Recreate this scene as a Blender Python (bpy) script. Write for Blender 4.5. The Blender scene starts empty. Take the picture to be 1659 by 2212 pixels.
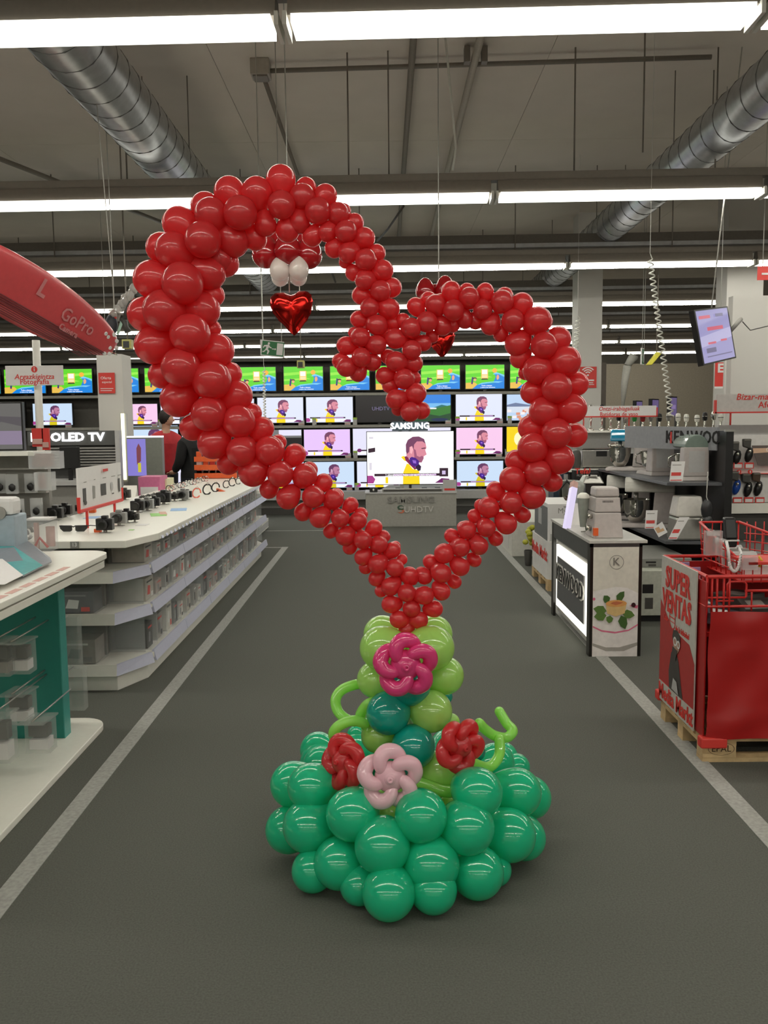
import bpy, math, random
from mathutils import Vector, Matrix
random.seed(7)
SC = bpy.context.scene
COL = SC.collection
# ------------------------------------------------------------------ camera
PW, PH, FOC = 1659.0, 2212.0, 1877.0
CAM = Vector((0, 0, 1.55))
PITCH, YAW, ROLL = math.atan(192/FOC), -3.4/FOC, 0.010
FW = Vector((math.sin(YAW)*math.cos(PITCH), math.cos(YAW)*math.cos(PITCH), -math.sin(PITCH)))
R0 = Vector((math.cos(YAW), -math.sin(YAW), 0)); U0 = R0.cross(FW)
RT = R0*math.cos(ROLL)-U0*math.sin(ROLL); UP = RT.cross(FW)
cd = bpy.data.cameras.new('camera'); cam = bpy.data.objects.new('camera', cd); COL.objects.link(cam)
cd.sensor_fit = 'VERTICAL'; cd.sensor_height = 24; cd.lens = 24*FOC/PH
cd.clip_start = 0.05; cd.clip_end = 100
M = Matrix.Identity(4)
for i in range(3):
    M[i][0] = RT[i]; M[i][1] = UP[i]; M[i][2] = -FW[i]; M[i][3] = CAM[i]
cam.matrix_world = M
SC.camera = cam
# ------------------------------------------------------------------ world and exposure
wd = bpy.data.worlds.new('world'); SC.world = wd; wd.use_nodes = True
wd.node_tree.nodes['Background'].inputs[0].default_value = (.75, .78, .8, 1)
wd.node_tree.nodes['Background'].inputs[1].default_value = 0.05
SC.view_settings.view_transform = 'Standard'; SC.view_settings.look = 'None'
SC.view_settings.exposure = 0.0; SC.view_settings.gamma = 1.0
SC.view_settings.use_curve_mapping = False
TROUGH_STRENGTH = 3.2
TUBE_CORE = 52
LIGHT_ROWS = [(-6.2, -9, 9), (-2.6, -9, 9), (1.0, -9, 9), (4.58, -9, 9), (8.0, -9, 9), (11.5, -9, 9), (15.2, -9, 5.9),
              (18.8, -11, 7), (22.4, -11, 8), (26.1, -11, 9)]

def ray(x, y): return FW + RT*((x-PW/2)/FOC) - UP*((y-PH/2)/FOC)
def at(x, y, Y):                       # photo direction met at distance Y
    d = ray(x, y); return CAM + d*(Y/d.y)
def pz(x, y, z):                       # photo direction met at height z
    d = ray(x, y); return CAM + d*((z-CAM.z)/d.z)
def V(*a): return Vector(a)
ORD = ['first', 'second', 'third', 'fourth', 'fifth', 'sixth', 'seventh', 'eighth', 'ninth', 'tenth', 'eleventh', 'twelfth',
       'thirteenth', 'fourteenth', 'fifteenth', 'sixteenth', 'seventeenth', 'eighteenth', 'nineteenth', 'twentieth',
       'twenty-first', 'twenty-second', 'twenty-third', 'twenty-fourth']

# ------------------------------------------------------------------ materials
def lin(c):
    return tuple(((v/255)/12.92 if v/255 <= .04045 else ((v/255+.055)/1.055)**2.4) for v in c)
MATS = {}
def mat(name, rgb, rough=.5, metal=0, noise=.06, scale=30, bump=0, coat=0, spec=.5, lo=None):
    if name in MATS: return MATS[name]
    m = bpy.data.materials.new(name); m.use_nodes = True; nt = m.node_tree
    b = nt.nodes['Principled BSDF']; c = lin(rgb)
    b.inputs['Roughness'].default_value = rough; b.inputs['Metallic'].default_value = metal
    b.inputs['Specular IOR Level'].default_value = spec
    if coat: b.inputs['Coat Weight'].default_value = coat; b.inputs['Coat Roughness'].default_value = .08
    if noise or bump:
        tc = nt.nodes.new('ShaderNodeTexCoord'); nz = nt.nodes.new('ShaderNodeTexNoise')
        nz.inputs['Scale'].default_value = scale; nz.inputs['Detail'].default_value = 3
        nt.links.new(tc.outputs['Object'], nz.inputs['Vector'])
        rp = nt.nodes.new('ShaderNodeValToRGB'); e = rp.color_ramp.elements
        e[0].position = .3; e[1].position = .7
        a = lin(lo) if lo else tuple(v*(1-noise) for v in c)
        e[0].color = (*a, 1); e[1].color = (*[min(1, v*(1+noise)) for v in c], 1)
        nt.links.new(nz.outputs['Fac'], rp.inputs[0]); nt.links.new(rp.outputs[0], b.inputs['Base Color'])
        if bump:
            bp = nt.nodes.new('ShaderNodeBump'); bp.inputs['Strength'].default_value = bump; bp.inputs['Distance'].default_value = .004
            nt.links.new(nz.outputs['Fac'], bp.inputs['Height']); nt.links.new(bp.outputs[0], b.inputs['Normal'])
    else: b.inputs['Base Color'].default_value = (*c, 1)
    MATS[name] = m; return m
def emit(name, rgb, s=1.0):
    if name in MATS: return MATS[name]
    m = bpy.data.materials.new(name); m.use_nodes = True; b = m.node_tree.nodes['Principled BSDF']
    c = lin(rgb); b.inputs['Base Color'].default_value = (.02, .02, .02, 1); b.inputs['Roughness'].default_value = .25
    b.inputs['Emission Color'].default_value = (*c, 1); b.inputs['Emission Strength'].default_value = s
    MATS[name] = m; return m
def clear(name, rgb=(225, 230, 230), a=.2):
    if name in MATS: return MATS[name]
    m = bpy.data.materials.new(name); m.use_nodes = True; nt = m.node_tree
    b = nt.nodes['Principled BSDF']; b.inputs['Base Color'].default_value = (*lin(rgb), 1); b.inputs['Roughness'].default_value = .12
    t = nt.nodes.new('ShaderNodeBsdfTransparent'); mx = nt.nodes.new('ShaderNodeMixShader'); mx.inputs[0].default_value = a
    nt.links.new(t.outputs[0], mx.inputs[1]); nt.links.new(b.outputs[0], mx.inputs[2])
    nt.links.new(mx.outputs[0], nt.nodes['Material Output'].inputs['Surface']); MATS[name] = m; return m
def latex(name, rgb, trans=.3, rough=.16):
    m = bpy.data.materials.new(name); m.use_nodes = True; nt = m.node_tree
    b = nt.nodes['Principled BSDF']; c = lin(rgb); b.inputs['Base Color'].default_value = (*c, 1)
    b.inputs['Roughness'].default_value = rough; b.inputs['Coat Weight'].default_value = 1.0; b.inputs['Coat Roughness'].default_value = .03
    t = nt.nodes.new('ShaderNodeBsdfTranslucent'); t.inputs[0].default_value = (*[min(1, v*1.6+.004) for v in c], 1)
    mx = nt.nodes.new('ShaderNodeMixShader'); mx.inputs[0].default_value = trans
    nt.links.new(b.outputs[0], mx.inputs[1]); nt.links.new(t.outputs[0], mx.inputs[2])
    nt.links.new(mx.outputs[0], nt.nodes['Material Output'].inputs['Surface']); MATS[name] = m; return m

# ------------------------------------------------------------------ mesh builder
def wloc(p):
    v = Vector((0, 0, 0))
    while p: v = v + p.location; p = p.parent
    return v
class MB:
    def __init__(s): s.v = []; s.f = []; s.m = []; s.s = []
    def add(s, vs, fs, mi=0, smooth=False):
        o = len(s.v); s.v += [Vector(v) for v in vs]
        for f in fs: s.f.append([i+o for i in f]); s.m.append(mi); s.s.append(smooth)
        return s
    def box(s, x0, x1, y0, y1, z0, z1, mi=0):
        return s.add([(x, y, z) for z in (z0, z1) for y in (y0, y1) for x in (x0, x1)],
                     [(0, 2, 3, 1), (4, 5, 7, 6), (0, 1, 5, 4), (2, 6, 7, 3), (0, 4, 6, 2), (1, 3, 7, 5)], mi)
    def hexa(s, b, t, mi=0):           # four bottom corners, four top corners
        n = len(b)
        return s.add(list(b)+list(t), [tuple(range(n))[::-1], tuple(range(n, 2*n))]+[(i, (i+1) % n, n+(i+1) % n, n+i) for i in range(n)], mi)
    def prism(s, poly, z0, z1, mi=0):
        return s.hexa([(x, y, z0) for x, y in poly], [(x, y, z1) for x, y in poly], mi)
    def plate(s, c, th, mi=0):         # corners (counter clockwise from the front), thickness behind
        c = [Vector(p) for p in c]; n = (c[1]-c[0]).cross(c[2]-c[0]).normalized()
        return s.hexa([p-n*th for p in c], c, mi)
    def tube(s, pts, r, n=8, mi=0, caps=True, round_=False, smooth=True):
        pts = [Vector(p) for p in pts]; rs = r if isinstance(r, (list, tuple)) else [r]*len(pts)
        if round_:
            a = (pts[0]-pts[1]).normalized(); b = (pts[-1]-pts[-2]).normalized(); ra = rs[0]; rb = rs[-1]
            A = [(pts[0]+a*ra*k, ra*math.sqrt(max(0, 1-k*k))) for k in (.97, .8, .45)]; B = [(pts[-1]+b*rb*k, rb*math.sqrt(max(0, 1-k*k))) for k in (.45, .8, .97)]
            pts = [p for p, _ in A]+pts+[p for p, _ in B]; rs = [q for _, q in A]+list(rs)+[q for _, q in B]
        o = []; prev = None
        for i, p in enumerate(pts):
            d = (pts[min(i+1, len(pts)-1)]-pts[max(i-1, 0)]).normalized()
            if prev is None:
                up = Vector((0, 0, 1)) if abs(d.z) < .9 else Vector((1, 0, 0)); a = d.cross(up).normalized()
            else: a = (prev-d*prev.dot(d)).normalized()
            b = d.cross(a); prev = a
            for k in range(n):
                t = 2*math.pi*k/n; o.append(p+a*math.cos(t)*rs[i]+b*math.sin(t)*rs[i])
        fs = [(i*n+k, i*n+(k+1) % n, (i+1)*n+(k+1) % n, (i+1)*n+k) for i in range(len(pts)-1) for k in range(n)]
        s.add(o, fs, mi, smooth)
        if caps: q = len(s.v)-len(o); s.f += [[q+k for k in range(n)][::-1], [q+(len(pts)-1)*n+k for k in range(n)]]; s.m += [mi]*2; s.s += [False]*2
        return s
    def cyl(s, p0, p1, r0, r1=None, n=16, mi=0): return s.tube([p0, p1], [r0, r1 if r1 is not None else r0], n, mi)
    def lathe(s, prof, c=(0, 0, 0), n=20, mi=0, smooth=True, sx=1, sy=1):
        c = Vector(c); vs = []; fs = []
        for r, z in prof:
            for k in range(n): t = 2*math.pi*k/n; vs.append(c+Vector((r*math.cos(t)*sx, r*math.sin(t)*sy, z)))
        for i in range(len(prof)-1):
            for k in range(n): fs.append((i*n+k, i*n+(k+1) % n, (i+1)*n+(k+1) % n, (i+1)*n+k))
        s.add(vs, fs, mi, smooth)
        return s
    def ball(s, c, rx, ry=None, rz=None, n=16, mi=0, rot=None):
        ry = ry or rx; rz = rz or rx; c = Vector(c); vs = []; fs = []; h = n//2
        for i in range(h+1):
            a = math.pi*i/h
            for k in range(n):
                t = 2*math.pi*k/n; p = Vector((rx*math.sin(a)*math.cos(t), ry*math.sin(a)*math.sin(t), -rz*math.cos(a)))
                if rot: p = rot @ p
                vs.append(c+p)
        for i in range(h):
            for k in range(n): fs.append((i*n+k, i*n+(k+1) % n, (i+1)*n+(k+1) % n, (i+1)*n+k))
        return s.add(vs, fs, mi, True)
    def mesh(s, name, mats, off=Vector((0, 0, 0))):
        me = bpy.data.meshes.new(name); me.from_pydata([v-off for v in s.v], [], s.f)
        for m in (mats if isinstance(mats, (list, tuple)) else [mats]): me.materials.append(m)
        me.polygons.foreach_set('material_index', s.m); me.polygons.foreach_set('use_smooth', s.s)
        me.validate(); me.update(); return me
    def build(s, name, mats, parent=None, bevel=0, loc=None):
        if parent: off = wloc(parent)
        elif loc is not None: off = Vector(loc)
        else:
            xs = [v.x for v in s.v]; ys = [v.y for v in s.v]
            off = Vector(((min(xs)+max(xs))/2, (min(ys)+max(ys))/2, min(v.z for v in s.v)))
        o = bpy.data.objects.new(name, s.mesh(name, mats, off)); COL.objects.link(o)
        if parent: o.parent = parent
        else: o.location = off
        if bevel:
            b = o.modifiers.new('bevel', 'BEVEL'); b.width = bevel; b.segments = 2; b.limit_method = 'ANGLE'
        return o
def tag(o, label=None, cat=None, group=None, kind=None):
    if label: o['label'] = label
    if cat: o['category'] = cat
    if group: o['group'] = group
    if kind: o['kind'] = kind
    return o
def thing(name, label, cat, loc=(0, 0, 0), rz=0, group=None):
    o = bpy.data.objects.new(name, None); COL.objects.link(o); o.empty_display_size = .1
    o.location = loc; o.rotation_euler = (0, 0, rz); return tag(o, label, cat, group)
def kids(o): return CH.get(o.name, [])
CH = {}
def dup(root, loc, rz=None, label=None, scale=None):
    ch = {}
    for o in list(COL.objects):
        if o.parent: ch.setdefault(o.parent, []).append(o)
    def cp(o, par):
        c = o.copy(); COL.objects.link(c)
        if par: c.parent = par
        for k in ch.get(o, []): cp(k, c)
        return c
    r = cp(root, None); r.location = loc
    if rz is not None: r.rotation_euler = (0, 0, rz)
    if scale: r.scale = scale
    if label: r['label'] = label
    return r
def box(name, x0, x1, y0, y1, z0, z1, m, parent=None, bevel=0): return MB().box(x0, x1, y0, y1, z0, z1).build(name, m, parent, bevel)
def struct(o): o['kind'] = 'structure'; return o
def text(name, s, o, xd, yd, size, m, parent, ext=.002, bold=0, align='CENTER', shear=0, sx=1):
    """flat or raised lettering: o = anchor, xd = writing direction, yd = up direction"""
    cu = bpy.data.curves.new(name, 'FONT'); cu.body = s; cu.size = 1; cu.extrude = 0; cu.offset = bold; cu.align_x = align; cu.align_y = 'CENTER'
    cu.shear = shear; cu.resolution_u = 2; cu.space_character = 1+bold*1.5
    tmp = bpy.data.objects.new(name, cu); me0 = bpy.data.meshes.new_from_object(tmp)
    xd = Vector(xd).normalized(); yd = Vector(yd).normalized(); n = xd.cross(yd).normalized(); o = Vector(o)
    off = wloc(parent); vs = [o+xd*v.co.x*size*sx+yd*v.co.y*size+n*ext-off for v in me0.vertices]; fs = [list(p.vertices) for p in me0.polygons]
    bpy.data.objects.remove(tmp); bpy.data.curves.remove(cu)
    k = len(vs); vs2 = vs+[v-n*ext*.9 for v in vs]; ed = {}
    for f in fs:
        for i in range(len(f)):
            a, b = f[i], f[(i+1) % len(f)]; ed[(a, b)] = 1
    side = [(b, a, a+k, b+k) for a, b in ed if (b, a) not in ed]
    me = bpy.data.meshes.new(name); me.from_pydata(vs2, [], fs+side); me.materials.append(m); me.update()
    ob = bpy.data.objects.new(name, me); COL.objects.link(ob); ob.parent = parent; return ob
def art(name, o, xd, yd, w, h, pieces, parent, gap=.0012, lift=.001):
    """flat print or screen picture made of layered coloured shapes, u/v from the lower left"""
    xd = Vector(xd).normalized(); yd = Vector(yd).normalized(); n = xd.cross(yd); o = Vector(o); mb = MB(); ms = []
    for i, (m, poly) in enumerate(pieces):
        if m not in ms: ms.append(m)
        vs = [o+xd*u*w+yd*v*h+n*(lift+gap*i) for u, v in poly]; mb.add(vs, [tuple(range(len(vs)))], ms.index(m))
    return mb.build(name, ms, parent)
def R4(u0, v0, u1, v1): return [(u0, v0), (u1, v0), (u1, v1), (u0, v1)]
def EL(cu, cv, ru, rv=None, n=14, a0=0, a1=360):
    rv = rv if rv is not None else ru
    return [(cu+ru*math.cos(math.radians(a0+(a1-a0)*k/n)), cv+rv*math.sin(math.radians(a0+(a1-a0)*k/n))) for k in range(n+(0 if a1-a0 == 360 else 1))]
# ------------------------------------------------------------------ shared materials
carpet = mat('carpet', (95, 96, 90), .95, noise=.16, scale=160, bump=.25, spec=.1)
tapem = mat('grey_tape', (158, 158, 152), .8, noise=.15, scale=60)
ceilm = mat('ceiling_paint', (218, 208, 196), .9, noise=.03, scale=2)
wallm = mat('wall_paint', (205, 202, 196), .8, noise=.02, scale=2)
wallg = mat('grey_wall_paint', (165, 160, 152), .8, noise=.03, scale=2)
white = mat('white_laminate', (240, 238, 228), .35, noise=.015)
whitem = mat('white_metal', (232, 231, 222), .4, noise=.02)
greym = mat('grey_board', (150, 148, 142), .6, noise=.04)
lgrey = mat('light_grey', (185, 184, 182), .45, noise=.03)
dgrey = mat('dark_grey', (70, 68, 64), .5, noise=.05)
taupe = mat('taupe_metal', (128, 120, 110), .55, noise=.04)
black = mat('black_plastic', (26, 25, 25), .35, noise=.05)
blackm = mat('matt_black', (22, 21, 21), .6, noise=.05)
galv = mat('galvanised_steel', (188, 190, 192), .33, .85, noise=.08, scale=14)
chrome = mat('chrome', (205, 203, 196), .12, 1, noise=0)
steel = mat('brushed_steel', (176, 174, 168), .35, .8, noise=.05)
tagm = mat('lilac_price_rail', (200, 202, 222), .3, noise=.02)
tealp = mat('teal_board', (28, 128, 116), .5, noise=.03)
redp = mat('red_print', (214, 60, 52), .5, noise=.03)
redw = mat('red_wire_coating', (205, 42, 38), .35, noise=.04)
redv = mat('red_vinyl', (172, 28, 28), .38, noise=.06, scale=6, bump=0)
paper = mat('white_paper', (228, 226, 224), .6, noise=.015)
wood = mat('pallet_wood', (196, 168, 124), .8, noise=.18, scale=18, bump=.2)
orange = mat('orange_plastic', (226, 96, 40), .45)
pinkp = mat('pink_print', (212, 170, 160), .6)
case = clear('clear_case', a=.14)
cable = mat('cable_grey', (190, 188, 180), .6)
glassd = mat('dark_lens', (30, 30, 28), .1)
trough_on = emit('trough_glow', (255, 253, 240), TROUGH_STRENGTH); tube_core = emit('tube_core', (255, 252, 240), TUBE_CORE)
# ------------------------------------------------------------------ floor and markings
struct(box('floor', -14, 14, -8, 34, -.05, 0, carpet))
def strip(p, q, w, label, z=.0035):
    p = Vector(p); q = Vector(q); d = (q-p).normalized(); s = Vector((-d.y, d.x, 0))*w/2
    o = MB().plate([p-s+V(0, 0, z), q-s+V(0, 0, z), q+s+V(0, 0, z), p+s+V(0, 0, z)][::1], .003).build('floor_tape', tapem)
    return tag(o, label, 'floor marking')
strip((-1.27, 1.0, 0), (-1.275, 10.9, 0), .078, 'long grey tape line on the carpet along the left shelving unit')
strip((1.417, 1.0, 0), (1.417, 11.0, 0), .082, 'long grey tape line on the carpet running past the red poster pallet')
strip((-1.315, 10.86, 0), (-1.9, 10.88, 0), .05, 'short grey tape line turning left at the far end of the left aisle line')
strip((-2.4, 12.6, 0), (-.35, 12.55, 0), .035, 'thin pale line across the carpet left of the big grey plinth')
# ------------------------------------------------------------------ ceiling, walls
CZ = 4.8
ce = struct(box('ceiling', -14, 14, -8, 34, CZ+.03, CZ+.15, ceilm))
me0 = MB().box(-1.4975, 1.4975, -2.987, 2.987, -.03, .0).mesh('ceiling_panel', ceilm)
for i in range(9):
    for j in range(7):
        o = bpy.data.objects.new('ceiling_panel', me0); COL.objects.link(o); o.parent = ce
        o.location = V(-12+i*3.0, -5+j*5.98+.5, CZ+.03)-ce.location
struct(box('wall_back', -14, 14, 33.8, 34, 0, CZ, wallm)); struct(box('wall_front', -14, 14, -8, -7.8, 0, CZ, wallm))
struct(box('wall_left', -14, -13.8, -8, 34, 0, CZ, wallm)); struct(box('wall_right', 13.8, 14, -8, 34, 0, CZ, wallm))
# ------------------------------------------------------------------ rows of ceiling lights
light0 = None
rown = ['rearmost row behind the camera', 'row just behind the camera', 'row above the camera', 'nearest row in view', 'second row in view',
        'third row in view', 'fourth row in view', 'fifth row in view', 'sixth row in view', 'farthest row in view']
def make_light():
    t = thing('ceiling_light', 'x', 'ceiling light')
    MB().hexa([(-1.15, -.085, .056), (1.15, -.085, .056), (1.15, .085, .056), (-1.15, .085, .056)], [(-1.15, -.055, .17), (1.15, -.055, .17), (1.15, .055, .17), (-1.15, .055, .17)]).build('housing', taupe, t)  # made narrower than the glowing box, so extra light reaches the ceiling
    MB().box(-1.13, 1.13, -.105, .105, .012, .055).build('glowing_trough', trough_on, t)  # glowing box stands in for the white reflector lit by the tube
    MB().box(-1.10, 1.10, -.02, .02, 0, .011).build('tube', tube_core, t)
    MB().box(-1.17, -1.15, -.115, .115, 0, .065).build('end_cap', whitem, t); MB().box(1.15, 1.17, -.115, .115, 0, .065).build('end_cap', whitem, t)
    return t
SH = {4.58: -1.65+1.18-.02, 8.0: .99-1.18}
for ri, (Y, X0, X1) in enumerate(LIGHT_ROWS):
    n = int((X1-X0)/2.36); xs = SH.get(Y, 0) + 1.18*(ri % 2); k0 = 0
    cs = [xs+2.36*k for k in range(-6, 7) if X0 < xs+2.36*k-1.1 and xs+2.36*k+1.1 < X1+.4]
    for k, cx in enumerate(cs):
        lab = 'lit ceiling light, %s from left, %s' % (ORD[k], rown[ri])
        if light0 is None: light0 = make_light(); l = light0
        else: l = dup(light0, (0, 0, 0))
        l.location = (cx, Y-.03*cx, 3.5); l.rotation_euler = (0, 0, -.03); l['label'] = lab; l['group'] = 'ceiling lights in rows'
    tr = thing('light_track', 'brown grey track above the %s' % rown[ri], 'light track', (0, 0, 0), -.03)
    L = (X1-X0)/2
    MB().box(-L, L, -.05, .05, -.018, .05).build('track', taupe, tr)
    if ri >= 5:
        MB().box(-L, L, .1, .16, .06, .27).box(-L, L, .16, .5, .06, .08).build('cable_tray', mat('tray_brown', (112, 106, 98), .6), tr)
        MB().box(-L, L, .06, .1, .1, .15).build('steel_strip', galv, tr)
    for k in range(int(L)):
        x = -L+.7+k*2.0
        MB().cyl((x, .02, .05), (x, .02, CZ-3.69), .008, n=6).build('hanging_rod', taupe, tr)
    tr.location = ((X0+X1)/2, Y-.03*(X0+X1)/2, 3.69)
# ------------------------------------------------------------------ ducts and pipes
def duct(x, z, r, y0, y1, label):
    t = thing('air_duct', label, 'air duct', (x, y0, z-r))
    MB().cyl((x, y0, z), (x, y1, z), r, n=40).build('duct_pipe', galv, t)
    pts = []; turns = int((y1-y0)/.28); n = 16
    for k in range(turns*n):
        a = 2*math.pi*k/n; pts.append((x+(r+.002)*math.cos(a), y0+.28*k/n, z+(r+.002)*math.sin(a)))
    MB().tube(pts, .006, 4).build('spiral_seam', mat('seam', (120, 120, 120), .4, .8), t)
    for k in range(int((y1-y0)/3)):
        y = y0+1.5+3*k; MB().cyl((x-r*.9, y, z), (x-r*.9, y, CZ), .006, n=5).cyl((x+r*.9, y, z), (x+r*.9, y, CZ), .006, n=5).build('duct_hanger', taupe, t)
duct(-2.03, 4.05, .235, -5, 26, 'big spiral galvanised air duct running away on the left side of the ceiling')
duct(2.93, 4.05, .2, -5, 26, 'spiral galvanised air duct running away on the right side of the ceiling')
def pipe(label, pts, r, m=taupe, cat='pipe', name='ceiling_pipe', clip=None):
    t = thing(name, label, cat, pts[0]); MB().tube(pts, r, 8).build('pipe', m, t)
    if clip: c = Vector(clip); MB().box(c.x-.1, c.x-.05, c.y-.04, c.y+.04, c.z-.05, c.z+.08).build('pipe_clamp', taupe, t); MB().box(c.x+.05, c.x+.1, c.y-.04, c.y+.04, c.z-.05, c.z+.08).build('pipe_clamp', taupe, t)
    return t
pipe('thin grey conduit crossing the ceiling from the junction box to the right duct', [(-1.0, 8.2, 4.72), (2.9, 8.0, 4.72)], .022)
pipe('grey conduit running back from the junction box', [(-1.08, 8.4, 4.72), (-1.08, 20, 4.72)], .022)
pipe('grey ceiling pipe left of the clamped one, above the notch of the heart', [(.27, 2, 4.72), (.27, 24, 4.72)], .03)
pipe('white ceiling pipe with a clamp, right of the heart notch', [(.82, 2, 4.7), (.82, 24, 4.7)], .035, mat('pale_pipe', (170, 162, 150), .5), clip=(.82, 7.9, 4.7))
pipe('slanted steel conduit over the far left ceiling', [(-5.6, 6.5, 4.6), (-2.2, 17, 4.6)], .03)
jb = thing('junction_box', 'square grey junction box on the ceiling left of the conduit', 'junction box', (-1.08, 8.2, 4.66))
MB().box(-1.17, -1.0, 8.1, 8.28, 4.66, 4.8).build('box_body', mat('pale_pipe', (170, 162, 150)), jb, .008); MB().box(-1.15, -1.02, 8.12, 8.26, 4.645, 4.66).build('lid', taupe, jb)
def wire(label, pts, r=.006, m=taupe, name='ceiling_cable', cat='cable'): return tag(MB().tube(pts, r, 6).build(name, m), label, cat)
wire('dark curved cable drooping between the second and third light rows', [at(872, 445, 9), at(855, 470, 9.2), at(838, 495, 9.5), at(815, 520, 9.8)], .012, dgrey)
wire('thin white cord holding the tip of the red hanging board', [V(-2.06, 6.4, 4.8), at(247, 655, 6.4)], .003, cable)
wire('thin chain hanging from the ceiling to a white hook above the heart notch', [V(.52, 7.5, 4.8), at(985, 320, 7.5), at(978, 368, 7.6)], .01, whitem)
for k, (x, Y, z) in enumerate([(1388, 7.4, 3.74), (840, 8.0, 3.74), (1545, 8, 3.74)]):
    p = at(x, 350, Y); wire('thin %s threaded rod down to the second light row' % ['short, right of centre', 'long, centre', 'rightmost'][k], [V(p.x, Y, z), V(p.x, Y, 4.8)], .007)
def coil(label, x0, y0, x1, y1, Y, r=.022, turns=28):
    a = at(x0, y0, Y); b = at(x1, y1, Y); pts = []
    for k in range(turns*8+1):
        t = k/(turns*8); an = 2*math.pi*turns*t; pts.append(a.lerp(b, t)+V(math.cos(an)*r, math.sin(an)*r, 0))
    n = len(pts); o = MB().tube([V(a.x, a.y, 4.79), a+V(0, 0, .05)]+pts, [.002, .002]+[.006]*n, 6).build('coiled_cord', whitem); tag(o, label, 'cord')
coil('long white coiled cord hanging above the steel stand mixers', 1404, 560, 1450, 900, 7.6)
coil('short white coiled cord hanging left of the column with the wifi poster', 1248, 690, 1243, 765, 11, .03, 9)
coil('thin coiled cord behind the green exit sign', 570, 800, 572, 905, 9, .012, 16)
# ------------------------------------------------------------------ columns, partitions
def colm(name, x0, x1, y0, y1, z1, m=wallm): return struct(box(name, x0, x1, y0, y1, 0, z1, m))
colm('trim_1', -3.27, -2.98, 10.0, 10.35, 2.36); colm('trim_2', 3.07, 3.46, 14.0, 14.4, 4.8)
p = at(1568, 700, 12.2); colm('trim_3', p.x, p.x+.5, 12.2, 12.6, 4.8, wallm)
struct(box('wall_display', 3.55, 7, 9.0, 9.12, 0, 2.8, wallm))
struct(box('wall_inner', 5.0, 9, 13.2, 13.3, 0, 3.3, wallm))
# beyond the opening on the right
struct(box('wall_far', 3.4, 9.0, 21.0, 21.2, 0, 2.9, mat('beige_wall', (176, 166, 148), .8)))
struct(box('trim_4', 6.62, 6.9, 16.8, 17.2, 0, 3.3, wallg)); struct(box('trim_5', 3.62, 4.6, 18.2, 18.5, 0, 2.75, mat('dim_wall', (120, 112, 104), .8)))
p = at(1345, 700, 15.4); 
# red column poster
def poster(name, label, x0, y0, x1, y1, Y, parts, m=redp, cat='poster', th=.01):
    a = at(x0, y1, Y); b = at(x1, y0, Y); t = thing(name, label, cat, (a.x, Y, a.z))
    MB().box(a.x, b.x, Y, Y+th, a.z, b.z).build('sheet', m, t)
    if parts: art('print', (a.x, Y, a.z), (1, 0, 0), (0, 0, 1), b.x-a.x, b.z-a.z, parts, t)
    return t, a, b
t, a, b = poster('red_poster', 'small red notice with white text on the left column', 214, 805, 247, 850, 9.98, [(paper, R4(.1, .12, .8, .15)), (paper, R4(.1, .22, .9, .25))])
text('lettering', 'Oferta', (a.x+.085, 9.98, b.z-.06), (1, 0, 0), (0, 0, 1), .045, paper, t); text('lettering', 'especial', (a.x+.095, 9.98, b.z-.105), (1, 0, 0), (0, 0, 1), .036, paper, t)
wf = [(paper, [(.48+r*math.cos(math.radians(a)), .62+r*.8*math.sin(math.radians(a))) for a in range(40, 141, 10)]+[(.48+(r-.07)*math.cos(math.radians(a)), .62+(r-.07)*.8*math.sin(math.radians(a))) for a in range(140, 39, -10)]) for r in (.2, .33, .46)]
wf += [(paper, EL(.48, .6, .06, .045)), (paper, R4(.3, .32, .85, .39)), (paper, R4(.3, .22, .8, .26)), (paper, R4(.3, .14, .85, .17))]
poster('wifi_poster', 'red poster with a white wireless signal symbol on the white column', 1252, 792, 1289, 838, 13.98, wf)
# ------------------------------------------------------------------ TV wall
tvf = mat('tv_frame', (24, 24, 24), .3); shelfm = mat('shelf_grey', (160, 158, 150), .5); rackm = mat('rack_back', (92, 89, 83), .7)
WY = 15.0
def wx(px): return at(px, 850, WY).x
def wz(py, px=830): return at(px, py, WY).z
Z1, Z2, Z3, Z4 = 2.07, 1.525, .955, .40
tw = thing('tv_display_wall', 'long dark display rack holding four shelves of televisions at the back', 'display rack', (-2, WY, 0))
MB().box(-8.2, 3.02, WY+.38, WY+.44, .15, 2.62).build('back_panel', rackm, tw)
for nm, z in (('shelf', Z1), ('shelf', Z2), ('shelf', Z3)):
    MB().box(-8.2, 3.02, WY-.03, WY+.38, z-.045, z).build(nm, shelfm, tw)
MB().box(-8.2, 3.02, WY-.25, WY+.38, .26, .40).build('counter', lgrey, tw)
MB().box(-8.2, 3.02, WY-.1, WY+.38, 0, .1).build('plinth', dgrey, tw); MB().box(-8.2, 3.02, WY+.0, WY+.38, .1, .26).build('under_panel', greym, tw)
MB().box(-8.2, 3.02, WY+.05, WY+.4, 2.62, 2.68).build('top_board', rackm, tw)
for x in (-7.4, -6, -4.6, -3.2, -1.8, -.4, 1.05, 2.45):
    MB().box(x-.02, x+.02, WY+.33, WY+.38, .4, 2.62).build('upright', dgrey, tw)
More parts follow.
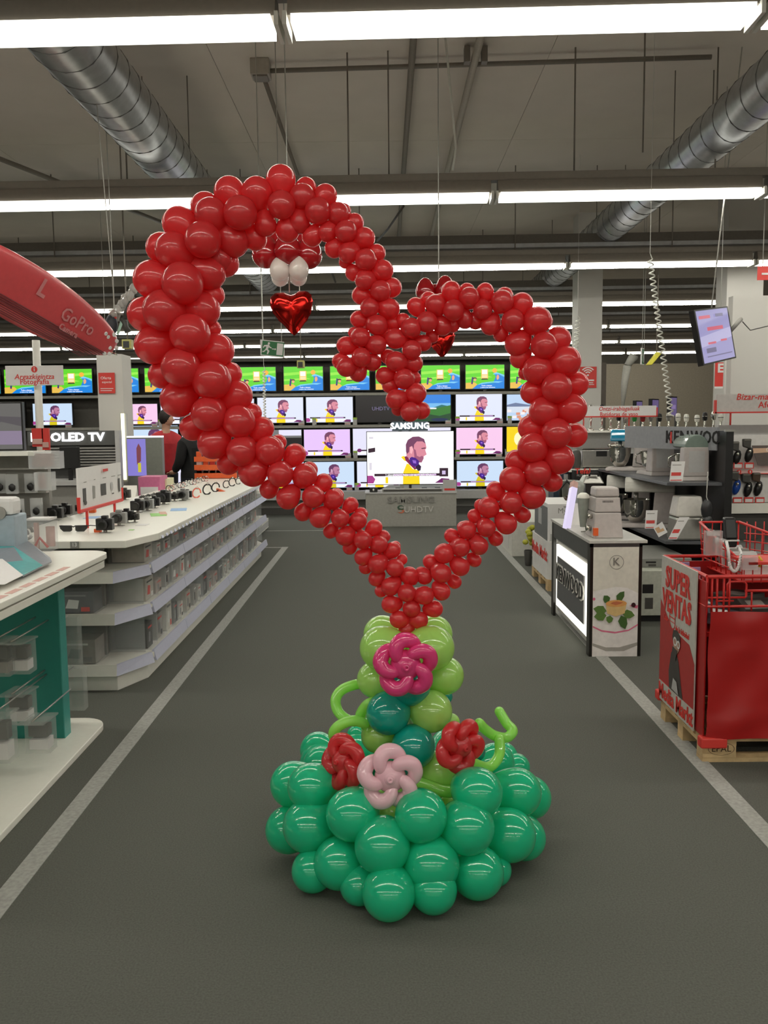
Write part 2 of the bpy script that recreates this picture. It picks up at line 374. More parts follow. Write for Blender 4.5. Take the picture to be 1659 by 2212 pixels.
# screen pictures
E_ = {}
def e(n, rgb, s=1.0):
    if n not in E_: E_[n] = emit('screen_'+n, rgb, s)
    return E_[n]
GREEN = [(e('green', (95, 215, 35)), R4(0, 0, 1, 1)), (e('lime', (150, 235, 70)), [(0, .62), (1, .75), (1, .85), (0, .74)]), (e('lime', (150, 235, 70)), [(0, .4), (.7, .48), (.6, .53), (0, .48)]),
         (e('blue', (0, 130, 225)), [(.15, 0), (1, 0), (1, .3), (.75, .25), (.45, .2), (.3, .16)]), (e('blue', (0, 130, 225)), [(.72, .28), (.78, .5), (.74, .62), (.86, .6), (1, .48), (1, .25)]),
         (e('cyan', (120, 205, 245)), [(.3, .16), (.45, .2), (.7, .26), (.85, .24), (.97, .3), (.8, .31), (.6, .28), (.42, .25)]), (e('cyan', (120, 205, 245)), [(.7, .6), (.78, .7), (1, .57), (1, .49), (.86, .6)]),
         (e('sand', (235, 190, 80)), [(0, 0), (.17, 0), (.25, .1), (.3, .18), (.24, .27), (0, .25)]), (e('sun', (250, 180, 60)), EL(.75, .76, .062, .1)),
         (e('yellow', (250, 205, 90)), R4(.4, .42, .58, .82)), (e('white', (255, 250, 240)), R4(.42, .6, .56, .8)), (e('peach', (255, 225, 170)), R4(.42, .46, .56, .57)), (e('dk', (60, 60, 40)), [(.4, .37), (.58, .38), (.56, .43), (.42, .43)]),
         (e('navy', (50, 30, 120)), [(.14, .2), (.18, .19), (.2, .48), (.16, .5)]), (e('hair', (70, 35, 30)), EL(.235, .42, .055, .06, 10, 0, 180)), (e('skin2', (235, 165, 130)), EL(.24, .37, .035, .06)),
         (e('skin2', (235, 165, 130)), EL(.83, .48, .035, .1)), (e('sand', (235, 190, 80)), EL(.82, .4, .02, .03))]
def man(bg, tint=(1, 1, 1), banner=True):
    def c(n, rgb): return e(n+bg[0], tuple(min(255, v*k) for v, k in zip(rgb, tint)))
    def q(pts): return [((x-140)/765, (1240-y)/445) for x, y in pts]
    A = [(e('bg'+bg[0], bg[1], bg[2]), R4(0, 0, 1, 1))]
    A += [(c('shirt', (255, 220, 20)), q([(490, 1065), (458, 1140), (455, 1240), (605, 1240), (600, 1125), (545, 1112), (510, 1070)])),
          (c('shirt', (255, 220, 20)), q([(438, 1010), (465, 998), (495, 1045), (470, 1042)])), (c('mar', (130, 30, 80)), q([(470, 1005), (500, 1000), (525, 1060), (580, 1110), (560, 1118), (505, 1065), (480, 1040)])),
          (c('skin', (222, 140, 158)), q([(487, 1000), (487, 930), (520, 880), (600, 868), (650, 885), (662, 905), (666, 935), (655, 950), (668, 990), (642, 1005), (640, 1025), (622, 1056), (585, 1056), (555, 1040), (520, 1030)])),
          (c('hairm', (118, 62, 98)), q([(484, 965), (482, 905), (500, 865), (545, 838), (600, 836), (645, 858), (660, 900), (630, 878), (580, 878), (556, 905), (552, 950), (538, 915), (515, 925), (512, 965), (492, 985)])),
          (c('beard', (160, 88, 120)), q([(552, 940), (570, 950), (580, 1000), (606, 1010), (625, 1000), (638, 1008), (640, 1025), (622, 1058), (590, 1056), (560, 1035)])),
          (c('ear', (250, 180, 190)), q([(520, 925), (540, 920), (548, 945), (535, 985), (520, 975)])), (c('brow', (90, 40, 70)), q([(618, 935), (655, 930), (662, 938), (625, 943)])),
          (c('phones', (70, 15, 135)), q([(515, 1020), (535, 1008), (570, 1018), (600, 1045), (598, 1085), (560, 1095), (530, 1075), (513, 1045)])), (c('phones2', (150, 100, 210)), q([(540, 1035), (572, 1040), (575, 1066), (548, 1062)])),
          (c('phones3', (40, 8, 60)), q([(565, 1095), (598, 1070), (618, 1090), (612, 1125), (590, 1128)]))]
    if banner:
        A += [(e('ban', (50, 25, 45)), R4(.08, .155, .84, .205)), (e('ban2', (205, 150, 215)), R4(.3, .165, .8, .192)), (e('w', (255, 255, 255)), R4(.08, .03, .4, .14)), (e('w', (255, 255, 255)), R4(.61, .03, .88, .12)),
              (e('magenta', (170, 60, 140)), [(0, .02), (.07, .02), (.09, .1), (.06, .17), (0, .17)]), (c('shirt', (255, 220, 20)), R4(.21, .02, .24, .14)), (e('crowd', (110, 30, 100)), [(.78, .02), (.96, .02), (.95, .1), (.86, .11), (.82, .06)])]
    return A
MANW = man(('a', (228, 234, 255), 1)); MANP = man(('p', (250, 205, 240), 1)); MANB = man(('b', (205, 226, 250), 1), (.85, .9, 1)); MANV = man(('v', (235, 200, 255), 1))
MTN = [(e('sky1', (40, 130, 225)), R4(0, 0, 1, 1)), (e('sky2', (120, 190, 240)), R4(0, .5, 1, .68)), (e('mt1', (30, 110, 110)), [(0, .4), (.3, .55), (.55, .48), (.8, .62), (1, .55), (1, 0), (0, 0)]),
       (e('mt2', (50, 120, 45)), [(0, .35), (.4, .4), (.7, .5), (1, .6), (1, .25), (0, .1)]), (e('mt3', (25, 70, 40)), [(0, 0), (1, 0), (1, .3), (.75, .2), (.4, .3), (0, .2)]), (e('lake', (20, 40, 80)), EL(.75, .06, .2, .06)), (e('w', (255, 255, 255)), R4(.42, .46, .68, .51))]
UHD = [(emit('screen_off', (24, 22, 26), .6), R4(0, 0, 1, 1))]
TOWN = [(e('tsky', (190, 215, 245)), R4(0, 0, 1, 1)), (e('thill', (110, 125, 160)), [(0, .6), (.2, .68), (.5, .6), (.8, .7), (1, .62), (1, .52), (0, .5)]), (e('tsea', (215, 225, 240)), R4(0, .3, 1, .53))]
random.seed(3)
for k in range(26):
    u = random.random()*.9; v = random.random()*.38; TOWN.append((e(['t1', 't2', 't3', 't4'][k % 4], [(225, 150, 120), (240, 220, 215), (200, 120, 100), (250, 240, 240)][k % 4]), R4(u, v, u+.09, v+.1)))
WHT = [(e('pw', (232, 230, 252)), R4(0, 0, 1, 1)), (e('ban', (50, 25, 45)), R4(.15, .155, .84, .205)), (e('w', (255, 255, 255)), R4(.1, .03, .9, .14)), (e('crowd', (110, 30, 100)), EL(.14, .18, .05, .07))]
YEL = [(e('yel', (250, 215, 20)), R4(0, 0, 1, 1)), (e('yw', (255, 255, 200)), EL(.3, .55, .12, .25)), (e('yr', (240, 90, 30)), [(.3, .4), (.5, .25), (.45, .1), (.25, .2)]), (e('yb', (30, 20, 20)), R4(.45, 0, .8, .85))]
DIM = [(emit('screen_dim', (150, 150, 150), .6), R4(0, 0, 1, 1)), (emit('screen_off', (24, 22, 26), .6), R4(.25, 0, 1, .7)), (e('pw', (232, 230, 252)), R4(.45, .78, 1, 1))]
def tv(name, label, x0, x1, z0, z1, Y, pic, group=None, dep=.06, fr=.014, foot=True, parent=None, bare=False):
    w = x1-x0; h = z1-z0; t = thing('television', label, 'television', ((x0+x1)/2, Y, z0), 0, group)
    cx = (x0+x1)/2; zb = z0+(.035 if foot else 0)
    fo = MB().box(x0, x1, Y, Y+dep, zb, z1).build('frame', tvf, t, .003)
    art('screen', (x0+fr, Y, zb+fr), (1, 0, 0), (0, 0, 1), w-2*fr, z1-zb-2*fr, pic, fo)
    if foot: MB().box(cx-.03, cx+.03, Y+.02, Y+.05, z0+.008, zb).box(cx-w*.3, cx+w*.3, Y-.03, Y+.1, z0, z0+.01).build('stand', black, t)
    return t
rows = []
green0 = None
gx = [-2*98-180+0]
GP = [(-82, 4), (8, 102), (110, 203), (212, 303), (311, 401), (411, 503), (513, 599), (611, 701), (711, 801), (809, 899), (907, 996), (1003, 1092), (1099, 1189), (1197, 1240)]
g_me = None
for k, (a, b) in enumerate(GP):
    x0, x1 = wx(a), wx(b); z0 = Z1; z1 = 2.535
    lab = 'television showing a green beach advert, %s from the left on the top row' % ORD[k]
    if g_me is None:
        t = tv('tv', lab, -.36, .36, 0, z1-z0, 0, GREEN, 'green advert televisions along the top row'); green0 = t
        text('screen_text', 'Todo a tiempo', (.03, -.02, .1), (1, 0, 0), (0, 0, 1), .03, e('w', (255, 255, 255)), t, bold=.03); text('screen_text', 'y suma a tus vacaciones', (.05, -.02, .07), (1, 0, 0), (0, 0, 1), .026, e('w', (255, 255, 255)), t, bold=.03)
        g_me = t; t.location = ((x0+x1)/2, WY, z0)
    else: t = dup(green0, ((x0+x1)/2, WY, z0), label=lab)
    t.scale = ((x1-x0)/.74 if k < 13 else .92, 1, 1)
def mantv(px0, px1, py0, py1, z0, pic, lab, Y=WY): return tv('tv', lab, at(px0, 900, Y).x, at(px1, 900, Y).x, z0, at((px0+px1)/2, py0, Y).z, Y, pic)
S2 = '(second shelf)'; S3 = '(third shelf)'; S4 = '(bottom shelf)'
mantv(-30, 55, 868, 915, Z2, MANV, 'lilac television at the far left edge '+S2)
mantv(70, 158, 870, 917, Z2, MANB, 'bluish television with a man in yellow left of the white column '+S2)
mantv(264, 342, 871, 917, Z2, MANP, 'pink tinted television with a man in yellow right of the white column '+S2)
mantv(346, 446, 862, 917, Z2, WHT, 'pale television half behind the left side of the heart '+S2)
mantv(450, 551, 860, 917, Z2, MANW, 'television hidden behind the balloons left of the hanging chain '+S2)
mantv(555, 657, 857, 917, Z2, MANW, 'television with a man in yellow crossed by the hanging chain '+S2)
t = mantv(660, 764, 856, 917, Z2, MANW, 'television with a man in yellow and a small side menu '+S2)
t = mantv(768, 872, 853, 917, Z2, UHD, 'switched down black television with faint lettering '+S2)
p = t.location; text('screen_text', 'UHDTV', (p.x+.02, WY, p.z+.27), (1, 0, 0), (0, 0, 1), .09, e('faint', (150, 140, 190), .6), t)
t = mantv(876, 975, 851, 917, Z2, MTN, 'television showing green mountains under blue sky '+S2)
mantv(983, 1086, 849, 917, Z2, MANW, 'television with a man in yellow right of the mountain picture '+S2)
mantv(1093, 1190, 850, 917, Z2, TOWN, 'television showing a coastal town picture '+S2)
mantv(265, 385, 918, 990, Z3, MANB, 'bluish television behind the person in red '+S3)
mantv(390, 480, 925, 990, Z3, WHT, 'pale television behind the person in black '+S3)
mantv(560, 652, 927, 990, Z3, DIM, 'mostly dark television beside the balloons '+S3)
mantv(654, 757, 926, 990, Z3, MANV, 'violet tinted television with a man in yellow '+S3)
mantv(760, 862, 924, 990, Z3, WHT, 'pale lilac television left behind the big lit screen '+S3)
mantv(866, 975, 922, 990, Z3, WHT, 'television mostly hidden behind the big lit screen '+S3)
mantv(984, 1087, 922, 990, Z3, MANP, 'pink tinted television with a man in yellow, right of the big screen '+S3)
mantv(1093, 1185, 920, 990, Z3, YEL, 'television with a yellow picture '+S3)
mantv(330, 420, 1000, 1060, Z4, WHT, 'pale television low behind the person in black '+S4)
mantv(560, 656, 997, 1060, Z4, MANB, 'television behind the balloons '+S4)
mantv(662, 765, 996, 1060, Z4, MANB, 'bluish television with a man in yellow, left of the grey plinth '+S4)
mantv(768, 866, 995, 1060, Z4, MANW, 'television half hidden by the left edge of the big screen '+S4)
mantv(985, 1089, 994, 1060, Z4, MANB, 'bluish television with a man in yellow, right of the grey plinth '+S4)
mantv(1094, 1185, 994, 1060, Z4, MANW, 'television low on the right partly behind the heart '+S4)
# price cards on the rack
pc = thing('price_card', 'x', 'price card', (0, 0, 0), 0, 'price cards on the television rack')
MB().hexa([(-.05, 0, 0), (.05, 0, 0), (.05, .05, 0), (-.05, .05, 0)], [(-.05, .03, .13), (.05, .03, .13), (.05, .05, .13), (-.05, .05, .13)]).build('card', lgrey, pc); MB().box(-.045, .045, -.004, .004, .012, .03).build('price_strip', pinkp, pc)
gc = thing('green_box', 'x', 'price card', (0, 0, 0), 0, 'small green topped boxes on the television rack')
MB().box(-.035, .035, 0, .05, 0, .09).build('box_body', lgrey, gc); MB().box(-.036, .036, -.001, .051, .09, .125).build('green_top', mat('lime_card', (180, 215, 90)), gc)
first = {'p': pc, 'g': gc}
for kind, px, z, d in [('p', 650, Z2, 's second shelf below the chained screen'), ('g', 678, Z2, ' second shelf left of the menu screen'), ('p', 750, Z2, ' second shelf below the menu screen'), ('g', 766, Z2, ' second shelf beside the black screen'), ('p', 968, Z2, ' second shelf below the mountain screen'),
                       ('g', 988, Z2, ' second shelf left of the right man screen'), ('p', 1080, Z2, ' second shelf right of the right man screen'), ('g', 1101, Z2, ' second shelf below the town screen'), ('p', 750, Z3, ' third shelf below the violet screen'), ('g', 766, Z3, ' third shelf beside the violet screen'),
                       ('p', 1078, Z3, ' third shelf below the pink screen'), ('g', 988, Z3, ' third shelf left of the pink screen'), ('p', 1098, Z3, ' third shelf below the yellow screen'), ('p', 752, Z4, ' counter below the left bluish screen'), ('g', 768, Z4, ' counter left of the big screen'), ('p', 145, Z2, ' second shelf right of the sign pole'), ('p', 332, Z2, ' second shelf right of the white column'), ('g', 345, Z2, ' second shelf left of the pale screen')]:
    loc = (wx(px), WY-.02, z); lab = ('grey price card on the'+d if kind == 'p' else 'small green topped box on the'+d).replace("thes", 'the')
    o = first[kind]
    if o['label'] == 'x': o.location = loc; o['label'] = lab
    else: dup(o, loc, label=lab)
# ------------------------------------------------------------------ big lit screen on its plinth
SY = 12.95; xl = at(790, 1100, SY).x; xr = at(986, 1100, SY).x
pl = thing('display_plinth', 'low grey plinth under the big lit television with raised lettering', 'plinth', ((xl+xr)/2, SY, 0))
zt = at(890, 1066, SY).z
MB().box(xl, xr, SY, SY+.55, 0, zt).build('plinth_body', mat('plinth_grey', (158, 156, 148), .55), pl, .006); MB().box(xl-.01, xr+.01, SY-.01, SY+.56, zt, zt+.02).build('top_slab', lgrey, pl)
xm = at(888, 1080, SY).x
text('raised_letters', 'SAMSUNG', (xm, SY-.004, at(888, 1080, SY).z), (1, 0, 0), (0, 0, 1), .13, mat('letter_grey', (138, 136, 130), .5), pl, .01, .03, sx=1.15)
text('lettering', 'UHDTV', (at(900, 1101, SY).x+.03, SY-.004, at(900, 1101, SY).z), (1, 0, 0), (0, 0, 1), .13, mat('letter_pale', (205, 202, 196), .4), pl, .008)
ss = at(864, 1101, SY); art('swirl_letter', (ss.x-.05, SY-.003, ss.z-.06), (1, 0, 0), (0, 0, 1), .12, .13, [(mat('swirl', (60, 90, 70)), EL(.5, .72, .42, .26)), (mat('swirl2', (205, 120, 90)), EL(.55, .3, .42, .26)), (mat('plinth_grey', (158, 156, 148)), EL(.62, .72, .3, .13)), (mat('plinth_grey', (158, 156, 148)), EL(.4, .3, .3, .13)), (mat('swirl', (60, 90, 70)), R4(.2, .44, .85, .56))], pl)
big = tv('tv', 'big bright television with a man in yellow on the grey plinth', at(792, 1000, 13.1).x, at(981, 1000, 13.1).x, at(890, 1047, 13.1).z, at(885, 931, 13.1).z, 13.1, man(('s', (255, 255, 255), 1.5)), fr=.01, foot=False)
x0 = at(792, 1000, 13.1).x; x1 = at(981, 1000, 13.1).x; z0 = at(890, 1047, 13.1).z; hh = at(885, 931, 13.1).z-z0
MB().box(x0+.5, x0+.56, 13.13, 13.16, zt+.02, z0+.02).box(x0+.15, x1-.15, 13.1, 13.3, zt+.02, zt+.03).build('stand', steel, big)
text('screen_text', '2 ABANDONOS PARA LOS MOTORES RENAULT', (x0+.66, 13.07, z0+hh*.18), (1, 0, 0), (0, 0, 1), .048, e('w', (255, 255, 255)), big, bold=.02, sx=.72)
art('screen_menu', (x0, 13.07, z0), (1, 0, 0), (0, 0, 1), x1-x0, hh, [(e('ban', (50, 25, 45)), [(.02, .6), (.1, .62), (.1, .7), (.02, .68)]), (e('ban', (50, 25, 45)), R4(.83, .15, .93, .31)), (e('lil', (210, 190, 230)), R4(.86, .19, .9, .26)), (e('ghost', (225, 220, 230)), R4(.03, .28, .06, .42)), (e('ghost', (225, 220, 230)), R4(.03, .86, .08, .9))], big)
sg = thing('lit_sign', 'glowing white brand sign above the big television', 'sign', (at(884, 930, 13.2).x, 13.2, at(884, 930, 13.2).z))
a = at(847, 931, 13.2); b = at(924, 910, 13.2); MB().box(a.x, b.x, 13.2, 13.25, a.z, b.z).build('sign_board', mat('slate', (70, 84, 92)), sg)
text('lit_letters', 'SAMSUNG', ((a.x+b.x)/2, 13.195, (a.z+b.z)/2), (1, 0, 0), (0, 0, 1), .125, e('glow', (255, 255, 255), 3), sg, .01, .03, sx=1.0)
MB().box((a.x+b.x)/2-.02, (a.x+b.x)/2+.02, 13.21, 13.24, zt+.02, a.z).build('pole', dgrey, sg)
sb = thing('sound_bar', 'silver sound bar on the front edge of the grey plinth', 'speaker', (xm, SY+.05, zt+.02)); MB().box(xl+.25, xr-.2, SY+.03, SY+.1, zt+.02, zt+.07).build('bar_body', steel, sb, .01); MB().box(xl+.27, xr-.22, SY+.028, SY+.03, zt+.03, zt+.06).build('grille', dgrey, sb)
sl = thing('info_board', 'sloping pale information strip lying on the grey plinth', 'sign', (xm, SY+.25, zt+.02)); MB().hexa([(xl+.2, SY+.14, zt+.02), (xr-.12, SY+.14, zt+.02), (xr-.12, SY+.4, zt+.02), (xl+.2, SY+.4, zt+.02)], [(xl+.2, SY+.14, zt+.03), (xr-.12, SY+.14, zt+.03), (xr-.18, SY+.4, zt+.1), (xl+.35, SY+.4, zt+.1)]).build('strip', lgrey, sl)
for k, xx in enumerate((.45, .85, 1.05)): MB().hexa([(xl+xx, SY+.2, zt+.05), (xl+xx+.08, SY+.2, zt+.05), (xl+xx+.08, SY+.26, zt+.068), (xl+xx, SY+.26, zt+.068)], [(xl+xx, SY+.2, zt+.055), (xl+xx+.08, SY+.2, zt+.055), (xl+xx+.08, SY+.26, zt+.072), (xl+xx, SY+.26, zt+.072)]).build('icon', dgrey, sl)
pcb = thing('price_card', 'large price card standing right of the big television on the plinth', 'price card', (xr-.1, SY+.02, zt+.02)); MB().box(xr-.2, xr, SY+.01, SY+.03, zt+.02, zt+.2).build('card', lgrey, pcb); MB().box(xr-.18, xr-.02, SY+.006, SY+.01, zt+.04, zt+.07).build('price_strip', redp, pcb)
wd_ = thing('camera_box', 'small dark device on the left end of the grey plinth', 'device', (xl+.12, SY+.1, zt+.02)); MB().box(xl+.06, xl+.18, SY+.05, SY+.15, zt+.02, zt+.09).build('body', black, wd_, .01); MB().ball((xl+.12, SY+.05, zt+.055), .02).build('lens', chrome, wd_)
# ------------------------------------------------------------------ lit booth at the left with slatted back
BY = 9.6
ob = thing('slatted_booth', 'dark booth with lit white lettering above grey slats', 'display booth', (-3.4, BY, 0))
a = at(60, 963, BY); b = at(248, 930, BY)
MB().box(a.x, b.x, BY, BY+.06, a.z, b.z).build('header_panel', mat('slate_dark', (84, 84, 82), .5), ob)
text('lit_letters', 'LG OLED TV', (at(150, 945, BY).x-.02, BY-.005, at(150, 945, BY).z), (1, 0, 0), (0, 0, 1), .125, e('glow', (255, 255, 245), 3), ob, .01, .035, sx=1.12)
zb = at(200, 1010, BY).z; n = 8
for k in range(n):
    z = a.z-.01-(a.z-zb)*(k+1)/n; MB().box(a.x+.2, b.x, BY, BY+.04, z, z+.018).build('slat', mat('slat_grey', (150, 148, 144), .4), ob)
MB().box(a.x, b.x+.02, BY+.05, BY+.08, 0.2, a.z).build('back_panel', mat('booth_dark', (66, 66, 64), .6), ob)
MB().box(b.x, b.x+.05, BY-.01, BY+.08, 0, b.z).build('post', lgrey, ob)
MB().box(a.x, b.x+.02, BY-.45, BY+.05, at(140, 1043, BY).z, at(140, 1034, BY).z).build('counter', lgrey, ob); MB().box(a.x, b.x, BY-.4, BY+.05, 0, at(140, 1045, BY).z).build('counter_front', greym, ob)
a = at(130, 1014, 9.3); b = at(170, 965, 9.3); t = thing('monitor', 'black switched off monitor on the grey counter of the slatted booth', 'monitor', ((a.x+b.x)/2, 9.3, at(140, 1034, BY).z))
MB().box(a.x, b.x, 9.3, 9.33, a.z, b.z).build('frame', black, t, .003); MB().box(a.x+.01, b.x-.01, 9.297, 9.3, a.z+.01, b.z-.01).build('screen', blackm, t); MB().box((a.x+b.x)/2-.02, (a.x+b.x)/2+.02, 9.3, 9.33, at(140, 1034, BY).z, a.z+.02).build('stand', black, t)
# bright vertical strip
a = at(268, 1036, 10); b = at(275, 893, 10); t = thing('light_strip', 'tall glowing vertical light strip right of the white column', 'light', (a.x, 10, a.z)); MB().box(a.x-.01, a.x+.06, 9.985, 10.03, a.z-.4, b.z).build('frame', lgrey, t); MB().box(a.x, a.x+.035, 9.97, 9.985, a.z, b.z).build('lit_strip', emit('warm_strip', (255, 250, 205), 2.2), t)
# curved television booth
a = at(277, 1030, 9.9); b = at(349, 945, 9.9); t = thing('television_stand', 'tall display stand with a violet picture seen at an angle', 'display stand', (a.x, 9.9, 0))
MB().box(a.x, b.x, 9.9, 10.0, 0, b.z).build('stand_body', mat('stand_grey', (122, 124, 116), .35), t); MB().box(a.x, b.x, 9.89, 10.0, b.z, b.z+.02).build('lit_top', e('w', (255, 255, 255)), t)
c = at(277, 1028, 9.9); d = at(314, 948, 9.9)
art('screen', (c.x, 9.9, c.z), (1, 0, 0), (0, 0, 1), d.x-c.x, d.z-c.z, [(e('vio', (140, 130, 215), .9), R4(0, 0, 1, 1)), (e('mar2', (120, 60, 70)), [(.5, .3), (.72, .4), (.75, .75), (.62, .88), (.5, .75)]), (e('shirt2', (200, 190, 50)), R4(.55, .1, .72, .35))], t)
# ------------------------------------------------------------------ long white shelving unit on the left
gd = thing('shelving_unit', 'long low white shelving unit with chamfered end along the left aisle', 'shelving unit', (-2.0, 7.6, 0))
def outline(xr, y0, y1, cx, cy, xl=-2.28): return [(xl+cx, y0), (xr-cx, y0), (xr, y0+cy), (xr, y1-cy), (xr-cx, y1), (xl+cx, y1), (xl, y1-cy), (xl, y0+cy)]
GY0, GY1 = 4.86, 10.55
MB().prism(outline(-1.37, GY0, GY1, .1, .34), .862, .905).build('worktop', white, gd, .004)
for z in (.455, .70):
    MB().prism(outline(-1.445, GY0+.09, GY1-.1, .13, .28), z-.018, z).build('shelf', whitem, gd)
MB().prism(outline(-1.445, GY0+.09, GY1-.1, .13, .28), .118, .152).build('shelf', whitem, gd)
for i in range(3):                     # sloped price rails, side and end
    z = (.152, .455, .70)[i]
    for k in range(6):
        y0 = GY0+.42+k*.86; y1 = y0+.85
        MB().hexa([(-1.445, y0, z-.05), (-1.43, y0, z-.055), (-1.43, y1, z-.055), (-1.445, y1, z-.05)], [(-1.46, y0, z+.01), (-1.445, y0, z+.012), (-1.445, y1, z+.012), (-1.46, y1, z+.01)]).build('price_rail', tagm, gd)
    xe = -1.445-.13; ye = GY0+.09
    MB().hexa([(-2.08, ye-.015, z-.055), (xe, ye-.015, z-.055), (xe, ye+.005, z-.05), (-2.08, ye+.005, z-.05)], [(-2.08, ye-.003, z+.01), (xe, ye-.003, z+.01), (xe, ye+.01, z+.01), (-2.08, ye+.01, z+.01)]).build('end_rail', whitem, gd)
    MB().hexa([(xe, ye-.015, z-.055), (-1.43, ye+.285, z-.055), (-1.45, ye+.29, z-.05), (xe-.01, ye+.0, z-.05)], [(xe, ye-.003, z+.01), (-1.445, ye+.28, z+.01), (-1.46, ye+.29, z+.01), (xe-.01, ye+.01, z+.01)]).build('corner_rail', tagm, gd)
MB().prism(outline(-1.475, GY0+.12, GY1-.12, .11, .26, -2.18), 0.0, .085).build('plinth', whitem, gd, .003)
MB().prism(outline(-1.5, GY0+.16, GY1-.15, .11, .26, -2.15), .085, .12).build('dark_gap', blackm, gd)
MB().box(-2.0, -1.94, GY0+.4, GY1-.4, .15, .862).box(-2.15, -1.72, GY0+.36, GY0+.40, .15, .862).build('back_panel', mat('panel_grey', (112, 108, 100), .7), gd)
for k in range(7):
    y = GY0+.42+k*.86; 
    for z, h in ((.152, .25), (.455, .2)): MB().box(-1.93, -1.5, y-.003, y+.003, z, z+h).build('divider', clear('divider_clear', a=.22), gd)
tm = MB().hexa([(0, -.022, 0), (.006, -.022, 0), (.006, .022, 0), (0, .022, 0)], [(-.012, -.022, .03), (-.008, -.022, .03), (-.008, .022, .03), (-.012, .022, .03)]).mesh('price_tag', tagm)
for k in range(46):
    o = bpy.data.objects.new('price_tag', tm); COL.objects.link(o); o.parent = gd; o.location = V(-1.368, GY0+.42+k*.108, .865)-wloc(gd)
# boxed products in clear safer cases
random.seed(11)
cols = [((150, 146, 140), 'grey'), ((205, 202, 192), 'white'), ((60, 58, 56), 'black'), ((120, 116, 108), 'taupe'), ((178, 172, 160), 'cream'), ((92, 92, 94), 'charcoal'), ((168, 150, 140), 'brownish')]
pk = [mat('carton_'+n, c, .5, noise=.12, scale=22) for c, n in cols]; acc = [mat('acc_red', (210, 60, 50)), mat('acc_black', (30, 30, 30)), mat('acc_white', (225, 225, 220)), mat('acc_grey', (130, 130, 130))]
def cased(x0, x1, y0, y1, z, h, ci, label, group, face='x', ai=0):
    t = thing('cased_product', label, 'boxed product', ((x0+x1)/2, (y0+y1)/2, z), 0, group)
    m = .018; hh = h*(.55+.35*((ci*7+ai) % 5)/4)
    if face == 'x': ct = MB().box(x0+m, x1-m*1.5, y0+m, y1-m, z+.004, z+hh).build('carton', pk[ci], t)
    else: ct = MB().box(x0+m, x1-m, y0+m*1.5, y1-m, z+.004, z+hh).build('carton', pk[ci], t)
    if face == 'x': art('carton_print', (x1-m*1.5, y0+m, z), (0, 1, 0), (0, 0, 1), y1-y0-2*m, hh, [(acc[ai % 4], [(.2, .25), (.55, .22), (.6, .6), (.3, .65)]), (acc[(ai+2) % 4], R4(.65, .1, .9, .3)), (acc[(ai+1) % 4], R4(.12, .78, .8, .86))], ct)
    else: art('carton_print', (x0+m, y0+m*1.5, z), (1, 0, 0), (0, 0, 1), x1-x0-2*m, hh, [(acc[ai % 4], [(.2, .25), (.55, .22), (.6, .6), (.3, .65)]), (acc[(ai+2) % 4], R4(.65, .1, .9, .3)), (acc[(ai+1) % 4], R4(.12, .78, .8, .86))], ct)
    MB().box(x0, x1, y0, y1, z+.001, z+h).build('clear_case', case, t)
    return t
lev = [(.153, .24, 'bottom shelf'), (.456, .19, 'middle shelf'), (.701, .14, 'top shelf')]
for li, (z, h, nm) in enumerate(lev):
    y = GY0+.46; k = 0
    while y < GY1-.5:
        w = random.choice([.16, .2, .24, .18]); ci = random.choice([0, 1, 0, 3, 4, 5, 6, 1, 2, 4])
        cased(-1.72, -1.475, y, y+w-.02, z, h*random.choice([1, .92, .85]), ci, '%s cased carton, %s from the near end, %s of the long left unit' % (cols[ci][1], ORD[k], nm), 'clear cased products along the left shelving unit', 'x', random.choice([0, 1, 2, 3, 1, 3, 3]))
        y += w+random.choice([0, .02, .05]); k += 1
    x = -2.14; k = 0
    for w in (.2, .26, .2, .16):
        if x+w > -1.5: break
        ci = [1, 0, 5, 2][(k+li) % 4]
        cased(x, x+w-.02, GY0+.12, GY0+.33, z, h*.95, ci, '%s cased carton, %s from the left, %s, at the chamfered end' % (cols[ci][1], ORD[k], nm), 'clear cased products on the end of the left shelving unit', 'y', k+li); x += w; k += 1
# ------------------------------------------------------------------ things on the worktop
TZ = .905
def topt(px, py): return pz(px, py, TZ)
cm = [black, mat('cam_silver', (150, 150, 148), .35, .5), dgrey]
def camera(px, py, s, kind, label):
    p = topt(px, py); t = thing('camera', label, 'camera', (p.x, p.y, TZ))
    w, h, d = (.1*s, .07*s, .05*s); x, y = p.x, p.y; m = cm[kind]
    MB().box(x-w/2, x+w/2, y, y+d, TZ+.018, TZ+.018+h).box(x-w*.18, x+w*.18, y+.005, y+d*.9, TZ+.018+h, TZ+.018+h*1.25).build('body', m, t, .004)
    ln = MB().cyl((x, y, TZ+.018+h*.5), (x, y-d*.9, TZ+.018+h*.5), h*.42, h*.38, 16).build('lens', black, t)
    MB().cyl((x, y-d*.9, TZ+.018+h*.5), (x, y-d*.93, TZ+.018+h*.5), h*.28, n=14).build('lens_glass', glassd, ln)
    MB().cyl((x, y+d/2, TZ), (x, y+d/2, TZ+.02), .012*s, n=8).box(x-.03*s, x+.03*s, y, y+d, TZ, TZ+.004).build('stand', steel, t)
    return t
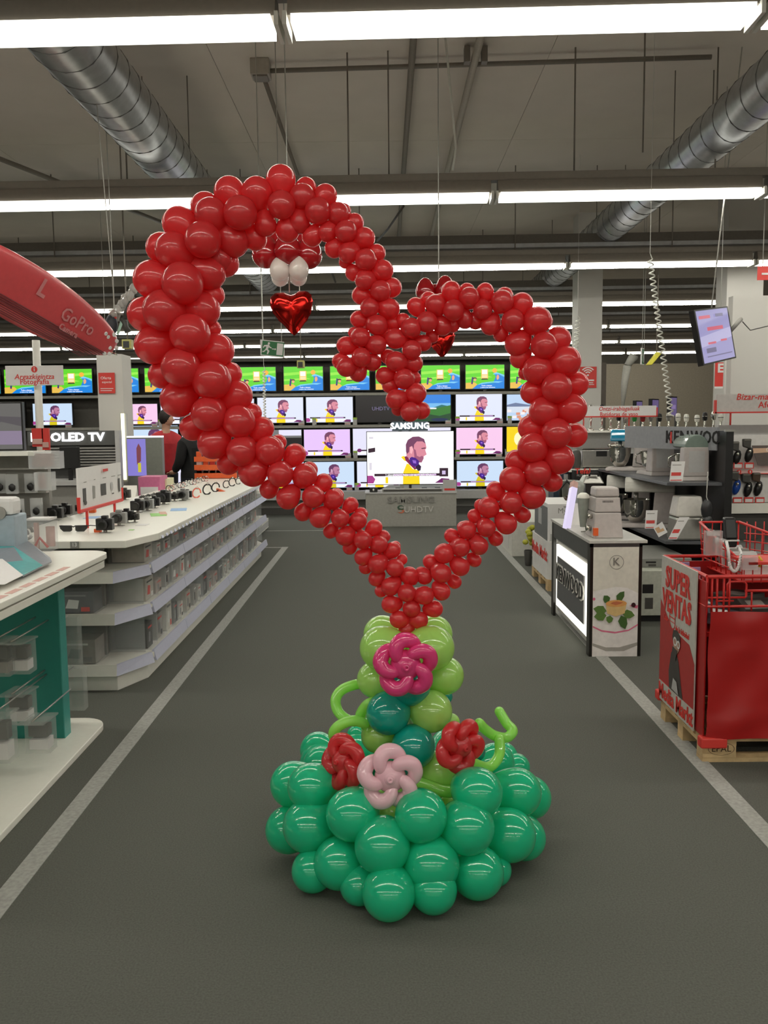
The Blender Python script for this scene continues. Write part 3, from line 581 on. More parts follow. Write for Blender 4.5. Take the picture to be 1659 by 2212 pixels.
CAMS = [(225, 1152, 1.0, 0, 'black camera on a stand beside the orange holder, front of the worktop'), (255, 1137, 1.0, 1, 'silver and black camera second from the front right of the worktop'), (272, 1130, .9, 0, 'black camera with strap behind the silver one'),
        (296, 1108, 1.0, 0, 'black long-lens camera in the middle of the worktop'), (316, 1104, 1, 1, 'silver camera next to the long-lens camera'), (332, 1098, .9, 0, 'small black camera right of the silver one'), (352, 1090, 1.15, 0, 'tall black camera near the white card'),
        (376, 1083, .7, 2, 'little dark action camera between the tall black camera and silver one'), (394, 1082, 1.0, 1, 'silver camera at the right edge of the camera row'), (404, 1079, .8, 0, 'narrow black camera right of the silver camera row'),
        (118, 1125, 1.0, 0, 'black camera behind the clear box, left of the worktop'), (138, 1117, .95, 0, 'black camera behind and left of the sunglasses'), (172, 1110, .7, 2, 'small dark camera under the white board, left'), (198, 1098, .8, 0, 'black upright camera under the white board, second from left'),
        (213, 1095, .8, 1, 'silver camera under the white board, centre'), (228, 1091, .8, 0, 'black camera under the white board, right of centre'), (246, 1087, .8, 2, 'dark camera under the white board near its right leg'), (268, 1080, 1.0, 2, 'dark blue grey camera right of the white board'), (290, 1129, .6, 2, 'low dark camera behind the strap camera')]
for c in CAMS: camera(*c)
# sunglasses
p0 = pz(132, 1148, TZ); p1 = pz(190, 1148, TZ); t = thing('sunglasses', 'black sunglasses lying open at the front of the worktop', 'sunglasses', ((p0.x+p1.x)/2, p0.y, TZ)); xm = (p0.x+p1.x)/2; w = (p1.x-p0.x)/2; y = p0.y-.02
for s in (-1, 1):
    MB().hexa([(xm+s*w*.12, y, TZ+.008), (xm+s*w*.25, y, TZ+.001), (xm+s*w*.75, y, TZ+.001), (xm+s*w*.98, y, TZ+.02), (xm+s*w, y, TZ+.036), (xm+s*w*.12, y, TZ+.034)], [(xm+s*w*.12, y+.006, TZ+.008), (xm+s*w*.25, y+.006, TZ+.001), (xm+s*w*.75, y+.006, TZ+.001), (xm+s*w*.98, y+.006, TZ+.02), (xm+s*w, y+.006, TZ+.036), (xm+s*w*.12, y+.006, TZ+.034)]).build('lens', glassd, t)
    MB().tube([(xm+s*w, y, TZ+.034), (xm+s*w*1.05, y+.04, TZ+.034), (xm+s*w*1.3 if s > 0 else xm-w*.9, y+.13, TZ+.02)], .003, 6).build('temple', black, t)
MB().tube([(xm-w, y-.002, TZ+.037), (xm-w*.15, y-.002, TZ+.036), (xm, y-.004, TZ+.03), (xm+w*.15, y-.002, TZ+.036), (xm+w, y-.002, TZ+.037)], .004, 6).build('frame_bar', black, t)
def flat(name, px, py, w, d, m, label, cat, h=.002, rz=0):
    p = topt(px, py); o = MB().box(-w/2, w/2, -d/2, d/2, 0, h).build(name, m, None, loc=(0, 0, 0)); o.location = (p.x, p.y, TZ+.0005); o.rotation_euler.z = rz; return tag(o, label, cat)
flat('leaflet', 342, 1112, .11, .2, mat('lime_card2', (150, 215, 110)), 'bright green leaflet lying on the worktop', 'leaflet', rz=.3); flat('leaflet', 352, 1109, .05, .2, mat('pink_card', (225, 175, 155)), 'pink leaflet between the green and blue ones', 'leaflet', .003, .3)
flat('leaflet', 386, 1101, .12, .2, mat('blue_card', (150, 190, 235)), 'pale blue leaflet on the right of the worktop', 'leaflet', .002, .2); flat('leaflet', 200, 1118, .09, .14, mat('blue_card', (150, 190, 235)), 'pale blue leaflet below the white board', 'leaflet')
flat('sticker', 284, 1145, .03, .03, mat('lime_card2', (150, 215, 110)), 'small green sticker near the front corner of the worktop', 'sticker'); flat('reflective_card', 308, 1134, .07, .09, emit('glare_card', (255, 255, 250), .9) if False else paper, 'small white card near the front edge of the worktop', 'card')
p = topt(210, 1150); t = thing('camera_holder', 'small orange camera holder beside the front camera', 'holder', (p.x, p.y, TZ)); MB().box(p.x-.02, p.x+.02, p.y, p.y+.03, TZ, TZ+.02).cyl((p.x, p.y+.01, TZ+.02), (p.x+.02, p.y+.01, TZ+.04), .008).build('holder_body', orange, t)
p = topt(198, 1108); t = thing('orange_cube', 'small orange box under the white board', 'box', (p.x, p.y, TZ)); MB().box(p.x-.024, p.x+.024, p.y, p.y+.04, TZ, TZ+.04).build('box_body', orange, t, .004)
# bracelets and watches
def watch(px, py, r, m, label, lean=.6):
    p = topt(px, py); t = thing('wristband', label, 'wristband', (p.x, p.y, TZ), 0, 'wristbands on the worktop')
    pts = [(p.x+r*math.cos(a)*.8, p.y+r*math.sin(a)*lean, TZ+r*.95+r*.9*math.sin(a)) for a in [2*math.pi*k/20 for k in range(19)]]
    MB().tube(pts, r*.14, 6).build('band', m, t); MB().ball(pts[5], r*.3, r*.12, r*.3, 10).build('dial', chrome if r > .02 else dgrey, t)
WB = [black, mat('wb_rose', (190, 130, 125)), mat('wb_grey', (120, 118, 116)), mat('wb_white', (220, 216, 210))]
random.seed(5)
for k in range(14):
    watch(364+k*6.3, 1061-k*1.75+1.5*(k % 2), .03, WB[k % 4], '%s wristband, %s from the left in the back row' % (['black', 'rose', 'grey', 'white'][k % 4], ORD[k]))
for px, py, r, m, l in [(448, 1068, .05, black, 'big black wristband standing apart on the worktop'), (466, 1062, .045, black, 'second big black wristband on the worktop'), (489, 1054, .04, dgrey, 'dark wristband right of the small orange wedge'), (502, 1050, .045, black, 'black wristband near the red balloons'), (425, 1075, .045, mat('wb_coral', (235, 120, 100)), 'coral wristband right of the cameras'), (515, 1046, .035, dgrey, 'farthest dark wristband before the balloons')]: watch(px, py, r, m, l)
p = topt(474, 1062); tag(MB().hexa([(p.x-.03, p.y, TZ), (p.x+.05, p.y, TZ), (p.x+.05, p.y+.06, TZ), (p.x-.03, p.y+.06, TZ)], [(p.x-.03, p.y, TZ+.03), (p.x-.02, p.y, TZ+.03), (p.x-.02, p.y+.06, TZ+.03), (p.x-.03, p.y+.06, TZ+.03)]).build('orange_wedge', orange), 'small orange wedge between the big wristbands', 'holder')
for k in range(14):                    # dark knobby chain of small items
    pass
bl = thing('cable_bundle', 'long dark tangled strap lying on the worktop right of the white board', 'strap', (topt(300, 1076).x, topt(300, 1076).y, TZ))
pts = []
for k in range(40):
    q = topt(302+k*1.7, 1077-k*.36); pts.append((q.x, q.y+.02*math.sin(k*1.9), TZ+.012+.008*math.sin(k*2.7)))
MB().tube(pts, .009, 6).build('strap', dgrey, bl)
# white board with five pictures on red legs
A = at(170, 1092, 5.35); B = at(263, 1062, 6.2); A2 = at(172, 1012, 5.35); B2 = at(262, 1001, 6.2)
t = thing('product_board', 'white product board with five pictures in a red frame on two legs', 'sign', (A.x, A.y, TZ))
D = (B-A).normalized(); D.z = 0; D.normalize(); Lb = (V(B.x, B.y, 0)-V(A.x, A.y, 0)).length; zb = 1.03; zt_ = A2.z
A = V(A.x, A.y, zb); Bq = A+D*Lb; MB().plate([A, Bq, Bq+V(0, 0, zt_-zb), A+V(0, 0, zt_-zb)], .008).build('board', paper, t)
MB().tube([A+V(0, 0, .08), A-V(0, 0, .008), Bq-V(0, 0, .008), Bq+V(0, 0, .08)], .012, 6, smooth=False).build('red_frame', redp, t)
for u in (.16, .8): MB().tube([A+D*Lb*u, V(A.x, A.y, TZ)+D*Lb*u], .009, 6).build('leg', redp, t)
art('pictures', A, D, (0, 0, 1), Lb, zt_-zb, [(dgrey, R4(.09, .18, .16, .5)), (greym, [(.3, .2), (.35, .2), (.355, .5), (.3, .52)]), (dgrey, R4(.48, .22, .6, .52)), (lgrey, EL(.74, .4, .03, .12)), (dgrey, R4(.9, .22, .94, .58)), (dgrey, EL(.12, .15, .03, .06)), (dgrey, R4(.72, .2, .77, .23)),
                                           (greym, R4(.09, .64, .15, .66)), (greym, R4(.3, .66, .34, .68)), (greym, R4(.5, .66, .58, .68)), (greym, R4(.7, .66, .8, .68)), (greym, R4(.86, .66, .95, .68)), (redp, R4(.5, .83, .62, .9))], t)
# clear box at the near left corner
t = thing('clear_display_box', 'square clear box with a white lid and red gadget on the near left corner', 'display box', (at(82, 1180, 4.45).x, 4.45, .915))
a = at(58, 1170, 4.4); b = at(107, 1120, 4.4)
MB().box(a.x, b.x, 4.4, 4.5, .915, b.z-.01).build('clear_case', clear('case2', a=.28), t); MB().box(a.x, b.x, 4.4, 4.5, b.z-.01, b.z).build('lid', paper, t)
MB().box(a.x+.01, a.x+.03, 4.47, 4.49, .915, b.z-.03).box(b.x-.05, b.x-.01, 4.47, 4.49, .93, b.z-.05).build('insert', pinkp, t); MB().tube([(a.x+.03, 4.43, .94), (a.x+.05, 4.44, .98), (b.x-.03, 4.44, .93)], .007, 6).build('gadget', redp, t)
# number tag
a = at(152, 1173, 4.85); t = thing('number_tag', 'small grey tag with the number 13 hanging on the worktop edge', 'tag', (a.x, 4.85, a.z-.03)); MB().box(a.x, a.x+.048, 4.845, 4.852, a.z-.03, a.z+.008).build('tag_plate', greym, t); text('lettering', '13', (a.x+.024, 4.845, a.z-.01), (1, 0, 0), (0, 0, 1), .03, paper, t, .001, .03)
# orange carton and white box at the end bay already cased; sign with pole
t = thing('department_sign', 'white department sign with red lettering on a white pole', 'sign', (at(80, 940, 6.9).x, 6.95, .9))
a = at(13, 833, 6.9); b = at(135, 789, 6.9); MB().box(a.x, b.x, 6.9, 6.915, a.z, b.z).build('sign_board', paper, t, .002)
xm = (a.x+b.x)/2
c = at(73, 760, 6.97); MB().cyl((at(78, 745, 6.97).x, 6.97, at(78, 735, 6.97).z), (at(86, 940, 6.97).x, 6.97, .9), .03, n=14).build('pole', whitem, t)
text('lettering', 'Argazkigintza', (xm, 6.9, a.z+(b.z-a.z)*.43), (1, 0, 0), (0, 0, 1), .056, redp, t, .002, .012, shear=.2, sx=1.02); text('lettering', 'Fotografía', (xm, 6.9, a.z+(b.z-a.z)*.17), (1, 0, 0), (0, 0, 1), .056, redp, t, .002, .012)
art('info_mark', (xm-.022, 6.9, b.z-.055), (1, 0, 0), (0, 0, 1), .05, .05, [(redp, EL(.5, .5, .5, .5, 20)), (paper, R4(.43, .2, .57, .6)), (paper, EL(.5, .76, .08, .08))], t)
MB().cyl((at(86, 940, 6.97).x, 6.97, 0), (at(86, 940, 6.97).x, 6.97, .9), .03, n=14).build('pole_foot', whitem, t)
# red card holders and white boxes by the pole
for k, (px0, px1, py0, py1, m, l) in enumerate([(70, 92, 925, 965, redp, 'red card holder left of the sign pole'), (92, 105, 925, 972, redp, 'tall red card holder right of the sign pole')]):
    a = at(px0, py1, 6.7); b = at(px1, py0, 6.7); t = thing('card_holder', l, 'card holder', (a.x, 6.7, a.z)); MB().box(a.x, b.x, 6.7, 6.72, a.z, b.z).build('holder_back', m, t); MB().box(a.x+.005, b.x-.005, 6.69, 6.7, a.z+.02, a.z+.06).build('card', pinkp, t)
# ------------------------------------------------------------------ gridwall with hanging packs behind the foreground counter
gw = thing('peg_stand', 'grey stand full of clear packs with black earphones at the left edge', 'display stand', (-2.35, 5.9, 0))
MB().box(-3.4, -2.31, 5.95, 6.0, .0, 1.36).build('stand_board', mat('peg_grey', (140, 138, 132), .6), gw); MB().box(-3.4, -2.30, 5.7, 6.0, 1.36, 1.385).build('top_shelf', whitem, gw)
for z in (1.26, 1.1, .93): MB().box(-3.4, -2.31, 5.9, 5.95, z, z+.012).build('rail', steel, gw)
pr = None; n = 0
for j, (z, xr) in enumerate([(1.235, -2.39), (1.07, -2.38), (.90, -2.38)]):
    for i in range(9):
        x = xr-.105*i+(.02 if j else 0); lab = 'clear pack with black earphones, %s from the right, %s row of pegs' % (ORD[i], ['top', 'middle', 'bottom'][j])
        if pr is None:
            pr = thing('hanging_pack', 'x', 'hanging pack', (0, 0, 0), 0, 'hanging packs on the peg stand')
            MB().box(-.038, .038, -.03, .0, -.13, 0).build('clear_shell', clear('shell', (235, 238, 238), .3), pr); MB().box(-.034, .034, -.004, .0, -.045, .0).build('card', lgrey, pr)
            MB().ball((0, -.02, -.088), .032, .016, .036, 10).build('earphones', black, pr); o = pr
        else: o = dup(pr, (0, 0, 0))
        o.location = (x, 5.86-.05*(i % 2), z); o['label'] = lab; o.rotation_euler.z = random.uniform(-.35, .35)
pr2 = None
for k, (px0, px1, py0, py1, lab) in enumerate([(62, 128, 975, 1013, 'wide clear pack with brownish insert on top right of the peg stand'), (75, 110, 1020, 1060, 'clear pack hanging below the wide one right of the peg stand')]):
    a = at(px0, py1, 5.7); b = at(px1, py0, 5.7); t = thing('hanging_pack', lab, 'hanging pack', (a.x, 5.7, a.z)); MB().box(a.x, b.x, 5.7, 5.78, a.z, b.z).build('clear_shell', clear('shell', a=.38), t); MB().box(a.x+.02, b.x-.06, 5.72, 5.76, a.z+.015, b.z-.015).build('insert', mat('brown_insert', (140, 112, 104), noise=.2, scale=40), t)
# monitor at left edge
a = at(-60, 965, 5.9); b = at(47, 868, 5.9); t = thing('monitor', 'grey violet lit monitor standing on the peg stand at the left edge', 'monitor', ((a.x+b.x)/2, 5.9, 1.385)); MB().box(a.x, b.x, 5.9, 5.94, 1.39, b.z).build('frame', tvf, t, .003)
art('screen', (a.x+.01, 5.9, 1.4), (1, 0, 0), (0, 0, 1), b.x-a.x-.02, b.z-1.41, [(e('mo1', (110, 108, 106), .8), R4(0, 0, 1, 1)), (e('mo2', (150, 135, 160), .8), R4(0, .1, 1, .4)), (e('mo3', (90, 85, 90), .8), [(0, .45), (.6, .6), (1, .5), (1, .7), (0, .75)])], t)
# ------------------------------------------------------------------ foreground counter with teal panel
fc = thing('display_counter', 'white foreground counter with rounded corners on a teal panel and rounded white base', 'display counter', (-1.9, 3.6, 0))
def rounded(x0, x1, y0, y1, r, n=8):
    P = []
    for cx, cy, a0 in ((x1-r, y1-r, 0), (x0+r, y1-r, 90), (x0+r, y0+r, 180), (x1-r, y0+r, 270)):
        for k in range(n+1): a = math.radians(a0+90*k/n); P.append((cx+r*math.cos(a), cy+r*math.sin(a)))
    return P
MB().prism(rounded(-2.7, -1.40, 2.2, 4.42, .13), .888, .915).build('top_slab', white, fc, .003)
MB().prism(rounded(-2.7, -1.41, 2.21, 4.41, .13), .845, .878).build('under_slab', white, fc, .003)
MB().prism(rounded(-2.68, -1.43, 2.23, 4.39, .12), .878, .888).build('dark_gap', mat('gap', (90, 86, 74)), fc)
MB().prism(rounded(-2.7, -1.455, 2.2, 4.42, .13), 0, .03).build('base_slab', white, fc, .004)
MB().box(-2.3, -1.585, 4.12, 4.2, .03, .845).build('teal_panel', tealp, fc, .002)
MB().box(-1.585, -1.58, 4.12, 4.2, .03, .845).build('panel_edge', mat('teal_edge', (60, 150, 140), .4), fc)
MB().box(-2.55, -2.3, 4.12, 4.2, .03, .845).build('white_panel', white, fc)
# picture tray
def pxpoly(name, pts, m, par, th=.004):
    q = [at(x, y, Y) for x, y, Y in pts]; n = (q[1]-q[0]).cross(q[2]-q[0]).normalized()
    if n.z < 0: q = q[::-1]; n = -n
    return MB().hexa([p-n*th for p in q], q, m if isinstance(m, int) else 0).build(name, m, par)
tr_ = thing('picture_tray', 'teal and slate sloping picture tray under the wristbands on the foreground counter', 'tray', (-1.9, 3.8, .916))
pxpoly('tray_panel', [(50, 1243, 3.58), (112, 1212, 3.93), (108, 1204, 3.98), (60, 1168, 4.25), (-80, 1178, 4.1), (-80, 1236, 3.55)], mat('tray_slate', (128, 134, 142), .3), tr_, .008)
pxpoly('teal_print', [(50, 1242, 3.575), (92, 1221, 3.81), (30, 1180, 4.1), (-80, 1178, 4.07), (-80, 1235, 3.54)], mat('tray_teal', (80, 172, 174), .25), tr_, .002)
pxpoly('white_print', [(50, 1242, 3.57), (5, 1207, 3.82), (-80, 1212, 3.68), (-80, 1262, 3.3), (10, 1262, 3.35)], paper, tr_, .002)
a = 0
for k in range(9): MB().hexa([(-1.46, 2.75+k*.13, .9155), (-1.43, 2.75+k*.13, .9155), (-1.43, 2.85+k*.13, .9155), (-1.46, 2.85+k*.13, .9155)], [(-1.46, 2.75+k*.13, .9165), (-1.43, 2.75+k*.13, .9165), (-1.43, 2.85+k*.13, .9165), (-1.46, 2.85+k*.13, .9165)]).build('pink_lettering', pinkp, fc)
# wristbands on the tray
TZ = .915
t = thing('white_wedge', 'white and grey blue wedge stand with a dial on the foreground counter', 'display stand', (-1.9, 4.0, .915))
a = at(-30, 1150, 4.1); b = at(28, 1075, 4.1); MB().box(a.x, b.x, 4.1, 4.25, .917, b.z-.085).build('lower_block', mat('bluegrey', (165, 180, 190)), t, .008); MB().box(a.x, b.x, 4.1, 4.2, b.z-.085, b.z).build('upper_block', paper, t, .02); MB().cyl((at(0, 1108, 4.1).x-.0, 4.09, at(0, 1108, 4.1).z), (at(0, 1108, 4.1).x, 4.1, at(0, 1108, 4.1).z), .03, n=18).build('dial', greym, t)
for k, (px, py, m, l) in enumerate([(8, 1180, tealp, 'turquoise wristband nearest the camera on the tray'), (18, 1172, tealp, 'second turquoise wristband on the tray'), (30, 1168, dgrey, 'dark plum wristband beside the turquoise ones'), (40, 1163, black, 'black wristband in the middle of the tray row'), (50, 1157, dgrey, 'dark wristband with a white fob on the tray'), (60, 1152, black, 'black wristband at the right end of the tray row')]):
    p = pz(px, py, .95); t = thing('wristband', l, 'wristband', (p.x, p.y, .917)); r = .035
    pts = [(p.x+r*.35*math.cos(q), p.y+r*1.0*math.cos(q), .917+r+r*.95*math.sin(q)) for q in [2*math.pi*j/18 for j in range(17)]]
    MB().tube(pts, .009, 8).build('band', [mat('turq', (70, 190, 175)), mat('turq', (70, 190, 175)), mat('plum', (60, 45, 58)), black, mat('plum', (60, 45, 58)), black][k], t); MB().ball((p.x+.02, p.y-.01, .917+r*.5), .01).build('fob', paper, t)
# hooks with cased packs in front of the teal panel
def hook(px, py, Y, label, w=.055, h=.14, body=None):
    p = at(px, py, Y); t = thing('hanging_pack', label, 'hanging pack', (p.x, Y, p.z), 0, 'clear packs on hooks before the teal panel')
    MB().box(p.x-w, p.x+w, Y-.05, Y+.03, p.z, p.z+h).build('clear_shell', clear('shell3', (200, 205, 200), .25), t)
    MB().box(p.x-w*.7, p.x+w*.8, Y-.045, Y+.02, p.z+.015, p.z+h*.42).build('carton', body or paper, t); MB().box(p.x-w*.85, p.x+w*.7, Y-.03, Y+.02, p.z+h*.48, p.z+h*.85).build('gadget', dgrey, t)
    MB().hexa([(p.x-w, Y-.12, p.z+h+.01), (p.x+w, Y-.12, p.z+h+.01), (p.x+w, Y+.06, p.z+h+.0), (p.x-w, Y+.06, p.z+h)], [(p.x-w, Y-.12, p.z+h+.018), (p.x+w, Y-.12, p.z+h+.018), (p.x+w, Y+.06, p.z+h+.008), (p.x-w, Y+.06, p.z+h+.008)]).build('price_flap', clear('shell3', a=.25), t)
    MB().tube([(p.x, Y-.1, p.z+h+.02), (p.x, 4.12, p.z+h+.02)], .004, 6).build('hook', steel, t)
hook(92, 1618, 3.75, 'clear pack with white carton, lowest and rightmost on the hooks'); hook(50, 1558, 3.85, 'clear pack with white carton and dark gadget left of the lowest one')
hook(48, 1450, 3.8, 'clear pack with white carton on the upper row of hooks'); hook(8, 1455, 3.75, 'clear pack half cut by the left edge, upper row of hooks', .05, .15, mat('carton_grey', (150, 146, 140))); hook(4, 1640, 3.6, 'large clear pack with pale carton at the left edge, lower row', .06, .2)
p = at(170, 1590, 4.3)
for k, (px, y1, y0, l) in enumerate([(156, 1440, 1330, 'tall clear pack hanging behind the teal panel, upper'), (168, 1530, 1440, 'tall clear pack hanging behind the teal panel, lower')]):
    a = at(px-16, y1, 4.34); b = at(px+16, y0, 4.34); t = thing('hanging_pack', l, 'hanging pack', (a.x, 4.34, a.z)); MB().box(a.x, b.x, 4.3, 4.36, a.z, b.z).build('clear_shell', clear('shell3', a=.25), t); MB().tube([(a.x+.03, 4.33, b.z), (a.x+.03, 4.2, b.z+.0)], .004, 6).build('hook', steel, t)
# ------------------------------------------------------------------ things behind the left unit
for k, (px0, px1, py0, py1, Y, m, l) in enumerate([(300, 345, 1030, 1078, 8.6, mat('pink_stand', (205, 110, 150)), 'pink display block behind the left unit'), (335, 360, 1035, 1075, 8.8, mat('cream_block', (222, 218, 180)), 'cream display block right of the pink one')]):
    a = at(px0, py1, Y); b = at(px1, py0, Y); t = thing('display_block', l, 'display block', (a.x, Y, 0)); MB().box(a.x, b.x, Y, Y+.3, 0, b.z).build('block_body', m, t); MB().box(a.x+.02, b.x-.02, Y-.003, Y, b.z-.2, b.z-.1).build('panel', paper, t)
a = at(262, 1085, 8.2); b = at(303, 1050, 8.2); t = thing('white_board', 'sloping white board behind the cameras', 'board', (a.x, 8.0, 0)); MB().hexa([(a.x, 8.0, 0), (b.x, 8.0, 0), (b.x, 8.3, 0), (a.x, 8.3, 0)], [(a.x, 8.0, a.z), (b.x, 8.0, a.z), (b.x-.06, 8.3, b.z), (a.x, 8.3, b.z)]).build('board_body', white, t)
# baskets
a = at(425, 1020, 10.5); b = at(462, 965, 10.5); t = thing('snack_rack', 'orange rack of small packets behind the person in black', 'rack', (a.x, 10.5, 0))
MB().box(a.x, b.x+.25, 10.5, 10.8, 0, 1.0).build('rack_body', mat('rack_brown', (110, 70, 55)), t)
for j in range(3):
    MB().box(a.x-.02, b.x+.27, 10.46, 10.5, 1.0+.1*j-.09, 1.0+.1*j-.03).build('shelf_front', orange, t)
    for i in range(5): MB().box(a.x+.08*i, a.x+.08*i+.06, 10.5, 10.56, 1.0+.1*j-.04, 1.0+.1*j+.03).build('packet', [mat('acc_red', (210, 60, 50)), paper, orange][(i+j) % 3], t)
a = at(478, 1030, 10.3); b = at(520, 1005, 10.3); t = thing('orange_bin', 'orange tray with a white card behind the worktop, by the balloons', 'bin', (a.x, 10.9, 0)); MB().box(a.x, b.x, 10.9, 11.1, 0, b.z-.07).build('bin_body', orange, t); MB().box(a.x-.02, a.x+.12, 10.88, 10.9, b.z-.07, b.z+.15).build('card', paper, t)
# next shelving unit further back
g2 = thing('shelving_unit', 'white shelving unit with a black end panel beyond the long left unit', 'shelving unit', (-2.2, 12.2, 0))
MB().box(-2.35, -1.75, 11.7, 12.9, .02, .16).build('plinth', whitem, g2, .003); MB().box(-2.35, -1.8, 11.75, 12.85, .16, .2).build('shelf', white, g2); MB().box(-2.3, -2.0, 11.8, 12.8, .2, .62).build('back_panel', black, g2); MB().prism([(-2.35, 11.7), (-1.95, 11.7), (-1.72, 11.95), (-1.72, 12.9), (-2.35, 12.9)], .6, .64).build('worktop', white, g2)
MB().box(-1.752, -1.748, 11.72, 12.88, .04, .12).build('ticket_strip', lgrey, g2)
# ------------------------------------------------------------------ lit kiosk on the right
kz = .775; KX0, KX1, KY0, KY1 = 1.335, 1.675, 5.62, 6.93
k_ = thing('kiosk', 'narrow black framed kiosk with a glowing side panel and a dessert picture on its front', 'kiosk', ((KX0+KX1)/2, (KY0+KY1)/2, 0))
fm = mat('kiosk_black', (30, 27, 24), .3)
MB().box(KX0-.01, KX1+.03, KY0-.01, KY1, kz-.02, kz).build('worktop', mat('kiosk_top', (200, 198, 192), .3), k_, .002)
for x in (KX0, KX1-.02):
    for y in (KY0, KY1-.08): MB().box(x, x+.02, y, y+.08, 0, kz-.02).build('post', fm, k_)
MB().box(KX0+.0, KX1, KY0, KY0+.02, kz-.045, kz-.02).box(KX0, KX0+.02, KY0+.08, KY1-.08, kz-.14, kz-.02).build('top_rail', mat('kiosk_rail', (88, 90, 90), .3, .3), k_)
fp = MB().box(KX0+.02, KX1-.022, KY0+.0, KY0+.012, .0, kz-.045).build('front_panel', mat('kiosk_front', (226, 222, 210), .4), k_)
MB().box(KX0+.06, KX1-.02, KY0+.08, KY1-.06, .06, kz-.14).build('cabinet_body', blackm, k_)
MB().box(KX0+.03, KX0+.06, KY0+.1, KY1-.1, .05, kz-.13).build('side_panel', greym, k_)
MB().box(KX0+.015, KX0+.03, KY0+.12, KY1-.12, .1, kz-.19).build('lit_frame', emit('kiosk_light', (255, 252, 235), 3.2), k_)
ds = MB().box(KX0+.005, KX0+.015, KY0+.2, KY1-.2, .17, kz-.27).build('dark_sign', mat('kiosk_dark', (98, 98, 100), .4), k_)
text('lettering', 'KENWOOD', (KX0+.004, (KY0+KY1)/2, .38), (0, -1, 0), (0, 0, 1), .17, mat('letter_white', (235, 232, 224), .4), ds, .004, .05, sx=1.0)
text('lettering', 'KENWOOD', (KX0-.001, (KY0+KY1)/2, .38), (0, -1, 0), (0, 0, 1), .165, mat('letter_black', (30, 28, 28), .4), ds, .003, .0, sx=1.03)
O = V(KX0+.022, KY0, .0); W_, H_ = KX1-KX0-.044, kz-.045
leaf = mat('leaf_green', (96, 130, 62)); leaf2 = mat('leaf_dark', (70, 104, 50)); pk1 = mat('pink_line', (228, 120, 152))
def LF(cu, cv, a, l, w): 
    ca, sa = math.cos(math.radians(a)), math.sin(math.radians(a)); return [(cu+(x*ca-y*sa), cv+(x*sa+y*ca)*.45) for x, y in [(0, 0), (l*.3, w), (l*.7, w*.8), (l, 0), (l*.7, -w*.8), (l*.3, -w)]]
def ring(cu, cv, r, w, k=1, n=28, a0=0, a1=360): return [(cu+r*math.cos(math.radians(a0+(a1-a0)*i/n)), cv+r*k*math.sin(math.radians(a0+(a1-a0)*i/n))) for i in range(n+1)]+[(cu+(r-w)*math.cos(math.radians(a0+(a1-a0)*i/n)), cv+(r-w)*k*math.sin(math.radians(a0+(a1-a0)*i/n))) for i in range(n, -1, -1)]
art('dessert_print', O, (1, 0, 0), (0, 0, 1), W_, H_, [
    (mat('plate_white', (238, 234, 230)), [(0, 0), (1, 0), (1, .58), (.75, .63), (.5, .64), (0, .6)]), (mat('plate_shadow', (172, 168, 160)), [(0, .1), (.3, .05), (.7, .05), (1, .1), (1, .13), (.6, .085), (.3, .085), (0, .125)]),
    (pk1, [(.0, .285), (.2, .245), (.5, .228), (.8, .248), (1, .3), (1, .285), (.8, .235), (.5, .213), (.2, .23), (0, .27)]), (pk1, EL(.02, .53, .03, .014)), (pk1, [(.8, .47), (1, .47), (.98, .44), (.9, .45)]),
    (leaf, LF(.3, .42, 170, .3, .09)), (leaf, LF(.3, .38, 185, .28, .1)), (leaf2, LF(.35, .5, 130, .18, .08)), (leaf2, LF(.52, .51, 50, .26, .08)), (leaf, LF(.65, .4, -10, .28, .09)), (leaf2, LF(.62, .38, -70, .3, .1)), (leaf, LF(.38, .38, -100, .16, .08)),
    (mat('cake_side', (222, 190, 130)), [(.28, .49), (.31, .4), (.5, .37), (.7, .4), (.74, .49)]), (mat('cake_top', (232, 170, 100)), EL(.51, .49, .235, .032)), (mat('cake_spot', (206, 120, 80)), [(.38, .49), (.5, .475), (.6, .485), (.66, .5), (.52, .51), (.44, .505)]),
    (mat('berry', (60, 25, 30)), EL(.89, .475, .05, .022)), (mat('mark_grey', (128, 124, 118)), ring(.5, .865, .16, .012, W_/H_))], fp, .0006, .001)
text('lettering', 'K', (O.x+W_*.5, KY0-.002, H_*.865), (1, 0, 0), (0, 0, 1), .075, mat('mark_grey', (128, 124, 118)), fp, .002)
# appliances -------------------------------------------------------
def frustum(mb, x, y, z0, z1, w0, d0, w1, d1, mi=0): return mb.hexa([(x-w0/2, y-d0/2, z0), (x+w0/2, y-d0/2, z0), (x+w0/2, y+d0/2, z0), (x-w0/2, y+d0/2, z0)], [(x-w1/2, y-d1/2, z1), (x+w1/2, y-d1/2, z1), (x+w1/2, y+d1/2, z1), (x-w1/2, y+d1/2, z1)], mi)
alu = mat('cast_aluminium', (188, 180, 176), .45, .15)
t = thing('kitchen_machine', 'tall cast aluminium kitchen machine with its blender jug on the kiosk top', 'kitchen machine', (1.5, 5.8, kz)); x = 1.475; y = 5.83
mb = frustum(MB(), x, y, kz, kz+.17, .2, .24, .175, .2); mb.build('base_body', alu, t, .008); frustum(MB(), x, y, kz+.172, kz+.27, .172, .2, .16, .18).build('middle_body', alu, t, .006); frustum(MB(), x, y, kz+.272, kz+.335, .158, .18, .15, .17).build('motor_head', alu, t, .012)
for k in range(9): MB().box(x-.035+k*.008, x-.031+k*.008, y-.0935, y-.085, kz+.222, kz+.25).build('vent_slot', blackm, t)
MB().box(x-.1, x-.07, y-.13, y-.1, kz+.02, kz+.07).build('orange_sticker', orange, t)
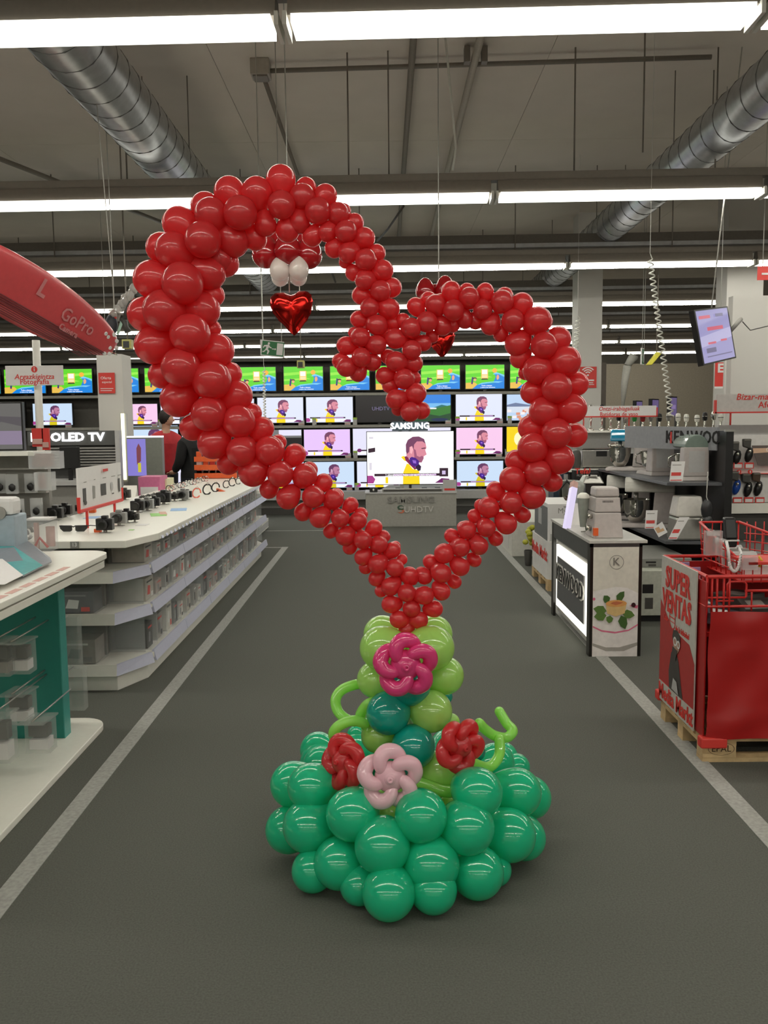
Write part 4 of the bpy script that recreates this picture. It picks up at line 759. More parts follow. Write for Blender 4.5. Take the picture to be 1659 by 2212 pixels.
MB().tube([(x-.1, y-.03, kz+.06), (x-.13, y-.03, kz+.06)], .02, 12).tube([(x-.09, y-.03, kz+.14), (x-.12, y-.03, kz+.14)], .018, 12).build('dial', chrome, t)
MB().lathe([(.02, 0), (.03, .08), (.038, .16), (.042, .2)], (x-.115, y+.12, kz+.05), 16).build('glass_jug', mat('jug_glass', (158, 162, 154), .08), t); MB().lathe([(.044, 0), (.04, .02), (.02, .035), (.0, .037)], (x-.115, y+.12, kz+.25), 16).build('jug_lid', white, t)
t = thing('whisk_attachment', 'small metal beater lying on the kiosk top', 'attachment', (1.39, 6.0, kz)); MB().tube([(1.36, 6.0, kz+.01), (1.45, 6.05, kz+.01)], .005, 6).tube([(1.39, 5.96, kz+.004), (1.41, 6.02, kz+.03)], .005, 6).build('beater', steel, t)
t = thing('light_column', 'leaning translucent lilac light column on the kiosk edge', 'light', (1.34, 6.3, kz))
a = at(1218, 1140, 6.4); b = at(1240, 1055, 6.4); MB().tube([V(a.x, 6.3, kz), V(b.x, 6.42, b.z)], [.032, .032], 4, smooth=False).build('lit_column', emit('lilac_column', (226, 214, 246), .95), t); MB().tube([V(b.x, 6.42, b.z), V(b.x+.012, 6.45, b.z+.04)], .03, 4, smooth=False).build('cap', pinkp, t)
t = thing('white_cone', 'white cone shaped blender base standing behind the leaning column', 'blender', (1.43, 6.5, kz)); MB().lathe([(.07, 0), (.065, .02), (.04, .13), (.035, .16)], (1.45, 6.55, kz), 18).build('base_body', white, t); MB().lathe([(.035, .16), (.055, .28), (.055, .3), (.02, .33), (0, .33)], (1.45, 6.55, kz), 18).build('jug', mat('jug_glass', (140, 144, 136), .1), t); MB().tube([(1.4, 6.53, kz+.2), (1.36, 6.53, kz+.2), (1.36, 6.53, kz+.205)], .02, 10).build('knob', mat('bronze', (90, 75, 60), .4), t)
t = thing('toaster_press', 'small chrome and black sandwich press behind the tall machine', 'appliance', (1.62, 6.7, kz)); frustum(MB(), 1.6, 6.7, kz, kz+.2, .12, .16, .12, .16).build('pedestal', black, t); frustum(MB(), 1.585, 6.68, kz+.3, kz+.36, .17, .16, .11, .1).build('press_body', steel, t, .01); MB().box(1.53, 1.65, 6.63, 6.75, kz+.2, kz+.3).build('press_base', black, t); MB().tube([(1.55, 6.6, kz+.36), (1.56, 6.59, kz+.385), (1.61, 6.59, kz+.385), (1.62, 6.6, kz+.36)], .008, 6).build('handle', black, t)
# ------------------------------------------------------------------ black stand with stand mixers
bs = thing('appliance_stand', 'black stepped stand with two shelves of stand mixers and a grey brand header', 'display stand', (2.45, 8, 0))
sbm = mat('stand_black', (28, 27, 28), .35); sh = mat('stand_shelf', (92, 94, 98), .35, .2)
SX = 2.29; SX1 = 2.78
MB().box(SX1-.06, SX1, 6.95, 7.6, 0, 1.46).build('side_panel', sbm, bs); MB().box(SX+.2, SX1-.0, 9.3, 9.36, 0, 1.2).box(SX1-.02, SX1, 7.6, 9.3, 0, 1.42).build('back_panel', sbm, bs)
MB().box(SX1-.075, SX1+.005, 6.93, 6.96, 1.455, 1.47).build('panel_cap', steel, bs)
MB().prism([(SX, 7.05), (SX1-.06, 7.0), (SX1-.02, 9.25), (SX-.02, 9.25)], 1.02, 1.045).build('shelf', sh, bs, .002)
MB().prism([(SX, 7.05), (SX1-.06, 7.0), (SX1-.02, 9.4), (SX+.0, 9.4)], .54, .565).build('shelf', sh, bs, .002)
MB().prism([(SX+.1, 7.15), (SX1-.06, 7.15), (SX1-.02, 9.3), (SX+.1, 9.3)], 0, .12).build('plinth', sbm, bs)
MB().box(SX+.0, SX+.03, 9.2, 9.25, 0.12, 1.02).build('post', sbm, bs)
a = at(1350, 975, 7.9); b = at(1556, 922, 7.15)
P0 = V(at(1350, 930, 8.2).x, 8.2, 0); P1 = V(SX1-.07, 7.12, 0); Dh = (P1-P0).normalized()
z0, z1 = 1.30, 1.50; MB().plate([P0+V(0, 0, z0), P1+V(0, 0, z0), P1+V(0, 0, z1-.01), P0+V(0, 0, z1)], .03).build('header_panel', mat('header_grey', (148, 150, 154), .4), bs)
def hp(px): # position along header for a photo column
    d = ray(px, 940); n = V(-Dh.y, Dh.x, 0); s = (P0-CAM).dot(n)/d.dot(n); q = CAM+d*s; return V(q.x, q.y, 0)
nrm = V(Dh.y, -Dh.x, 0)
text('header_lettering', 'KEN', hp(1463)+V(0, 0, 1.4), Dh, (0, 0, 1), .15, mat('letter_black', (30, 28, 28), .4), bs, .004, .02); text('header_lettering', 'WOOD', hp(1534)+V(0, 0, 1.40), Dh, (0, 0, 1), .15, mat('letter_black', (30, 28, 28), .4), bs, .004, .02, sx=.85)
art('red_stroke', hp(1449)+V(0, 0, 1.35), Dh, (0, 0, 1), .02, .1, [(redp, [(0, 0), (1, 0), (1, 1), (0, 1)])], bs, .001, .006)
def mixer(x, y, z, s, headm, label, bodym=alu, rz=0):
    """stand mixer seen from behind its column, head and bowl reaching to the left"""
    t = thing('stand_mixer', label, 'stand mixer', (x, y, z), rz); m = MB
    def p(u, v, w): return V(x+u*s, y+v*s, z+w*s)
    m().hexa([p(-.34, -.11, 0), p(.1, -.12, 0), p(.1, .12, 0), p(-.34, .11, 0)], [p(-.34, -.1, .035), p(.09, -.11, .045), p(.09, .11, .045), p(-.34, .1, .035)]).build('base', bodym, t, .008*s)
    m().hexa([p(-.08, -.11, .04), p(.1, -.115, .04), p(.1, .115, .04), p(-.08, .11, .04)], [p(-.06, -.1, .3), p(.1, -.11, .31), p(.1, .11, .31), p(-.06, .1, .3)]).build('column', bodym, t, .01*s)
    n = 12; prof = [(.1*math.cos(math.pi*k/n), .3+.12*math.sin(math.pi*k/n)) for k in range(n+1)]
    m().hexa([p(-.3, v, w) for v, w in prof][::-1], [p(.1, v*1.08, w) for v, w in prof][::-1]).build('head', headm, t, .01*s)
    m().lathe([(.02, .04), (.05, .045), (.085, .09), (.105, .16), (.11, .23), (.115, .235)], p(-.21, 0, 0), 24).build('bowl', chrome, t) if s == 1 else m().lathe([(r*s, h*s) for r, h in [(.02, .04), (.05, .045), (.085, .09), (.105, .16), (.11, .23), (.115, .235)]], p(-.21, 0, 0), 24).build('bowl', chrome, t)
    m().tube([p(-.21, -.11, .22), p(-.21, -.16, .2), p(-.21, -.16, .12), p(-.21, -.1, .1)], .008*s, 6).build('bowl_handle', chrome, t)
    m().cyl(p(-.21, 0, .3), p(-.21, 0, .2), .02*s, n=10).build('drive_shaft', steel, t); m().hexa([p(.101, -.07, .08), p(.101, .07, .08), p(.101, .07, .27), p(.101, -.07, .27)], [p(.103, -.07, .08), p(.103, .07, .08), p(.103, .07, .27), p(.103, -.07, .27)]).build('rear_cover', lgrey, t)
    return t
def mx(px, y, z, s, hm, label, rz): t = mixer(at(px, 1000, y).x, y, z, s, hm, label); t.rotation_euler.z = rz; return t
# rotated so that the column turns its back to the aisle camera
mx(1497, 7.3, 1.045, .92, mat('mixer_sage', (118, 134, 124), .25, coat=.4), 'white stand mixer with a grey green head, nearest on the upper black shelf', -1.6)
mx(1424, 8.0, 1.045, .93, mat('mixer_lilac', (122, 112, 124), .25, coat=.4), 'white stand mixer with a plum grey head, middle of the upper black shelf', -1.5)
mx(1385, 8.8, 1.045, 1, mat('mixer_blue', (22, 128, 164), .2, coat=.5), 'stand mixer with a glossy blue head, farthest on the upper black shelf', -.35)
mx(1432, 8.0, .565, 1.1, mat('mixer_white2', (204, 202, 192), .3), 'white stand mixer with a grey bowl, middle of the lower black shelf', -.3)
mx(1382, 8.7, .565, 1.05, mat('mixer_white3', (206, 204, 196), .3), 'white stand mixer, farthest on the lower black shelf', -.3)
t = thing('food_processor', 'wide pale food processor with a chrome tap on the near lower black shelf', 'food processor', (at(1488, 1150, 7.12).x, 7.15, .565)); x = at(1486, 1150, 7.12).x
frustum(MB(), x, 7.16, .566, .76, .27, .22, .24, .2).build('base_body', steel, t, .02); frustum(MB(), x, 7.16, .762, .93, .24, .2, .19, .16).build('upper_body', mat('mixer_cream', (214, 210, 202), .35), t, .015); MB().tube([(x+.08, 7.05, .75), (x+.08, 7.03, .75), (x+.08, 7.03, .7)], .01, 8).build('tap', chrome, t)
for k, (px0, px1, py0, py1, Y, tilt, l) in enumerate([(1446, 1478, 997, 1040, 6.98, .03, 'white price card leaning by the nearest mixer on the upper shelf'), (1393, 1420, 1103, 1142, 7.2, .02, 'white price card with red price on the lower black shelf, left'), (1443, 1473, 1118, 1165, 6.95, .12, 'tilted white price card at the near edge of the lower shelf')]):
    a = at(px0, py1, Y); b = at(px1, py0, Y); t = thing('price_card', l, 'price card', (a.x, Y, a.z)); q = [V(a.x, Y, a.z), V(b.x-tilt*.3, Y, a.z), V(b.x+tilt*.6, Y+.03, b.z), V(a.x+tilt*.8, Y+.03, b.z)]
    MB().plate(q, .003).build('card', paper, t); w = q[1]-q[0]; h = q[3]-q[0]; art('card_print', q[0], w, h, w.length*.96, h.length, [(greym, R4(.1, .8, .8, .84)), (redp, R4(.08, .28, .85, .45)), (redp, R4(.05, .04, .95, .08))], t)
a = at(1426, 1150, 6.97); t = thing('recipe_card', 'small tilted card with a food picture beside the price cards', 'card', (a.x, 6.97, a.z-.05)); MB().plate([a+V(-.01, 0, -.04), a+V(.06, 0, -.0), a+V(.02, .02, .085), a+V(-.05, .02, .035)], .003).build('card', paper, t); art('card_print', a+V(-.01, 0, -.04), (.07, 0, .04), (-.04, .02, .075), .075, .08, [(mat('food_print', (200, 160, 120)), [(.1, .4), (.9, .3), (.9, .9), (.1, .95)])], t)
t = thing('bagged_cable', 'black bagged plug and cable hanging from the upper black shelf', 'cable', (2.6, 6.93, .7)); a = at(1527, 1100, 6.93); MB().ball((a.x, 6.93, a.z), .05, .025, .085, 12).ball((a.x+.01, 6.93, a.z-.1), .045, .025, .06, 12).build('bag', mat('bag_black', (48, 48, 50), .25), t); MB().tube([(a.x, 6.93, a.z+.3), (a.x-.01, 6.92, a.z+.1), (a.x+.03, 6.92, a.z+.0), (a.x-.01, 6.92, a.z-.15), (a.x+.06, 6.92, a.z-.17), (a.x+.04, 6.92, a.z-.21), (a.x-.02, 6.92, a.z-.17)], .004, 6).build('loose_cable', cable, t)
# boxes on the floor under and beside the stand
for k, (x0, x1, y0, y1, z0, z1, m, l) in enumerate([(1.93, 2.35, 6.6, 7.6, .05, .40, mat('carton_pale', (180, 182, 168), .5, noise=.1), 'long pale carton with dark pictures on the floor behind the kiosk'), (2.0, 2.4, 6.75, 7.5, .40, .47, mat('carton_grey2', (130, 130, 124), .5), 'grey carton lying on the long pale one')]):
    t = thing('carton', l, 'carton', ((x0+x1)/2, (y0+y1)/2, z0)); MB().box(x0, x1, y0, y1, z0, z1).build('carton_body', m, t, .004)
    art('carton_print', (x0, y1, z0), (0, -1, 0), (0, 0, 1), y1-y0, z1-z0, [(black, R4(.1, .2, .35, .7)), (dgrey, R4(.5, .5, .62, .75)), (black, R4(.66, .3, .8, .55)), (black, R4(.42, .12, .52, .3))], t); art('carton_print', (x0, y0, z0), (1, 0, 0), (0, 0, 1), x1-x0, z1-z0, [(black, R4(.1, .5, .3, .7)), (dgrey, R4(.15, .15, .3, .4))], t)
t = thing('low_platform', 'black low platform under the long pale carton', 'platform', (2.15, 7.1, 0)); MB().box(1.95, 2.4, 6.62, 7.62, 0, .05).build('platform_body', sbm, t)
for k, (x, y, r, h, l) in enumerate([(2.1, 7.9, .13, .3, 'dark round appliance under the black stand, nearer'), (2.2, 8.3, .12, .32, 'dark round appliance under the black stand, farther')]):
    t = thing('dark_appliance', l, 'appliance', (x, y, 0)); MB().lathe([(r*.8, 0), (r, .05), (r, h*.8), (r*.7, h), (0, h*1.02)], (x, y, 0), 20).build('appliance_body', mat('navy_plastic', (38, 42, 58), .3), t); MB().tube([(x-.05, y-r, h*.7), (x+.05, y-r, h*.7)], .008, 6).build('handle', steel, t)
# ------------------------------------------------------------------ white counter with fryer and hand blenders
wc = thing('white_counter', 'white counter behind the kiosk carrying the steel fryer and blenders', 'counter', (2.6, 9.9, 0))
cz = at(1290, 1012, 9.6).z; MB().box(2.0, 2.75, 9.45, 10.2, cz-.03, cz).build('worktop', white, wc, .003); MB().box(2.0, 4.6, 10.2, 10.3, 0, at(1290, 935, 10).z).build('back_panel', lgrey, wc)
MB().box(2.02, 2.75, 9.5, 10.2, 0, cz-.03).build('cabinet', blackm, wc)
zs = at(1350, 930, 9.9).z; MB().box(2.05, 4.5, 10.0, 10.2, zs-.02, zs).build('upper_shelf', white, wc)
FY = 9.6; a = at(1258, 1008, FY); b = at(1328, 968, FY); t = thing('deep_fryer', 'square stainless steel deep fryer on the white counter', 'fryer', ((a.x+b.x)/2, FY, cz))
MB().box(a.x, b.x, FY, FY+.3, cz+.015, b.z-.015).build('fryer_body', steel, t, .012); MB().box(a.x-.005, b.x+.005, FY-.005, FY+.3, b.z-.015, b.z).build('rim', chrome, t, .004); MB().box(a.x+.15, a.x+.27, FY-.004, FY, b.z-.09, b.z-.03).build('handle_recess', blackm, t, .002)
for x in (a.x+.03, b.x-.08): MB().box(x, x+.05, FY, FY+.03, cz, cz+.015).build('foot', black, t)
t = thing('coffee_machine', 'small black appliance with chrome lid right of the deep fryer', 'appliance', (at(1334, 980, 9.7).x, 9.7, cz)); x = at(1334, 980, 9.7).x; MB().box(x-.05, x+.06, 9.65, 9.9, cz, cz+.24).build('machine_body', black, t, .01); MB().ball((x-.03, 9.68, cz+.25), .09, .08, .03, 14).build('lid', chrome, t)
t = thing('dark_jug', 'dark jug left of the deep fryer', 'jug', (at(1246, 1000, 9.6).x, 9.6, cz)); x = at(1246, 1000, 9.6).x; MB().lathe([(.04, 0), (.055, .05), (.05, .16), (.035, .2), (0, .2)], (x, 9.62, cz), 16).build('jug_body', dgrey, t); MB().tube([(x-.04, 9.6, cz+.16), (x-.08, 9.6, cz+.12), (x-.05, 9.6, cz+.05)], .008, 6).build('handle', black, t)
hb = None; bm = [steel, white, black, mat('bl_green', (50, 150, 70)), mat('bl_red', (150, 40, 40)), chrome]
for k, (px, sc_, c1, nm) in enumerate([(1276, 1.5, 0, 'tall steel'), (1300, 1.5, 2, 'tall black and chrome'), (1319, 1.3, 1, 'tall white'), (1336, 1.1, 2, 'black'), (1350, .8, 0, 'slim steel'), (1370, 1.0, 3, 'bright green'), (1388, .95, 4, 'red and white'), (1405, .95, 0, 'steel'), (1424, .95, 2, 'dark'), (1444, 1.0, 0, 'chrome'), (1464, .95, 1, 'white'), (1482, .9, 1, 'slim white'), (1505, .85, 1, 'pale'), (1522, 1.0, 2, 'black and steel'), (1541, 1.05, 5, 'chrome topped'), (1556, .9, 1, 'last white')]):
    y = 10.05; x = at(px, 930, y).x; t = thing('hand_blender', '%s hand blender, %s from the left in the back row' % (nm, ORD[k]), 'hand blender', (x, y, zs), 0, 'row of hand blenders')
    h = .2*sc_; base = zs
    MB().lathe([(.035, 0), (.035, .02), (.012, .03), (.014, h*.45), (.012, h*.5)], (x, y, base), 12).build('blade_shaft', chrome, t)
    hd_ = MB().lathe([(.014, h*.5), (.026, h*.56), (.03, h*.8), (.024, h*.97), (.008, h)], (x, y, base), 14).build('handle', bm[c1], t); MB().lathe([(.031, h*.74), (.032, h*.78)], (x, y, base), 14).build('grip_band', [black, chrome, steel][k % 3], hd_)
t = thing('shelf_sign', 'white shelf sign with red lettering and red rail above the hand blenders', 'sign', (at(1340, 900, 9.95).x, 9.95, at(1340, 905, 9.95).z)); a = at(1262, 902, 9.95); b = at(1418, 876, 9.95)
MB().box(a.x, b.x, 9.95, 9.97, a.z+.015, b.z).build('sign_board', paper, t); MB().box(a.x-.2, b.x+.01, 9.945, 9.97, a.z, a.z+.015).box(b.x, b.x+.015, 9.945, 9.97, a.z, b.z-.02).build('red_frame', redp, t); MB().cyl((b.x-.3, 9.98, zs), (b.x-.3, 9.98, a.z), .008, n=6).cyl((a.x, 9.98, zs), (a.x, 9.98, a.z), .008, n=6).build('leg', redp, t)
xm = at(1337, 890, 9.95).x; text('lettering', 'Ontzi-irabiagailuak', (xm, 9.95, at(1340, 883, 9.95).z), (1, 0, 0), (0, 0, 1), .068, redp, t, .003, .008, shear=.2, sx=.9); text('lettering', 'Batidoras de vaso', (xm, 9.95, at(1340, 895, 9.95).z), (1, 0, 0), (0, 0, 1), .068, redp, t, .003, .008, sx=.88)
# boxes under the fryer
a = at(1240, 1092, 9.3); b = at(1318, 1012, 9.3); t = thing('brand_carton', 'black carton with red brand lettering below the deep fryer', 'carton', ((a.x+b.x)/2, 9.3, 0)); MB().box(a.x, b.x, 9.3, 9.44, a.z, b.z-.02).build('carton_body', blackm, t, .003); MB().box(a.x, b.x, 9.32, 9.44, 0, a.z).build('lower_carton', dgrey, t)
text('lettering', 'Tefal', (at(1259, 1018, 9.3).x, 9.3, at(1259, 1018, 9.3).z), (1, 0, 0), (0, 0, 1), .08, redp, t, .002, .03); text('lettering', 'FILTRA PRO', (at(1262, 1027, 9.3).x, 9.3, at(1262, 1027, 9.3).z), (1, 0, 0), (0, 0, 1), .03, lgrey, t, .002); text('lettering', 'Inox & Design', (at(1266, 1032, 9.3).x+.02, 9.3, at(1262, 1032, 9.3).z), (1, 0, 0), (0, 0, 1), .026, lgrey, t, .002)
art('carton_print', (a.x, 9.3, a.z), (1, 0, 0), (0, 0, 1), b.x-a.x, b.z-a.z-.02, [(lgrey, EL(.17, .45, .07, .07)), (lgrey, R4(.15, .25, .19, .4))], t)
for k, (px0, px1, py0, py1, Y, m, l) in enumerate([(1195, 1240, 1000, 1120, 9.6, mat('carton_navy', (42, 58, 74)), 'dark blue carton left of the black brand carton'), (1215, 1245, 1050, 1120, 9.2, dgrey, 'grey steel pot standing before the blue carton')]):
    a = at(px0, py1, Y); b = at(px1, py0, Y)
    if k == 0: t = thing('carton', l, 'carton', (a.x, Y, 0)); MB().box(a.x, b.x, Y, Y+.3, 0, b.z).build('carton_body', m, t); art('carton_print', (a.x, Y, a.z), (1, 0, 0), (0, 0, 1), b.x-a.x, b.z-a.z, [(lgrey, R4(.5, .62, .85, .8)), (steel, R4(.2, .55, .45, .7))], t)
    else:
        t = thing('cooking_pot', l, 'pot', ((a.x+b.x)/2, Y, .6)); MB().lathe([(.05, 0), (.08, .02), (.085, .2), (.09, .21), (0, .21)], ((a.x+b.x)/2, Y, .72), 18).build('pot_body', steel, t); MB().box(a.x-.02, b.x+.02, Y-.1, Y+.1, 0, .72).build('pedestal', dgrey, t)
        MB().tube([((a.x+b.x)/2-.1, Y-.1, .6), ((a.x+b.x)/2-.12, Y-.1, .85), ((a.x+b.x)/2-.05, Y-.1, .93), ((a.x+b.x)/2+.03, Y-.1, .85), ((a.x+b.x)/2+.04, Y-.1, .6)], .016, 8).build('handle', black, t)
# kitchen machine box on its cloth covered pallet
def pallet(x0, x1, y0, y1, label, h=.11, boards=5, mark=None):
    t = thing('wooden_pallet', label, 'pallet', ((x0+x1)/2, (y0+y1)/2, 0)); w = (y1-y0); b = h/6
    for k in range(3):
        y = y0+(w-.1*w/.8)*k/2; yb = y+.1*w/.8; MB().box(x0, x1, y, yb, 0, b).build('bottom_board', wood, t)
        for j in range(3):
            bx_ = .145*(x1-x0)/1.2+.03; x = x0+(x1-x0-bx_)*j/2; MB().box(x, x+bx_, y, yb, b, h-2*b).build('block', wood, t, .002)
    for j in range(3): bx_ = .145*(x1-x0)/1.2+.03; x = x0+(x1-x0-bx_)*j/2; MB().box(x, x+bx_, y0, y1, h-2*b, h-b).build('cross_board', wood, t)
    for k in range(boards): y = y0+(w-w*.16)*k/(boards-1); MB().box(x0, x1, y, y+w*.16, h-b, h).build('top_board', wood, t)
    return t
pallet(1.48, 1.98, 7.86, 8.72, 'wooden pallet under the white cloth covered stack left of the kiosk', .105)
t = thing('cloth_cover', 'white cloth cover with red lettering over the stack on the left pallet', 'cloth', (1.73, 8.3, .106)); MB().prism(rounded(1.475, 1.97, 7.855, 8.72, .06), .106, .455).build('cover_sheet', mat('cloth_white', (214, 212, 208), .8, bump=.3, scale=8), t)
text('lettering', 'Media Markt', (1.475, 8.28, .32), (0, -1, 0), (0, 0, 1), .15, redp, t, .003, .03, sx=1.0)
a = at(1147, 1157, 8.5); t = thing('machine_carton', 'white cooking machine carton with dark side on the cloth covered stack', 'carton', (1.7, 8.2, .456)); x0 = 1.485; MB().box(x0, x0+.42, 7.9, 8.6, .456, .80).build('carton_body', paper, t, .003)
art('carton_print', (x0, 7.9, .456), (1, 0, 0), (0, 0, 1), .42, .344, [(dgrey, [(.12, .36), (.32, .32), (.36, .62), (.14, .6)]), (dgrey, R4(.42, .6, .62, .65)), (dgrey, R4(.47, .42, .57, .62)), (dgrey, R4(.42, .4, .62, .44)), (mat('carton_taupe', (120, 116, 108)), R4(.72, .4, .82, .58)), (lgrey, R4(.05, .02, .6, .2))], t)
art('side_print', (x0, 8.6, .456), (0, -1, 0), (0, 0, 1), .7, .344, [(mat('side_dark', (108, 110, 110)), R4(0, 0, .97, .9)), (lgrey, R4(.3, .35, .55, .8))], t)
text('lettering', 'My', (x0+.13, 7.899, .735), (1, 0, 0), (0, 0, 1), .07, greym, t, .002); text('lettering', 'cook', (x0+.25, 7.899, .733), (1, 0, 0), (0, 0, 1), .072, dgrey, t, .002, .04); text('lettering', 'TAURUS', (x0+.18, 7.899, .77), (1, 0, 0), (0, 0, 1), .02, dgrey, t, .002, .03)
# low white counters further back
t = thing('white_counter', 'plain low white counter at the far right end of the aisle', 'counter', (1.9, 10.6, 0)); MB().box(1.455, 1.98, 9.95, 11.4, .0, .40).build('counter_body', mat('counter_white', (206, 204, 194), .6), t, .004); MB().box(1.452, 1.456, 10.2, 11.2, .05, .35).build('side_panel', wallm, t)
t = thing('flower_vase', 'dark vase with yellow green flowers beside the cloth covered stack', 'vase', (1.52, 9.6, 0)); x = at(1141, 1170, 9.3).x; MB().lathe([(.03, 0), (.035, .02), (.045, .16), (.04, .17)], (x, 9.3, 0), 14).build('vase_body', dgrey, t)
random.seed(2)
for k in range(9): MB().ball((x+random.uniform(-.04, .05), 9.3+random.uniform(-.04, .04), .24+k*.022), .035, .03, .03, 8).build('blossom', mat('yellow_flower', (186, 184, 60)), t)
# ------------------------------------------------------------------ shaver wall
Y7 = 7.6; a = at(1560, 1125, Y7); 
sw = thing('shaver_display', 'pale sloping display board with six shavers above the red baskets', 'display board', (3.5, Y7, 0))
bx0 = at(1566, 1000, Y7).x; zt_ = at(1600, 918, Y7).z; zb_ = at(1600, 1085, Y7).z
MB().box(bx0-.02, bx0+2, Y7+.12, Y7+.2, 0, zt_).build('board', lgrey, sw); MB().hexa([(bx0-.02, Y7-.02, zb_), (bx0+2, Y7-.02, zb_), (bx0+2, Y7+.12, zb_), (bx0-.02, Y7+.12, zb_)], [(bx0-.02, Y7+.1, zt_-.09), (bx0+2, Y7+.1, zt_-.09), (bx0+2, Y7+.12, zt_-.09), (bx0-.02, Y7+.12, zt_-.09)]).build('sloped_panel', mat('shaver_white', (206, 204, 200), .45), sw)
zz = at(1600, 1023, Y7).z; MB().box(bx0-.02, bx0+2, Y7-.02, Y7+.06, zz-.004, zz).build('step_edge', redp, sw); z4 = at(1600, 1108, Y7).z
MB().box(bx0-.02, bx0+2, Y7-.05, Y7+.12, z4, zb_-.005).build('ledge', white, sw); MB().box(bx0-.02, bx0+2, Y7, Y7+.12, 0.5, z4-.01).build('lower_panel', dgrey, sw)
def shv(px, py, kind, lab):
    p = at(px, py, Y7-.02); t = thing('shaver', lab, 'shaver', (p.x, p.y, p.z-.08)); R_ = Matrix.Rotation(.25, 3, 'Y')
    MB().ball(p+V(.02, 0, -.05), .035, .03, .07, 12, rot=R_).build('shaver_body', black if kind != 1 else mat('shaver_blue', (30, 70, 150), .2), t)
    MB().hexa([p+V(-.035, -.02, .02), p+V(.03, -.02, .0), p+V(.03, .02, .0), p+V(-.035, .02, .02)], [p+V(-.04, -.02, .09), p+V(.035, -.02, .09), p+V(.035, .02, .09), p+V(-.04, .02, .09)]).build('shaver_head', dgrey if kind != 2 else mat('shaver_ring', (80, 62, 50), .3), t, .01); MB().box(p.x-.03, p.x+.03, p.y-.024, p.y-.018, p.z+.075, p.z+.083).ball(p+V(.015, -.03, -.02), .014).build('trim_band', chrome, t)
for px, py, kd, l in [(1587, 976, 0, 'left dark trimmer on the upper step of the shaver board'), (1613, 970, 0, 'right dark trimmer on the upper step of the shaver board'), (1567, 975, 0, 'dark trimmer at the black panel edge of the shaver board'), (1586, 1040, 1, 'shaver with a blue end on the lower step of the board'), (1611, 1045, 0, 'middle dark shaver on the lower step of the board'), (1633, 1043, 2, 'shaver with bronze round head on the lower step, rightmost')]: shv(px, py, kd, l)
for r_, (py0, py1, xs) in enumerate([(999, 1012, (1570, 1594, 1618)), (1074, 1086, (1593, 1617, 1641))]):
    for k, px in enumerate(xs):
        a = at(px-10, py1, Y7-.03); b = at(px+10, py0, Y7-.03); t = thing('price_card', 'small red edged price card, %s on the %s step of the shaver board' % (ORD[k], ['upper', 'lower'][r_]), 'price card', (a.x, Y7-.03, a.z)); MB().box(a.x, b.x, Y7-.035, Y7-.028, a.z, b.z).build('card', redp, t); MB().box(a.x+.008, b.x-.008, Y7-.037, Y7-.035, a.z+.006, b.z-.014).build('paper_insert', paper, t)
        c = at(px+2, py1+7, Y7-.03); MB().cyl(c, c+V(0, -.006, 0), .02, n=16).build('red_button', redp, t); MB().box(c.x-.004, c.x+.004, c.y-.009, c.y-.006, c.z-.01, c.z+.01).build('arrow', paper, t)
a = at(1626, 1005, Y7-.03); b = at(1690, 962, Y7-.03); t = thing('picture_card', 'brown picture card with a round symbol at the right edge of the shaver board', 'card', (a.x, Y7-.03, a.z)); MB().plate([(a.x+.04, Y7-.04, a.z), (b.x, Y7-.04, a.z), (b.x, Y7-.0, b.z), (a.x, Y7-.0, b.z)], .004).build('card', mat('card_brown', (84, 68, 62)), t); art('card_print', (a.x, Y7-.04, a.z), (1, 0, 0), (0, .04, b.z-a.z), b.x-a.x, b.z-a.z, [(mat('card_tan', (210, 170, 140)), [(.03, .62), (1, .7), (1, .9), (.03, .88)]), (paper, ring(.6, .8, .12, .02))], t)
a = at(1570, 1085, Y7-.04); tag(MB().plate([(a.x-.05, Y7-.06, a.z), (a.x+.02, Y7-.06, a.z), (a.x-.03, Y7-.03, a.z+.14), (a.x-.05, Y7-.03, a.z+.14)], .005).build('blue_card', mat('blue_card2', (30, 120, 180))), 'thin blue card beside the black side panel', 'card')
# big department sign on the right
t = thing('department_sign', 'large white department sign with red lettering and red frame cut by the right edge', 'sign', (3.3, 7.45, zt_)); a = at(1547, 890, 7.45); b = at(1760, 850, 7.45)
MB().box(a.x, b.x, 7.45, 7.47, a.z, b.z).build('sign_board', mat('sign_pale', (200, 194, 190), .5), t); MB().box(a.x-.012, b.x, 7.44, 7.475, a.z-.012, a.z).box(a.x-.014, a.x, 7.44, 7.475, a.z-.012, a.z+.1).build('red_frame', redp, t); MB().cyl((at(1578, 900, 7.46).x, 7.46, zt_), (at(1578, 900, 7.46).x, 7.46, a.z), .008, n=8).build('leg', redp, t)
text('lettering', 'Bizar-makinak', (at(1590, 858, 7.45).x, 7.45, at(1590, 858, 7.45).z), (1, 0, 0), (0, 0, 1), .075, redp, t, .002, .015, align='LEFT', shear=.2); text('lettering', 'Afeitadoras', (at(1638, 875, 7.45).x, 7.45, at(1638, 875, 7.45).z), (1, 0, 0), (0, 0, 1), .075, redp, t, .002, .015, align='LEFT')
a = at(1544, 835, 8.9); b = at(1563, 783, 8.9); t = thing('red_banner', 'narrow red banner with a white letter behind the hanging screen', 'banner', (a.x, 8.9, a.z)); MB().cyl((a.x+.04, 8.905, b.z), (a.x+.04, 8.905, 4.8), .003, n=5).build('cord', cable, t); MB().box(a.x, b.x, 8.9, 8.91, a.z, b.z).build('sheet', redp, t); MB().box(a.x, b.x, 8.9, 8.91, a.z-.02, a.z).build('white_hem', paper, t); text('lettering', 'E', (b.x-.03, 8.9, b.z-.06), (1, 0, 0), (0, 0, 1), .12, paper, t, .002, .04)
